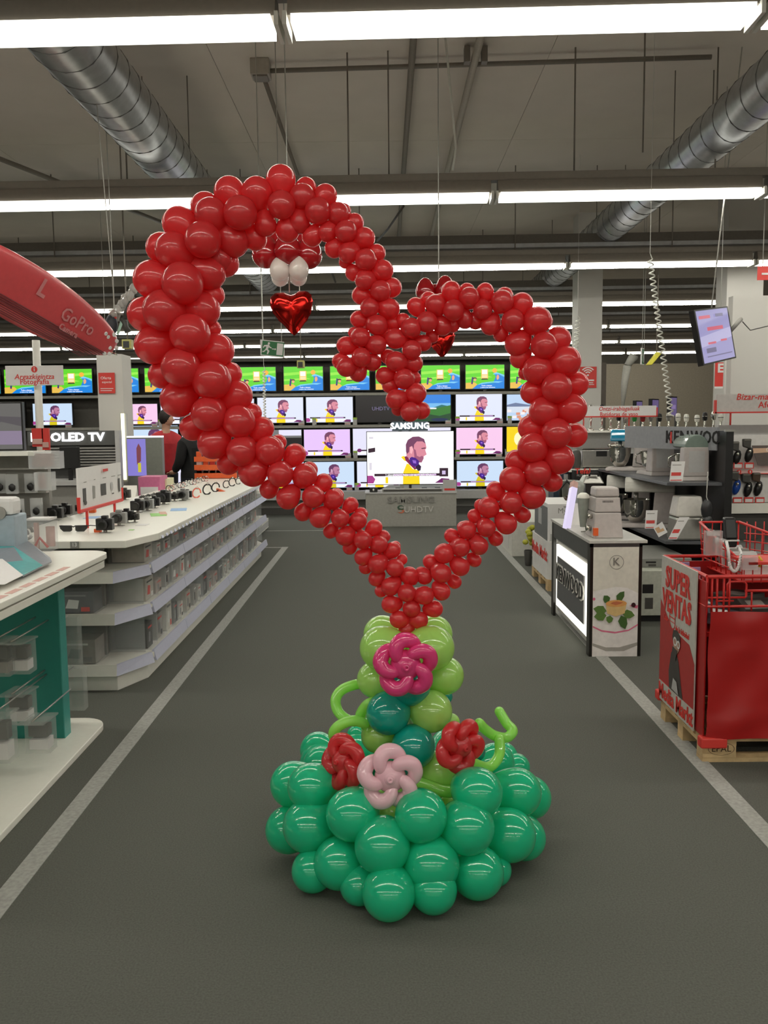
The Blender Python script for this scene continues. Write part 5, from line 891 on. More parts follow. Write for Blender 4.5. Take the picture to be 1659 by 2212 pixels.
a = at(1636, 605, 8.9); b = at(1665, 575, 8.9); t = thing('red_sign', 'red sign at the top right edge above the pale partition', 'sign', (a.x, 8.9, a.z)); MB().box(a.x, b.x, 8.9, 8.91, a.z, b.z).build('sheet', redp, t); MB().box(a.x+.04, b.x, 8.895, 8.9, a.z+.05, a.z+.07).build('bar', paper, t); MB().cyl((a.x+.05, 8.9, b.z), (a.x+.05, 8.9, 4.8), .004, n=5).build('cord', cable, t)
# hanging screen seen at an angle
c = [at(1520, 790, 7.55), at(1591, 773, 8.15), at(1572, 661, 8.15)]; c.append(c[0]+c[2]-c[1])
t = thing('hanging_screen', 'tilted ceiling mounted screen showing a pale lilac menu, before the right partition', 'monitor', (c[1].x, 8.15, c[1].z)); n = (c[1]-c[0]).cross(c[3]-c[0]).normalized()
MB().plate(c, .05).build('screen_case', black, t, .004)
w = (c[1]-c[0]); h = (c[3]-c[0]); art('screen', c[0]+w*.03+h*.03, w, h, w.length*.93, h.length*.94, [(e('hs', (170, 165, 215), .8), R4(0, 0, 1, 1)), (e('hs_l', (200, 195, 235), .8), [(.0, .3), (1, .42), (1, .62), (0, .5)]), (e('hs2', (225, 110, 130), .8), R4(.06, .84, .4, .9)), (e('hs2', (225, 110, 130), .8), R4(.25, .6, .75, .67)), (e('hs2', (225, 110, 130), .8), R4(.2, .34, .45, .38)), (e('hs2', (225, 110, 130), .8), R4(.6, .36, .8, .4)), (e('hs3', (120, 115, 150), .8), R4(.55, .85, .8, .91)), (e('hs3', (120, 115, 150), .8), R4(.1, .1, .9, .12)), (e('hs3', (120, 115, 150), .8), R4(.1, .18, .4, .27))], t)
q = at(1600, 690, 8.2); MB().tube([(c[2]+c[1])/2-n*.03, q, V(q.x+.25, 8.9, q.z+.05)], .02, 8).build('wall_arm', greym, t)
MB().tube([q+V(.1, .2, .0), q+V(.3, .5, -.05), q+V(.6, .6, .02)], .005, 5).build('power_cable', dgrey, t); MB().cyl((c[2]+c[3])/2, V(c[2].x, 8.0, 4.8), .006, n=6).build('suspension_wire', cable, t)
# small screens on the far wall, exit signs, projectors
for k, (px0, px1, py0, py1) in enumerate([(1374, 1396, 865, 900), (1408, 1432, 861, 900), (1448, 1472, 856, 900)]):
    a = at(px0, py1, 14); b = at(px1, py0, 14); t = thing('small_screen', 'small upright violet screen, %s from the left beyond the hand blenders' % ORD[k], 'monitor', (a.x, 14, a.z)); MB().plate([(a.x, 14, a.z), (b.x, 14.2, a.z), (b.x, 14.2, b.z), (a.x, 14, b.z)], .06).build('case', black, t); w = V(b.x-a.x, .2, 0)
    art('screen', (a.x, 14, a.z), w, (0, 0, 1), w.length*.94, b.z-a.z-.01, [(e('vs', (110, 95, 140), .7), R4(.05, .05, 1, .97)), (e('vs2', (150, 130, 180), .7), R4(.2, .4, .8, .6))], t); MB().box(b.x-.02, b.x, 14.2, 14.26, 0, a.z).build('post', dgrey, t)
g = mat('exit_green', (40, 112, 64), .5, noise=.02)
def exit_sign(px, py, Y, w, h, rz, label, roll=.04):
    p = at(px, py, Y); t = thing('exit_sign', label, 'exit sign', p, rz); z = Vector(p)
    def q(u, v): return z+V(u*w, 0, v*h+u*w*roll*-1)
    MB().hexa([q(-.5, -.5)+V(0, 0, 0), q(.5, -.5), q(.5, -.5)+V(0, .02, 0), q(-.5, -.5)+V(0, .02, 0)], [q(-.5, .5), q(.5, .5), q(.5, .5)+V(0, .02, 0), q(-.5, .5)+V(0, .02, 0)]).build('sign_plate', paper, t)
    xd = V(1, 0, -roll)
    art('pictogram', q(-.46, -.44), xd, (roll, 0, 1), w*.92, h*.88, [(g, R4(0, 0, 1, 1)), (paper, R4(.68, .08, .96, .92)), (paper, EL(.3, .84, .05, .09)), (paper, [(.2, .72), (.3, .76), (.38, .6), (.45, .56), (.44, .5), (.35, .52), (.32, .6), (.28, .42), (.36, .3), (.3, .06), (.24, .08), (.27, .28), (.2, .36), (.12, .2), (.04, .18), (.03, .25), (.1, .28), (.18, .45), (.2, .6), (.12, .6), (.08, .48), (.04, .52), (.09, .68)]), (paper, [(.46, .5), (.6, .5), (.6, .56), (.66, .47), (.6, .38), (.6, .44), (.46, .44)])], t)
    for u in (-.4, .4): MB().cyl(q(u, .5), V(q(u, .5).x, Y, 4.8), .004, n=5).build('wire', cable, t)
exit_sign(588, 753, 7.6, .205, .135, 0, 'green exit sign with a running figure hanging left of centre above the televisions', .11)
exit_sign(1389, 770, 13, .12, .24, 1.0, 'narrow green exit sign seen from the side near the right opening')
exit_sign(240, 776, 11, .14, .1, .3, 'small pale hanging sign above the left white column')
def projector(px, py, Y, label, s=1, rz=0):
    p = at(px, py, Y); t = thing('emergency_lamp', label, 'lamp', p, 0); MB().box(p.x-.05*s, p.x+.05*s, Y-.05*s, Y+.05*s, p.z-.05*s, p.z+.05*s).build('lamp_body', mat('lamp_yellow', (165, 160, 90), .5), t, .005); MB().box(p.x-.035*s, p.x+.03*s, Y-.053*s, Y-.05*s, p.z-.04*s, p.z+.03*s).build('dark_window', black, t); MB().cyl((p.x, Y, p.z+.05*s), (p.x, Y, 4.8), .008, n=6).build('rod', taupe, t)
projector(650, 787, 12, 'small yellowish box lamp hanging above the televisions left of centre'); projector(276, 744, 9.5, 'yellowish hanging box lamp behind the left edge of the balloons'); 
p = at(1412, 773, 12.5); t = thing('emergency_lamp', 'bright yellow tilted lamp by the right opening', 'lamp', p); MB().hexa([p+V(-.1, 0, -.1), p+V(-.02, 0, -.1), p+V(-.02, .06, -.1), p+V(-.1, .06, -.1)], [p+V(.04, 0, .08), p+V(.13, 0, .08), p+V(.13, .06, .08), p+V(.04, .06, .08)]).build('lamp_body', mat('lamp_bright', (214, 206, 70), .4), t, .01); MB().cyl(p+V(.05, .03, .08), V(p.x+.05, 12.53, 4.8), .008, n=6).build('rod', taupe, t)
a = at(1345, 880, 13.2); t = thing('pale_figure', 'pale draped figure standing in the dim opening right of the wifi poster', 'figure', (a.x, 13.2, 0)); MB().lathe([(.16, 0), (.16, .02), (.02, .04), (.02, a.z)], (a.x, 13.2, 0), 16).build('stand', greym, t)
MB().tube([(a.x, 13.2, a.z), (a.x+.02, 13.2, a.z+.35), (a.x+.06, 13.2, a.z+.62)], [.02, .05, .06], 10).tube([(a.x+.06, 13.2, a.z+.62), (a.x+.14, 13.2, a.z+.75), (a.x+.2, 13.2, a.z+.72)], [.05, .07, .04], 10).build('pale_shape', mat('haze_white', (170, 168, 160), .8), t)
# ------------------------------------------------------------------ promotional cage on its pallet
PX0, PX1, PY0, PY1 = 1.43, 2.45, 3.82, 4.42
pt = pallet(PX0, PX1, PY0, PY1, 'wooden pallet with a burnt mark under the red promotional cage', .115)
a = (PX0+.085, PY0-.0005, .062); text('burnt_mark', 'EPAL', a, (1, 0, 0), (0, 0, 1), .042, mat('burnt', (70, 52, 36)), pt, .001); art('burnt_ring', (PX0+.025, PY0, .032), (1, 0, 0), (0, 0, 1), .12, .06, [(mat('burnt', (70, 52, 36)), ring(.5, .5, .5, .02))], pt)
cg = thing('promotional_cage', 'red wire cage wrapped in red vinyl with a white and red poster, on a pallet', 'cage', ((PX0+PX1)/2, (PY0+PY1)/2, .116))
import random as _r
_r.seed(9)
# creased vinyl wrap
nx, nz = 26, 18; mb = MB(); vs = []; zb0, zt0 = .118, .705
for j in range(nz+1):
    for i in range(nx+1):
        u, v = i/nx, j/nz; x = PX0+.005+(PX1-PX0)*u; z = zb0+(zt0-zb0)*v
        d = .012*math.sin(9*u+5*v)*math.sin(4*v+1)+.008*math.sin(23*u-11*v)+.012*math.exp(-((u-.12)**2/.008+(v-.88)**2/.01))-.016*math.exp(-((u-.16)**2/.01+(v-.8)**2/.004))+.012*math.exp(-((v-.1-u*.3)**2)/.002)
        vs.append((x, PY0-.012-max(0, d+.01)*.9, z-.012*math.sin(3.1*u)*(v > .95)))
mb.add(vs, [(j*(nx+1)+i, j*(nx+1)+i+1, (j+1)*(nx+1)+i+1, (j+1)*(nx+1)+i) for j in range(nz) for i in range(nx)], 0, True)
mb.build('vinyl_wrap', redv, cg)
MB().box(PX0-.004, PX0+.002, PY0-.005, PY1, .12, .83).build('side_vinyl', redv, cg); MB().box(PX0, PX1, PY1-.01, PY1, .12, .83).build('back_vinyl', redv, cg)
MB().box(PX0-.02, PX0+.1, PY0-.035, PY0+.02, .075, .125).build('corner_shoe', redp, cg, .008); MB().box(PX0-.025, PX0+.05, PY1-.03, PY1+.03, .1, .15).build('corner_shoe', redp, cg, .008)
zr = .855
def loop(z, r=.008, nm='rim'): MB().tube([(PX0, PY0, z), (PX1, PY0, z), (PX1, PY1, z), (PX0, PY1, z), (PX0, PY0, z)], r, 6, smooth=False).build(nm, redw, cg)
loop(zr, .009); loop(.72, .006, 'lower_rim')
for x in (PX0, PX0+.022, PX0+.045, PX0+.075, PX0+.1): MB().tube([(x, PY0, .69), (x, PY0, zr)], .005, 6).build('upright_wire', redw, cg)
for k in range(8): x = PX0+.2+k*.11; MB().tube([(x, PY0, .7), (x, PY0, .79)], .004, 6).build('upright_wire', redw, cg)
MB().tube([(PX0+.09, PY0, .76), (PX0+.17, PY0, .76), (PX0+.175, PY0, .765), (PX0+.175, PY0, .82), (PX0+.165, PY0, .832), (PX0+.1, PY0, .832), (PX0+.09, PY0, .82), (PX0+.09, PY0, .76)], .005, 6).build('latch_loop', redw, cg)
MB().tube([(PX0+.17, PY0, .79), (PX1, PY0, .79)], .006, 6).tube([(PX0, PY0, .76), (PX0+.17, PY0, .76)], .005, 6).tube([(PX0+.04, PY0, .745), (PX0+.12, PY0, .745)], .004, 6).build('cross_wire', redw, cg)
for k in range(9): y = PY0+.05+k*.06; MB().tube([(PX0, y, .8), (PX0, y, zr)], .004, 6).build('side_wire', redw, cg); MB().tube([(PX0+.1*k, PY1, .75), (PX0+.1*k, PY1, zr)], .004, 6).build('back_wire', redw, cg)
for k in range(3): MB().box(PX0+.0, PX0+.06, PY0+.1+.15*k, PY0+.11+.15*k, .7, zr).build('hanging_bag', mat('lilac_bag', (160, 130, 170), .3), cg) if k else None
# poster on the cage's aisle side
XP = PX0-.012; yn, yf = 3.9, 4.40; zp0, zp1 = .118, .872; Hh = zp1-zp0; Wp = yf-yn
pb = MB().box(XP-.006, XP, yn, yf, zp0, zp1-.008).build('poster_board', mat('poster_shaded', (196, 194, 186), .45), cg)  # white board; shade on its aisle side is put into the grey
rd = mat('poster_red', (176, 50, 48), .4); gy = mat('poster_dark', (70, 66, 62), .5)
art('poster_print', (XP-.006, yf, zp0), (0, -1, 0), (0, 0, 1), Wp, Hh-.008, [(rd, [(0, .135), (1, .135), (1, .42), (.86, .52), (.36, .55), (0, .70)]), (redp, R4(0, .135, .6, .142)),
    (gy, [(.32, .135), (.3, .25), (.36, .38), (.42, .42), (.5, .42), (.58, .36), (.66, .22), (.72, .135)]), (gy, EL(.5, .5, .11, .05)), (mat('poster_skin', (176, 140, 120)), [(.42, .42), (.44, .5), (.6, .5), (.6, .44), (.54, .4)]), (gy, [(.4, .5), (.42, .545), (.52, .56), (.62, .53), (.62, .485)]),
    (paper, ring(.48, .478, .05, .018, .6)), (paper, ring(.58, .472, .045, .018, .6)), (gy, [(.42, .44), (.4, .36), (.5, .35), (.56, .43), (.5, .43)]), (lgrey, [(.42, .15), (.46, .23), (.56, .22), (.62, .145)])], pb, .0006)
text('lettering', 'SUPER', (XP-.007, (yn+yf)/2+.0, zp0+Hh*.86), (0, -1, 0), (0, 0, 1), .145, redp, pb, .003, .03, sx=.84); text('lettering', 'VENTAS', (XP-.007, (yn+yf)/2+.01, zp0+Hh*.70), (0, -1, 0), (0, 0, 1), .145, redp, pb, .003, .03, sx=.76)
text('lettering', 'Los', (XP-.007, yf-.09, zp0+Hh*.585), (0, -1, 0), (0, 0, 1), .04, redp, pb, .002, .01); text('lettering', 'de la felicidad', (XP-.007, yn+.17, zp0+Hh*.56), (0, -1, 0), (0, 0, 1), .04, redp, pb, .002, .01, sx=.85)
art('cup_print', (XP-.007, yf-.13, zp0+Hh*.53), (0, -1, 0), (0, 0, 1), .11, .1, [(redp, ring(.5, .4, .4, .07, .9, 14, 180, 360)), (redp, R4(.1, .4, .17, .95)), (redp, R4(.83, .4, .9, .95)), (redp, R4(.1, .6, .9, .66)), (redp, R4(.1, .4, .9, .44))], pb, .0004)
text('lettering', 'Media Markt', (XP-.007, (yn+yf)/2, zp0+Hh*.065), (0, -1, 0), (0, 0, 1), .105, redp, pb, .003, .02, sx=.9)
# packaged goods in the cage
random.seed(8)
for k in range(12):
    x = PX0+.12+.17*(k % 6); y = PY0+.12+.24*(k//6); z = .62
    t = thing('packaged_device', 'flat packaged device in the red cage, %s from the left in the %s row' % (ORD[k % 6], ['front', 'back'][k//6]), 'boxed product', (x, y, z)); t.rotation_euler = (random.uniform(-.1, .1), random.uniform(-.1, .1), random.uniform(-.4, .4))
    MB().box(x-.075, x+.075, y-.1, y+.1, z, z+.05+.04*(k % 2)).build('box_body', [mat('box_slate', (78, 80, 90), .3), dgrey, mat('box_pale', (176, 176, 178), .35)][k % 3], t, .002); zz = z+.05+.04*(k % 2); MB().box(x-.05, x+.02, y-.07, y+.05, zz, zz+.001).build('label_print', [paper, greym, dgrey][k % 3], t)
MB().box(PX0+.01, PX1-.01, PY0+.01, PY1-.01, .58, .6).build('inner_floor', redw, cg)
# upper red wire basket with slanted sides
ub = thing('wire_basket', 'red slanted wire basket of packaged phones standing on the red cage', 'basket', (1.95, 4.3, zr)); 
bx_, by_ = 1.60, 4.12; zz0 = .83
A_ = [at(1512, 1128, 4.5), at(1608, 1124, 4.5)]; z_hi = A_[0].z; z_lo = .885
xl_, xr_ = A_[0].x, 2.12; yb_, yf_ = 4.5, 4.0; xlf = xl_+.0
def sl(y): return z_lo+(z_hi-z_lo)*((y-yf_)/(yb_-yf_))
MB().tube([(xl_, yb_, z_hi), (xl_+.02, yf_, z_lo)], .007, 6).tube([(xr_-.28, yb_, z_hi), (xr_+.02, yf_, z_lo)], .007, 6).tube([(xl_, yb_, z_hi), (xr_-.28, yb_, z_hi)], .006, 6).tube([(xl_+.02, yf_, z_lo), (xr_+.02, yf_, z_lo)], .007, 6).build('rim', redw, ub)
for k in range(9):
    y = yf_+(yb_-yf_)*k/8; MB().tube([(xl_+.02*(1-k/8), y, sl(y)), (xl_+.02, y, .80)], .0035, 5).build('side_wire', redw, ub); MB().tube([(xr_-.28*k/8, y, sl(y)), (xr_-.28*k/8, y, .80)], .0035, 5).build('side_wire', redw, ub)
for k in range(5): z = .80+k*.04; y = yf_+(yb_-yf_)*max(0, (z-z_lo)/(z_hi-z_lo)); MB().tube([(xl_+.015, y, z), (xl_+.01, yb_, z)], .0035, 5).tube([(xr_-.0, y, z), (xr_-.25, yb_, z)], .0035, 5).build('long_wire', redw, ub)
for k in range(14): x = xl_+.03+k*.04; MB().tube([(x, yf_, z_lo), (x, yf_, .79)], .003, 5).build('front_wire', redw, ub)
for k in range(8): x = xl_+.02+k*.045; MB().tube([(x, yb_, z_hi), (x, yb_, .8)], .003, 5).build('back_wire', redw, ub)
MB().box(xl_+.02, xr_-.02, yf_+.02, yb_-.02, .79, .80).build('bottom', redw, ub); MB().hexa([(xl_+.03, yf_-.05, z_lo+.0), (xl_+.27, yf_-.05, z_lo), (xl_+.25, yf_+.08, z_lo+.01), (xl_+.0, yf_+.08, z_lo+.01)], [(xl_+.03, yf_-.05, z_lo+.012), (xl_+.27, yf_-.05, z_lo+.012), (xl_+.25, yf_+.08, z_lo+.024), (xl_, yf_+.08, z_lo+.024)]).build('price_flap', redp, ub)
t = thing('cordless_handset', 'black handset with a white band standing in the slanted basket', 'phone', (at(1582, 1160, 4.02).x, 4.05, .9)); a = at(1582, 1183, 4.0); b = at(1582, 1120, 4.0); MB().hexa([(a.x-.022, 4.0, a.z), (a.x+.022, 4.0, a.z), (a.x+.022, 4.04, a.z), (a.x-.022, 4.04, a.z)], [(a.x-.028, 4.0, a.z+.04), (a.x+.028, 4.0, a.z+.04), (a.x+.028, 4.04, a.z+.04), (a.x-.028, 4.04, a.z+.04)]).hexa([(a.x-.028, 4.0, a.z+.04), (a.x+.028, 4.0, a.z+.04), (a.x+.028, 4.04, a.z+.04), (a.x-.028, 4.04, a.z+.04)], [(a.x-.026, 4.03, b.z), (a.x+.026, 4.03, b.z), (a.x+.026, 4.07, b.z), (a.x-.026, 4.07, b.z)]).build('handset_body', black, t, .008); MB().box(a.x-.031, a.x+.031, 3.995, 4.045, a.z+.03, a.z+.036).build('white_band', paper, t)
cc = []
for k in range(61): s = k/60*math.pi; cc.append(V(a.x-.0-.028*math.cos(s), 3.97, a.z-.02-.085*math.sin(s)+.004*math.sin(k*2.1)))
MB().tube([V(a.x-.028, 4.0, a.z+.03)]+cc+[V(a.x+.028, 4.0, a.z+.0)], .007, 8).build('coiled_cable', paper, t)
a = at(1524, 1200, 4.2); b = at(1562, 1147, 4.2); t = thing('blister_pack', 'clear blister pack with pink and white insert in the slanted basket', 'packaged product', (a.x, 4.2, a.z)); MB().box(a.x, b.x, 4.2, 4.23, a.z, b.z).build('clear_shell', clear('shell', a=.38), t); MB().box(a.x+.01, b.x-.01, 4.21, 4.215, b.z-.025, b.z-.006).build('header_card', paper, t); MB().box(a.x+.015, a.x+.035, 4.205, 4.22, a.z+.01, b.z-.03).build('insert', mat('salmon', (205, 120, 110)), t); MB().ball((b.x-.025, 4.21, b.z-.05), .014, .01, .02, 10).build('gadget', paper, t)
for k in range(9): y = 4.1+k*.04; z = sl(y)-.06; t = thing('thin_pack', 'thin white edged pack, %s from the front in the slanted basket' % ORD[k], 'packaged product', (1.83, y, .81)); MB().hexa([(1.70, y, .81), (1.92-.01*k, y, .81), (1.92-.01*k, y+.012, .81), (1.70, y+.012, .81)], [(1.70, y+.02, z), (1.92-.02*k, y+.02, z), (1.92-.02*k, y+.03, z), (1.70, y+.03, z)]).build('pack_body', [paper, greym][k % 2], t)
a = at(1600, 1230, 3.97); b = at(1634, 1200, 3.97); t = thing('blister_pack', 'clear pack with pinkish print leaning out of the slanted basket front', 'packaged product', (a.x, 3.97, a.z)); MB().box(a.x, b.x, 3.95, 3.97, a.z, b.z).build('clear_shell', clear('shell', a=.38), t); MB().box(a.x+.01, b.x-.01, 3.955, 3.965, a.z+.01, b.z-.01).build('insert', mat('pinkish', (190, 150, 150), noise=.25, scale=80), t)
a = at(1640, 1225, 3.98); tag(MB().tube([a, a+V(.012, 0, .03), a+V(-.004, 0, .05)], .006, 6).build('yellow_cable', mat('yellow_c', (225, 190, 60))), 'short yellow cable hanging at the basket edge', 'cable')
# ------------------------------------------------------------------ the balloon heart
red = latex('latex_red', (220, 66, 70), .48, .34); green = latex('latex_green', (34, 200, 150), .28, .16); teal_l = latex('latex_teal', (20, 168, 150), .25, .15)
lime = latex('latex_lime', (182, 232, 122), .32, .18); lime2 = latex('latex_vine', (168, 242, 112), .38, .2); magenta = latex('latex_magenta', (238, 74, 142), .3, .15)
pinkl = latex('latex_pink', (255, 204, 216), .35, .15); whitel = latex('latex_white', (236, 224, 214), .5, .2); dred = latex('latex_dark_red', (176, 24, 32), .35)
D0 = 3.1
# (x, y, radius, layer) read in enlarged crops: (left, top, scale, list)
CR = [
 (270, 350, 5.53, [(1250, 360, 175, .15), (960, 535, 165, .45), (1025, 620, 182, -.6), (1375, 608, 190, -.75), (650, 735, 190, .2), (930, 927, 205, -.8), (435, 1025, 172, .4), (577, 1055, 205, -.3), (325, 1400, 213, .1), (685, 1447, 238, -.85), (1285, 940, 190, .1), (1005, 1330, 190, .0), (1200, 1210, 155, .6), (1550, 910, 140, .5), (1130, 1160, 150, .2)]),
 (270, 600, 5.53, [(235, 435, 195, .3), (455, 390, 232, -.7), (1060, 210, 125, .6), (930, 385, 200, -.15), (778, 672, 232, -.85), (1040, 610, 105, .6), (335, 810, 212, -.05), (1100, 870, 200, .05), (665, 1070, 225, -.85), (440, 1160, 158, .5), (1255, 1150, 140, .5), (1040, 1222, 225, -.7), (630, 1455, 205, -.05), (1345, 1405, 178, .05)]),
 (320, 840, 5.53, [(720, 300, 205, -.75), (1085, 393, 195, -.55), (1240, 290, 118, .5), (530, 465, 152, .4), (1370, 470, 135, .1), (775, 655, 183, -.35), (1112, 750, 175, -.75), (1452, 738, 178, -.5), (960, 890, 138, .3), (1560, 640, 95, .6), (1248, 1000, 170, -.25)]),
 (560, 920, 5.53, [(250, 575, 157, -.7), (430, 340, 130, .1), (545, 592, 147, -.45), (600, 525, 100, .5), (115, 760, 112, .2), (342, 862, 138, -.5), (645, 845, 135, -.75), (770, 675, 108, .1), (888, 872, 122, -.4), (925, 830, 88, .5), (520, 1035, 105, .2), (720, 1100, 122, -.55), (968, 1102, 112, -.75), (1095, 940, 92, 0), (1182, 1130, 105, -.4), (1215, 1055, 85, .4), (850, 1260, 88, .2), (1022, 1322, 112, -.5), (1238, 1362, 112, -.75), (1375, 1212, 98, 0), (1430, 1415, 108, -.45), (1480, 1325, 82, .4), (1080, 1455, 85, .3), (1235, 1570, 100, -.3)]),
 (760, 1100, 5.53, [(490, 485, 97, -.1), (522, 440, 62, .4), (400, 330, 62, .4), (308, 658, 115, -.65), (515, 700, 110, -.6), (600, 600, 66, .3), (165, 695, 82, .3), (290, 830, 93, 0), (460, 925, 112, -.45), (350, 975, 78, .3), (685, 790, 106, -.3), (655, 1000, 110, -.75), (870, 1030, 113, -.75), (870, 805, 97, -.1), (462, 1135, 108, -.35), (715, 1185, 107, -.5), (985, 1190, 103, -.3), (1072, 985, 107, -.45), (557, 1315, 107, -.3), (805, 1325, 107, -.3), (652, 1440, 95, 0), (1072, 768, 119, -.7), (1228, 868, 84, .2), (935, 625, 88, .1), (1103, 528, 122, -.5), (1298, 688, 112, -.45), (1300, 458, 112, -.65), (1190, 315, 88, .15), (1468, 610, 82, .3), (1375, 245, 113, -.4), (1330, 215, 75, .4), (1520, 438, 111, -.6), (1460, 75, 80, .2)]),
 (1020, 880, 6.144, [(190, 1600, 122, -.7), (215, 1322, 140, -.5), (110, 1300, 85, .4), (457, 1548, 139, -.5), (517, 1265, 147, -.7), (305, 1100, 120, 0), (530, 950, 170, -.5), (808, 1180, 167, -.4), (672, 1430, 106, .25), (315, 1745, 97, .2), (872, 868, 174, -.7), (580, 705, 143, .1), (798, 533, 195, -.75), (1158, 690, 195, -.45), (1065, 990, 132, .2), (1120, 345, 198, -.9), (775, 270, 167, .1), (1365, 370, 160, .2)]),
 (1060, 620, 6.9125, [(790, 1855, 215, -.5), (1218, 1815, 215, -.55), (985, 1505, 222, -.95), (615, 1570, 172, .1), (1280, 1445, 178, .2), (692, 1240, 212, -.4), (1120, 1110, 223, -.55), (520, 1280, 108, .55), (430, 1070, 143, .2), (800, 872, 196, -.8), (1010, 780, 184, .05), (390, 850, 178, -.2), (700, 500, 203, -.65), (790, 510, 130, .4), (330, 505, 168, -.65), (465, 250, 162, -.1), (172, 215, 168, -.65), (205, 130, 125, .3), (150, 710, 112, .3)]),
 (860, 590, 5.53, [(1100, 625, 115, -.2), (1040, 218, 100, 0), (850, 290, 122, -.6), (820, 215, 95, .4), (635, 210, 114, -.1), (1010, 438, 113, -.65), (662, 443, 124, -.8), (443, 375, 120, -.55), (362, 315, 95, .3), (208, 395, 104, 0), (345, 583, 124, -.65), (532, 638, 108, 0), (800, 560, 103, .1), (925, 585, 88, .3), (655, 630, 80, .4), (152, 657, 122, -.75), (305, 835, 97, .1), (410, 765, 72, .35), (165, 917, 116, -.6), (190, 1080, 106, 0), (500, 320, 75, .3)]),
 (700, 600, 6.38, [(785, 180, 140, -.7), (935, 135, 133, 0), (510, 240, 125, .2), (627, 412, 130, -.65), (900, 428, 142, -.3), (475, 570, 115, .2), (735, 652, 138, -.65), (502, 818, 134, -.65), (405, 755, 76, .3), (728, 925, 132, -.6), (300, 935, 127, 0), (512, 1098, 134, -.85), (222, 1150, 112, .2), (305, 1233, 132, -.5), (468, 1315, 120, 0), (670, 1165, 120, -.1), (930, 620, 95, .2), (980, 838, 138, -.5), (1085, 590, 102, .1), (987, 1155, 140, -.6), (830, 1350, 120, 0), (1105, 1395, 142, -.65), (1238, 1385, 98, .3), (1268, 1592, 144, -.5), (988, 1675, 138, -.6), (900, 1490, 100, .2), (1187, 1847, 138, -.85), (1342, 1830, 122, 0), (1018, 1815, 90, .2), (880, 1085, 105, .35), (860, 780, 90, .3)]),
 (540, 350, 4.88, [(72, 318, 152, -.2), (325, 187, 146, 0), (332, 452, 138, -.75), (553, 362, 126, -.5), (590, 272, 104, .3), (797, 355, 116, 0), (712, 518, 129, -.65), (928, 545, 114, -.35), (985, 515, 76, .3), (812, 742, 98, -.25), (1012, 732, 113, -.65), (1100, 640, 96, .1), (1207, 800, 107, -.25), (885, 912, 96, .1), (1035, 958, 105, -.5), (1335, 960, 92, .1), (1222, 1030, 112, -.75), (1003, 1055, 65, .3), (1093, 1165, 87, .15), (1402, 1143, 108, -.35), (1212, 1245, 104, -.5), (165, 665, 112, -.15), (395, 722, 118, 0), (520, 635, 113, -.15), (655, 785, 103, .1)]),
]
SPINE = [(780, 790), (790, 700), (815, 640), (800, 560), (745, 480), (680, 430), (610, 430), (530, 440), (460, 500), (400, 600), (385, 700), (410, 800), (470, 880), (540, 950), (610, 1010), (690, 1070), (760, 1130), (820, 1190), (880, 1260), (885, 1350), (885, 1260), (935, 1220), (990, 1160), (1060, 1110), (1130, 1040), (1190, 950), (1195, 850), (1190, 760), (1130, 690), (1050, 650), (960, 670), (890, 720), (880, 790), (890, 880)]
def near(x, y):
    best = None
    for (ax, ay), (bx, by) in zip(SPINE, SPINE[1:]):
        dx, dy = bx-ax, by-ay; t = max(0, min(1, ((x-ax)*dx+(y-ay)*dy)/(dx*dx+dy*dy))); px, py = ax+t*dx, ay+t*dy; d = (px-x)**2+(py-y)**2
        if best is None or d < best[0]: best = (d, px, py)
    return best[1], best[2]
def balloon_mesh(name, m, n=28, h=20):
    mb = MB(); prof = []
    for i in range(h+1):
        a = math.pi*i/h; r = math.sin(a); z = math.cos(a)
        if z < -.2: k = (-z-.2)/.8; z -= .42*k*k; r *= 1+.06*k
        prof.append((max(r, .0005), z))
    mb.lathe(prof[::-1], n=n); 
    return mb.mesh(name, m)
SC_ROOT = thing('balloon_sculpture', 'tall red balloon heart rising from a green balloon base with balloon flowers', 'balloon sculpture', (at(882, 1900, D0).x, D0, 0))
ROFF = wloc(SC_ROOT); bmr = balloon_mesh('red_balloon', red)
def put(me, name, c, r, inward):
    o = bpy.data.objects.new(name, me); COL.objects.link(o); o.parent = SC_ROOT; o.location = c-ROFF; o.scale = (r, r, r)
    o.rotation_mode = 'QUATERNION'; o.rotation_quaternion = (-inward).to_track_quat('Z', 'Y'); return o
random.seed(21); nred = 0
for x0, y0, s, L in CR:
    for ix, iy, ir, z in L:
        px, py, pr = x0+ix/s, y0+iy/s, ir/s; off = z*1.35*pr*D0/FOC; D = D0+off
        c = at(px, py, D); r = pr*(c-CAM).length/FOC*1.0; qx, qy = near(px, py); core = at(qx, qy, D0); inw = core-c
        if inw.length < 1e-4: inw = V(0, 1, 0)
        put(bmr, 'red_balloon', c, r, inw.normalized()); nred += 1
        if z <= -.6:                   # its partner on the far side of the garland
            c2 = at(qx+(px-qx)*.6, qy+(py-qy)*.6, D0+abs(off)*.9); put(bmr, 'red_balloon', c2, r*.88, (core-c2).normalized()); nred += 1
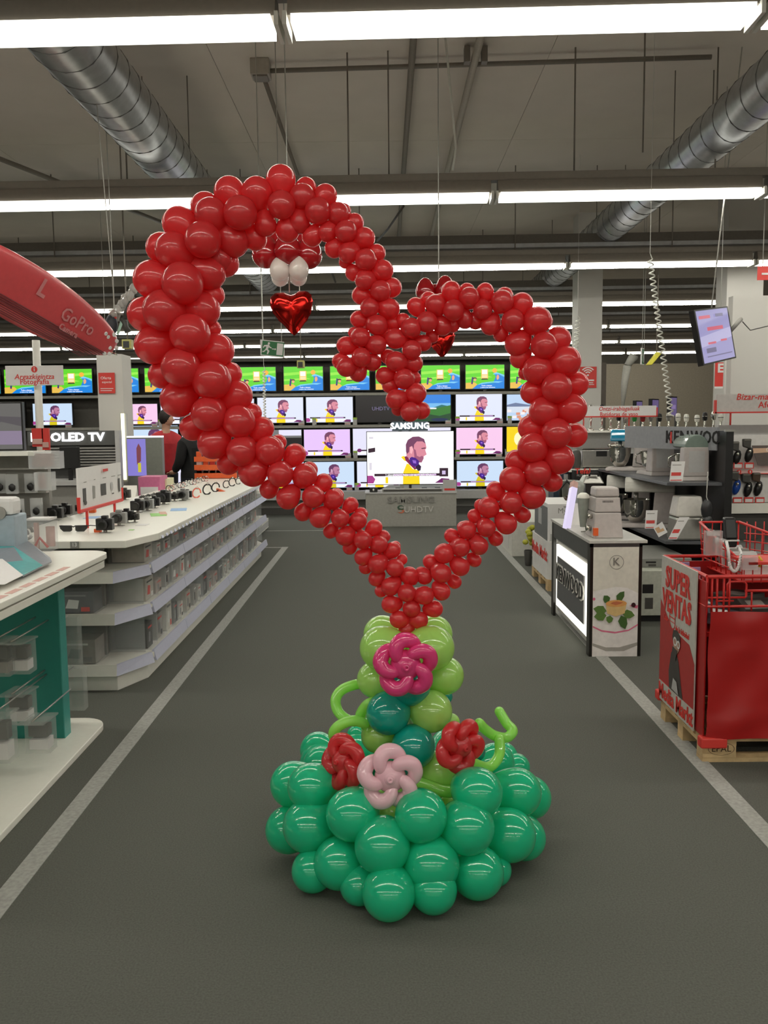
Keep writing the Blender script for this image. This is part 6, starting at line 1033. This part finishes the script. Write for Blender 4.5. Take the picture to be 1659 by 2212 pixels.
# light garland frame inside
for a, b in ((0, 19), (20, len(SPINE)-1)):
    MB().tube([at(x, y, D0) for x, y in SPINE[a:b+1]], .012, 6).build('garland_frame', red, SC_ROOT)
MB().tube([at(885, 1340, D0), V(at(885, 1340, D0).x, D0, .02)], .015, 8).build('centre_pole', whitem, SC_ROOT)
KX, KY, KS = 560, 1300, 2.592; XC = at(882, 1900, D0).x
gm = balloon_mesh('green_balloon', green, 36, 26); tm_ = balloon_mesh('teal_balloon', teal_l, 32, 22); lm = balloon_mesh('lime_balloon', lime, 32, 22)
def base_b(ix, iy, ir, ring=None, D=None):
    px, py, pr = KX+ix/KS, KY+iy/KS, ir/KS
    if D is None:
        dx = (px-882)*D0/FOC; D = D0-math.sqrt(max(0, ring*ring-dx*dx))
    c = at(px, py, D); r = pr*(c-CAM).length/FOC
    while c.z < r*.985: D -= .004; c = at(px, py, D); r = pr*(c-CAM).length/FOC
    return c, r
B_ = [(725, 1630, 138), (975, 1612, 122), (560, 1585, 102), (300, 1505, 110), (1222, 1515, 136), (1320, 1500, 85)]
M_ = [(690, 1365, 148), (1166, 1264, 142), (280, 1255, 140), (165, 1275, 122), (1400, 1305, 138), (1480, 1320, 115), (447, 1462, 134), (963, 1468, 148)]
U_ = [(906, 1200, 140), (520, 1190, 140), (288, 1035, 124), (190, 1022, 122), (1225, 1068, 131), (1445, 1066, 127), (1515, 1095, 112)]
def pg(me, name, c, r): put(me, name, c, r, (V(XC, D0, c.z)-c).normalized())
for L, rg in ((B_, .36), (M_, .45), (U_, .42)):
    for b in L:
        c, r = base_b(*b, ring=rg); pg(gm, 'green_balloon', c, r)
        if c.y < D0-.16: pg(gm, 'green_balloon', V(c.x, 2*D0-c.y, min(c.z, .2) if rg > .4 else c.z), r*.95)
for ix, iy, ir, D in [(330, 830, 98, 3.42), (1320, 900, 104, 3.32), (1365, 870, 80, 3.5), (1440, 925, 72, 3.45), (545, 745, 52, 3.5)]: c, r = base_b(ix, iy, ir, D=D); pg(gm, 'green_balloon', c, r)
for me, nm, L in ((lm, 'lime_balloon', [(685, 258, 122, 3.02), (968, 258, 124, 3.02), (690, 182, 106, 3.2), (977, 180, 104, 3.2), (650, 435, 102, 3.06), (1038, 412, 106, 3.06), (962, 612, 116, 2.98), (665, 752, 92, 3.02), (1075, 672, 46, 3.2), (1003, 945, 104, 2.95), (1055, 1145, 48, 2.92), (722, 1190, 62, 2.9), (655, 1115, 60, 2.92), (420, 1115, 42, 2.95), (400, 1010, 60, 3.0), (840, 1090, 90, 3.0), (1020, 1310, 45, 2.9), (850, 690, 100, 3.25), (840, 480, 100, 3.28)]),
                  (tm_, 'teal_balloon', [(840, 462, 120, 2.98), (722, 622, 120, 2.96), (862, 812, 120, 2.93), (1040, 530, 42, 3.2), (1215, 840, 50, 3.1), (820, 960, 95, 3.02), (850, 560, 110, 3.2)])):
    for ix, iy, ir, D in L: c, r = base_b(ix, iy, ir, D=D); pg(me, nm, c, r)
# balloon flowers and curls
def smooth(P, n=5):
    Q = []
    for i in range(len(P)-1):
        p0, p1, p2, p3 = P[max(i-1, 0)], P[i], P[i+1], P[min(i+2, len(P)-1)]
        for k in range(n): t = k/n; Q.append(.5*((2*p1)+(-p0+p2)*t+(2*p0-5*p1+4*p2-p3)*t*t+(-p0+3*p1-3*p2+p3)*t**3))
    return Q+[P[-1]]
def flower(ix, iy, rad, D, m, label, yaw=0, pitch=0, spin=0):
    c = at(KX+ix/KS, KY+iy/KS, D); R = rad/KS*D/FOC; f = bpy.data.objects.new('balloon_flower', None); COL.objects.link(f); f.parent = SC_ROOT; f.location = c-ROFF; f['label'] = label
    rot = Matrix.Rotation(yaw, 3, 'Z') @ Matrix.Rotation(pitch, 3, 'X')
    def q(r, a, d): a = math.radians(a+spin); return rot @ V(r*R*math.cos(a), -d*R, r*R*math.sin(a))
    for k in range(5):
        t0 = 52+72*k; mb = MB(); P = smooth([q(.38, t0+12, .26), q(.55, t0+3, .30), q(.73, t0-9, .27), q(.85, t0-25, .2), q(.84, t0-43, .12), q(.75, t0-58, .02), q(.62, t0-70, -.08)]); NP = len(P)
        mb.tube(P, [R*(.145+.115*math.sin(math.pi*(.12+.76*i/(NP-1)))) for i in range(NP)], 18, round_=True); o = mb.mesh('petal', m); ob = bpy.data.objects.new('petal', o); COL.objects.link(ob); ob.parent = f
    mb = MB(); mb.ball(q(0, 0, .08), .52*R, .44*R, .52*R, 24)
    mb.ball(q(0, 0, .36), .25*R, .2*R, .25*R, 20).tube([q(.07, a, .56) for a in range(0, 361, 20)], .05*R, 8, caps=False)
    ob = bpy.data.objects.new('flower_centre', mb.mesh('flower_centre', m)); COL.objects.link(ob); ob.parent = f
flower(818, 350, 172, 2.86, magenta, 'magenta balloon flower', .05, -.05)
flower(733, 975, 176, 2.74, pinkl, 'pale pink balloon flower', .0, -.15)
flower(488, 895, 150, 2.86, red, 'red balloon flower turned to the left', -.8, -.2, 20)
flower(1112, 800, 150, 2.84, red, 'red balloon flower on the right', .55, .0, 35)
def curl(pts, label, r=.019):
    P = [at(KX+x/KS, KY+y/KS, D) for x, y, D in pts]; Q = []
    for i in range(len(P)-1):
        p0, p1, p2, p3 = P[max(i-1, 0)], P[i], P[i+1], P[min(i+2, len(P)-1)]
        for k in range(6): t = k/6; Q.append(.5*((2*p1)+(-p0+p2)*t+(2*p0-5*p1+4*p2-p3)*t*t+(-p0+3*p1-3*p2+p3)*t**3))
    Q.append(P[-1]); o = MB().tube(Q, r, 12, round_=True).build('balloon_curl', lime2, SC_ROOT); o['label'] = label
curl([(620, 460, 3.15), (545, 462, 3.12), (465, 492, 3.1), (428, 545, 3.08), (440, 610, 3.06), (485, 655, 3.04), (530, 670, 3.04)], 'pale green loop, upper left')
curl([(640, 560, 3.0), (600, 580, 3.0), (565, 640, 3.02), (590, 680, 3.02), (600, 720, 3.05)], 'pale green loop near the column'); curl([(590, 680, 2.98), (520, 665, 2.96), (445, 695, 2.95), (415, 740, 2.96), (435, 790, 3.0)], 'pale green loop, lower left')
curl([(1345, 615, 3.2), (1385, 680, 3.18), (1420, 722, 3.15), (1385, 760, 3.12), (1320, 750, 3.08), (1265, 715, 3.06), (1232, 680, 3.04)], 'pale green hook, right'); curl([(1345, 770, 3.05), (1345, 850, 3.02), (1310, 910, 2.98), (1260, 925, 2.95), (1190, 900, 2.9)], 'pale green curl below the hook, right')
curl([(880, 1010, 2.9), (960, 1035, 2.88), (1030, 1060, 2.87), (1090, 1062, 2.88)], 'pale green stem between the flowers', .021)
# ------------------------------------------------------------------ hanging clusters with foil hearts
foil = mat('red_foil', (205, 40, 34), .16, 1, noise=0)
def foilheart(par, pts, D, depth):
    c = [at(x, y, D) for x, y in pts]; n = len(c); cen = sum(c, V(0, 0, 0))/n; mb = MB(); L = 6; vs = []
    for sgn in (-1, 1):
        for j in range(L):
            k = 1-j/L; 
            for i, p in enumerate(c):
                w = 1+.02*math.sin(i*2.6)*(1 if j == 0 else 0); q = cen+(p-cen)*k*w; dd = depth*math.sqrt(max(0, 1-k*k)); vs.append(q+V(0, sgn*dd*(1+.012*math.sin(i*.9+j)), 0))
        vs.append(cen+V(0, sgn*depth, 0))
    fs = []
    for s in range(2):
        o = s*(L*n+1)
        for j in range(L-1):
            for i in range(n): f = (o+j*n+i, o+j*n+(i+1) % n, o+(j+1)*n+(i+1) % n, o+(j+1)*n+i); fs.append(f if s else f[::-1])
        for i in range(n): f = (o+(L-1)*n+i, o+(L-1)*n+(i+1) % n, o+L*n); fs.append(f if s else f[::-1])
    mb.add(vs, fs, 0, True); mb.build('foil_heart', foil, par)
def resample(P, n):
    out = []; m = len(P)
    for k in range(n):
        t = k*m/n; i = int(t); f = t-i; p0, p1, p2, p3 = P[(i-1) % m], P[i % m], P[(i+1) % m], P[(i+2) % m]
        out.append(tuple(.5*((2*p1[a])+(-p0[a]+p2[a])*f+(2*p0[a]-5*p1[a]+4*p2[a]-p3[a])*f*f+(-p0[a]+3*p1[a]-3*p2[a]+p3[a])*f**3) for a in (0, 1)))
    return out
hc = thing('hanging_balloons', 'cluster of red and white balloons with a foil heart hanging inside the left lobe', 'balloon cluster', at(624, 600, 6))
bd = balloon_mesh('dark_red_balloon', dred); bw = balloon_mesh('white_balloon', whitel)
def hb_(par, me, nm, X0, Y0, S, L):
    for ix, iy, ir, D in L:
        c = at(X0+ix/S, Y0+iy/S, D); r = ir/S*D/FOC; o = bpy.data.objects.new(nm, me); COL.objects.link(o); o.parent = par; o.location = c-wloc(par); o.scale = (r, r, r); o.rotation_euler = (math.pi, 0, 0)
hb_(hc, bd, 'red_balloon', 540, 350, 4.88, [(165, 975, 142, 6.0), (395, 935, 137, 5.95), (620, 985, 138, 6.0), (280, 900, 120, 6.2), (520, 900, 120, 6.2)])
hb_(hc, bw, 'white_balloon', 540, 350, 4.88, [(310, 1150, 102, 5.95), (515, 1142, 104, 5.95), (318, 1222, 88, 6.05), (510, 1215, 90, 6.05)])
HP = resample([(629, 638), (648, 629), (668, 632), (675, 650), (670, 680), (655, 703), (636, 724), (615, 705), (592, 680), (583, 655), (590, 636), (610, 632)], 40)
foilheart(hc, HP, 6.0, .075); MB().tube([at(625, 632, 6), at(624, 560, 6), V(at(624, 560, 6).x, 6, 4.8)], .004, 5).build('cord', cable, hc)
h2 = thing('hanging_balloons', 'dark red balloon pair with a foil heart half hidden behind the right lobe', 'balloon cluster', at(945, 640, 6.6))
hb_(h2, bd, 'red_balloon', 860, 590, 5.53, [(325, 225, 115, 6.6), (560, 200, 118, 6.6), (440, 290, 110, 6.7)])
foilheart(h2, resample([(957, 722), (970, 716), (981, 718), (982, 732), (974, 752), (955, 772), (940, 758), (930, 744), (934, 728), (945, 720)], 32), 6.6, .06)
MB().tube([at(955, 720, 6.6), at(948, 650, 6.6), V(at(948, 640, 6.6).x, 6.6, 4.8)], .004, 5).build('cord', cable, h2)
# ------------------------------------------------------------------ red hanging board
rb = thing('hanging_board', 'long glossy red surf style board with faint white lettering hanging at the left', 'hanging board', at(60, 650, 6))
tip = at(248, 752, 6.7); tail = at(-190, 492, 4.9); ax = (tip-tail); Lb = ax.length; ax.normalize()
side = V(.33, -.35, .88); side = (side-ax*side.dot(ax)).normalized(); nn = ax.cross(side).normalized()
if nn.y > 0: nn = -nn
mb = MB(); nL, nW = 44, 28; vs = []; Wd = .205
for i in range(nL+1):
    u = i/nL; w = Wd*(min(1, (math.sin(math.pi*min(u*1.0+.0, 1)))**.42)) if 0 < u < 1 else .002
    for k in range(nW):
        a = 2*math.pi*k/nW; ca, sa = math.cos(a), math.sin(a); vs.append(tail+ax*(Lb*u)+side*(w*math.copysign(abs(ca)**.8, ca))+nn*(.055*min(1, w/.1)*math.copysign(abs(sa)**.7, sa)))
mb.add(vs, [(i*nW+k, i*nW+(k+1) % nW, (i+1)*nW+(k+1) % nW, (i+1)*nW+k) for i in range(nL) for k in range(nW)], 0, True)
mb.f += [list(range(nW))[::-1], list(range(nL*nW, (nL+1)*nW))]; mb.m += [0, 0]; mb.s += [False]*2
mb.build('board_body', mat('board_red', (202, 72, 76), .4, noise=.04, coat=.2), rb)
def bp(u, v, d=.058): return tail+ax*(Lb*u)+side*(Wd*v)+nn*d
for k in range(9):
    v = -.36-.065*k; MB().tube([bp(.08+.02*k, v, .056-.0022*k*(k > 3)), bp(.93-.012*k, v*.97, .056-.0022*k*(k > 3))], .004, 5).build('groove', mat('groove_dark', (112, 44, 48), .5), rb)
text('lettering', 'GoPro', bp(.72, .12, .0585), ax, side, .13, mat('faded_letter', (204, 128, 130), .5), rb, .003, .01); text('lettering', 'Camera', bp(.70, -.3, .0585), ax, side, .06, mat('faded_letter', (204, 128, 130), .5), rb, .003, .03)
for k, (u, v) in enumerate([(.79, -.2), (.805, -.22)]): MB().box(-.02, .02, -.02, .02, -.02, .02).build('blue_square', mat('faded_blue', (110, 140, 190)), rb).location = bp(u, v, .05)-wloc(rb)
for u, v in [(.88, .35), (.9, .28), (.925, .5), (.955, .32), (.94, -.1), (.93, -.45), (.955, -.35), (.975, .05)]: MB().cyl(bp(u, v*.8, .03), bp(u, v*.8, .06), .014, n=10).build('white_dot', paper, rb)
text('lettering', 'L', bp(.5, .45, .0585), ax, side, .16, mat('faded_letter', (204, 128, 130), .5), rb, .003, .03)
MB().tube([tail+ax*.5+side*.2, V((tail+ax*.5).x, (tail+ax*.5).y, 4.8)], .004, 5).build('cord', cable, rb); MB().tube([tip+V(-.03, 0, -.03), tip+V(.02, 0, -.05)], .008, 6).build('clip', chrome, rb)
# hanging wrapped figure
wf_ = thing('hanging_bundle', 'dark oval helmeted bundle wrapped in pale crinkled sheeting hanging right of the red board', 'hanging bundle', at(255, 680, 7.4)); Yb = 7.4
MB().ball(at(241, 701, Yb), .052, .04, .088, 16).build('dark_oval', mat('oval_dark', (46, 48, 56), .5), wf_); MB().tube([at(234, 688, Yb), at(240, 676, Yb), at(248, 670, Yb)], .012, 6).build('orange_rim', orange, wf_)
random.seed(4)
mb = MB()
for k in range(12):
    t = k/11; p = at(246+46*t+random.uniform(-4, 4), 680-58*t+random.uniform(-5, 9), Yb+random.uniform(-.08, .08)); mb.ball(p, .03+.02*random.random(), .03, .045, 7, rot=Matrix.Rotation(random.uniform(-1, 1), 3, 'Y'))
mb.build('crinkled_sheet', clear('crinkle', (200, 196, 190), .7), wf_)
mb = MB()
mb.tube([at(262, 688, Yb), at(270, 696, Yb), at(272, 706, Yb), at(277, 717, Yb)], [.02, .028, .022, .03], 8).tube([at(268, 694, Yb), at(272, 674, Yb), at(284, 652, Yb), at(288, 640, Yb)], [.02, .018, .022, .014], 8)
mb.build('dark_figure', dgrey, wf_); MB().plate([at(252, 722, Yb), at(262, 690, Yb), at(268, 694, Yb), at(256, 724, Yb)], .01).build('mint_panel', mat('mint', (170, 205, 185)), wf_); MB().ball(at(286, 650, Yb), .03, .02, .03, 8).ball(at(249, 686, Yb), .012, .02, .03, 8).build('red_patch', mat('acc_red', (210, 60, 50)), wf_)
MB().tube([at(247, 662, Yb), V(at(241, 600, Yb).x, Yb, 4.8)], .004, 5).build('cord', cable, wf_)
# ------------------------------------------------------------------ two shoppers
def person(px, Y, h, label, coat, legs, hair, lean, armf, flip=1, coat_low=.48, turn=0, skinm=mat('skin', (196, 150, 126), .6)):
    x = at(px, 950, Y).x; t = thing('person', label, 'person', (x, Y, 0)); k = h/1.75
    def skin(name, verts, edges, rad, m):
        me = bpy.data.meshes.new(name); me.from_pydata([V(a*k*flip, b*k, c*k) for a, b, c in verts], edges, []); me.materials.append(m)
        o = bpy.data.objects.new(name, me); COL.objects.link(o); o.parent = t; md = o.modifiers.new('skin', 'SKIN')
        for i, r in enumerate(rad): me.skin_vertices[0].data[i].radius = ((r if isinstance(r, tuple) else (r, r))[0]*k, (r if isinstance(r, tuple) else (r, r))[1]*k)
        me.skin_vertices[0].data[0].use_root = True; md.use_smooth_shade = True; s = o.modifiers.new('sub', 'SUBSURF'); s.levels = 2; s.render_levels = 2; return o
    # body: pelvis, spine, neck, head; legs; arms
    vs = [(0, 0, .95), (0, .01, 1.15), (lean*.3, .0, 1.38), (lean*.5, -.0, 1.47), (lean*.6, .01, 1.53), (lean, .02, 1.63), (lean*1.05, .02, 1.69)]; ed = [(0, 1), (1, 2), (2, 3), (3, 4), (4, 5), (5, 6)]; rd_ = [.12, .11, .12, .06, .052, .085, .07]
    for s in (-1, 1):
        b = len(vs); vs += [(s*.09, 0, .84), (s*.1, .015, .5), (s*.11, -.01, .1), (s*.12, .1, .04)]; ed += [(0, b), (b, b+1), (b+1, b+2), (b+2, b+3)]; rd_ += [.075, .05, .036, .03]
        b = len(vs); vs += [(s*.16+lean*.3, .0, 1.36), (s*.21, .02, 1.12), (s*.17, armf, .98), (s*.14, armf*1.5, .96)]; ed += [(2, b), (b, b+1), (b+1, b+2), (b+2, b+3)]; rd_ += [.05, .036, .03, .026]
    skin('body', vs, ed, rd_, skinm)
    vs = [(0, 0, 1.0)]; ed = []; rd_ = [.14]
    for s in (-1, 1):
        b = len(vs); vs += [(s*.09, 0, .84), (s*.1, .015, .5), (s*.11, -.01, .12)]; ed += [(0, b), (b, b+1), (b+1, b+2)]; rd_ += [.095, .07, .06]
        MB().hexa([V(s*.11*k-.045*k, -.07*k, .0), V(s*.11*k+.045*k, -.07*k, 0), V(s*.12*k+.045*k, .17*k, 0), V(s*.12*k-.045*k, .17*k, 0)], [V(s*.11*k-.04*k, -.06*k, .09*k), V(s*.11*k+.04*k, -.06*k, .09*k), V(s*.12*k+.035*k, .14*k, .06*k), V(s*.12*k-.035*k, .14*k, .06*k)]).build('shoe', black, None, .01, loc=(0, 0, 0)).parent = t
    skin('trousers', vs, ed, rd_, legs)
    # coat over torso and arms
    vs = [(0, 0, 1.15), (0, 0, .95), (0, 0, coat_low*1.75), (lean*.3, 0, 1.36), (lean*.6, .0, 1.52)]; ed = [(0, 1), (1, 2), (0, 3), (3, 4)]; rd_ = [(.17, .15), (.18, .16), (.18, .15), (.17, .13), .078]
    for s in (-1, 1):
        b = len(vs); vs += [(s*.165+lean*.3, 0, 1.36), (s*.225, .02, 1.12), (s*.18, armf, .99)]; ed += [(3, b), (b, b+1), (b+1, b+2)]; rd_ += [.085, .07, .052]
    skin('coat', vs, ed, rd_, coat)
    hx, hz = lean*1.03*k*flip, 1.645*k
    MB().ball((hx, .02*k, hz), .085*k, .1*k, .115*k, 18).build('head', skinm, None, loc=(0, 0, 0)).parent = t
    e_ = MB(); fd = flip
    e_.ball((hx+.088*k*fd, .02*k, hz-.015*k), .02*k, .014*k, .02*k, 8).ball((hx+.02*k*fd, .115*k, hz-.0*k), .014*k, .01*k, .03*k, 8)
    e_.ball((hx, .02*k-.1*k, hz), .01*k, .01*k, .01*k, 6); e_.build('nose', skinm, None, loc=(0, 0, 0)).parent = t
    MB().ball((hx+.002*k*fd, -.06*k, hz-.01*k), .008*k, .01*k, .03*k, 8).build('ear', skinm, None, loc=(0, 0, 0)).parent = t
    MB().ball((hx-.022*k*fd, .02*k, hz+.025*k), .092*k, .105*k, .115*k, 18).build('hair', hair, None, loc=(0, 0, 0)).parent = t
    for s in (-1, 1):
        hnd = MB(); bx = s*.16*k; by = armf*1.35*k; bz = .975*k; hnd.ball((bx, by, bz), .035*k, .045*k, .03*k, 10)
        for f in range(5): hnd.tube([(bx+(f-2)*.012*k, by+.02*k, bz), (bx+(f-2)*.014*k, by+(.075-.006*abs(f-1.5))*k, bz-.01*k), (bx+(f-2)*.012*k, by+(.09-.008*abs(f-1.5))*k, bz-.03*k)], .007*k, 5)
        hnd.build('hand', skinm, None, loc=(0, 0, 0)).parent = t
    t.rotation_euler.z = turn
    return t
hairm = mat('dark_hair', (34, 26, 24), .7)
person(355, 12.0, 1.74, 'person in a red quilted jacket and dark trousers looking at the televisions, seen from behind', mat('jacket_red', (186, 34, 44), .6, noise=.12, scale=12), mat('trousers_dark', (30, 32, 40), .8), hairm, .05, .12, 1, .5, .5)
person(413, 11.4, 1.68, 'person in a long black coat with dark hair browsing, seen from behind', mat('coat_black', (26, 27, 28), .8, noise=.15, scale=12), mat('trousers_dark', (30, 32, 40), .8), mat('grey_hair', (92, 82, 92), .7), -.03, .16, 1, .34, 1.1)
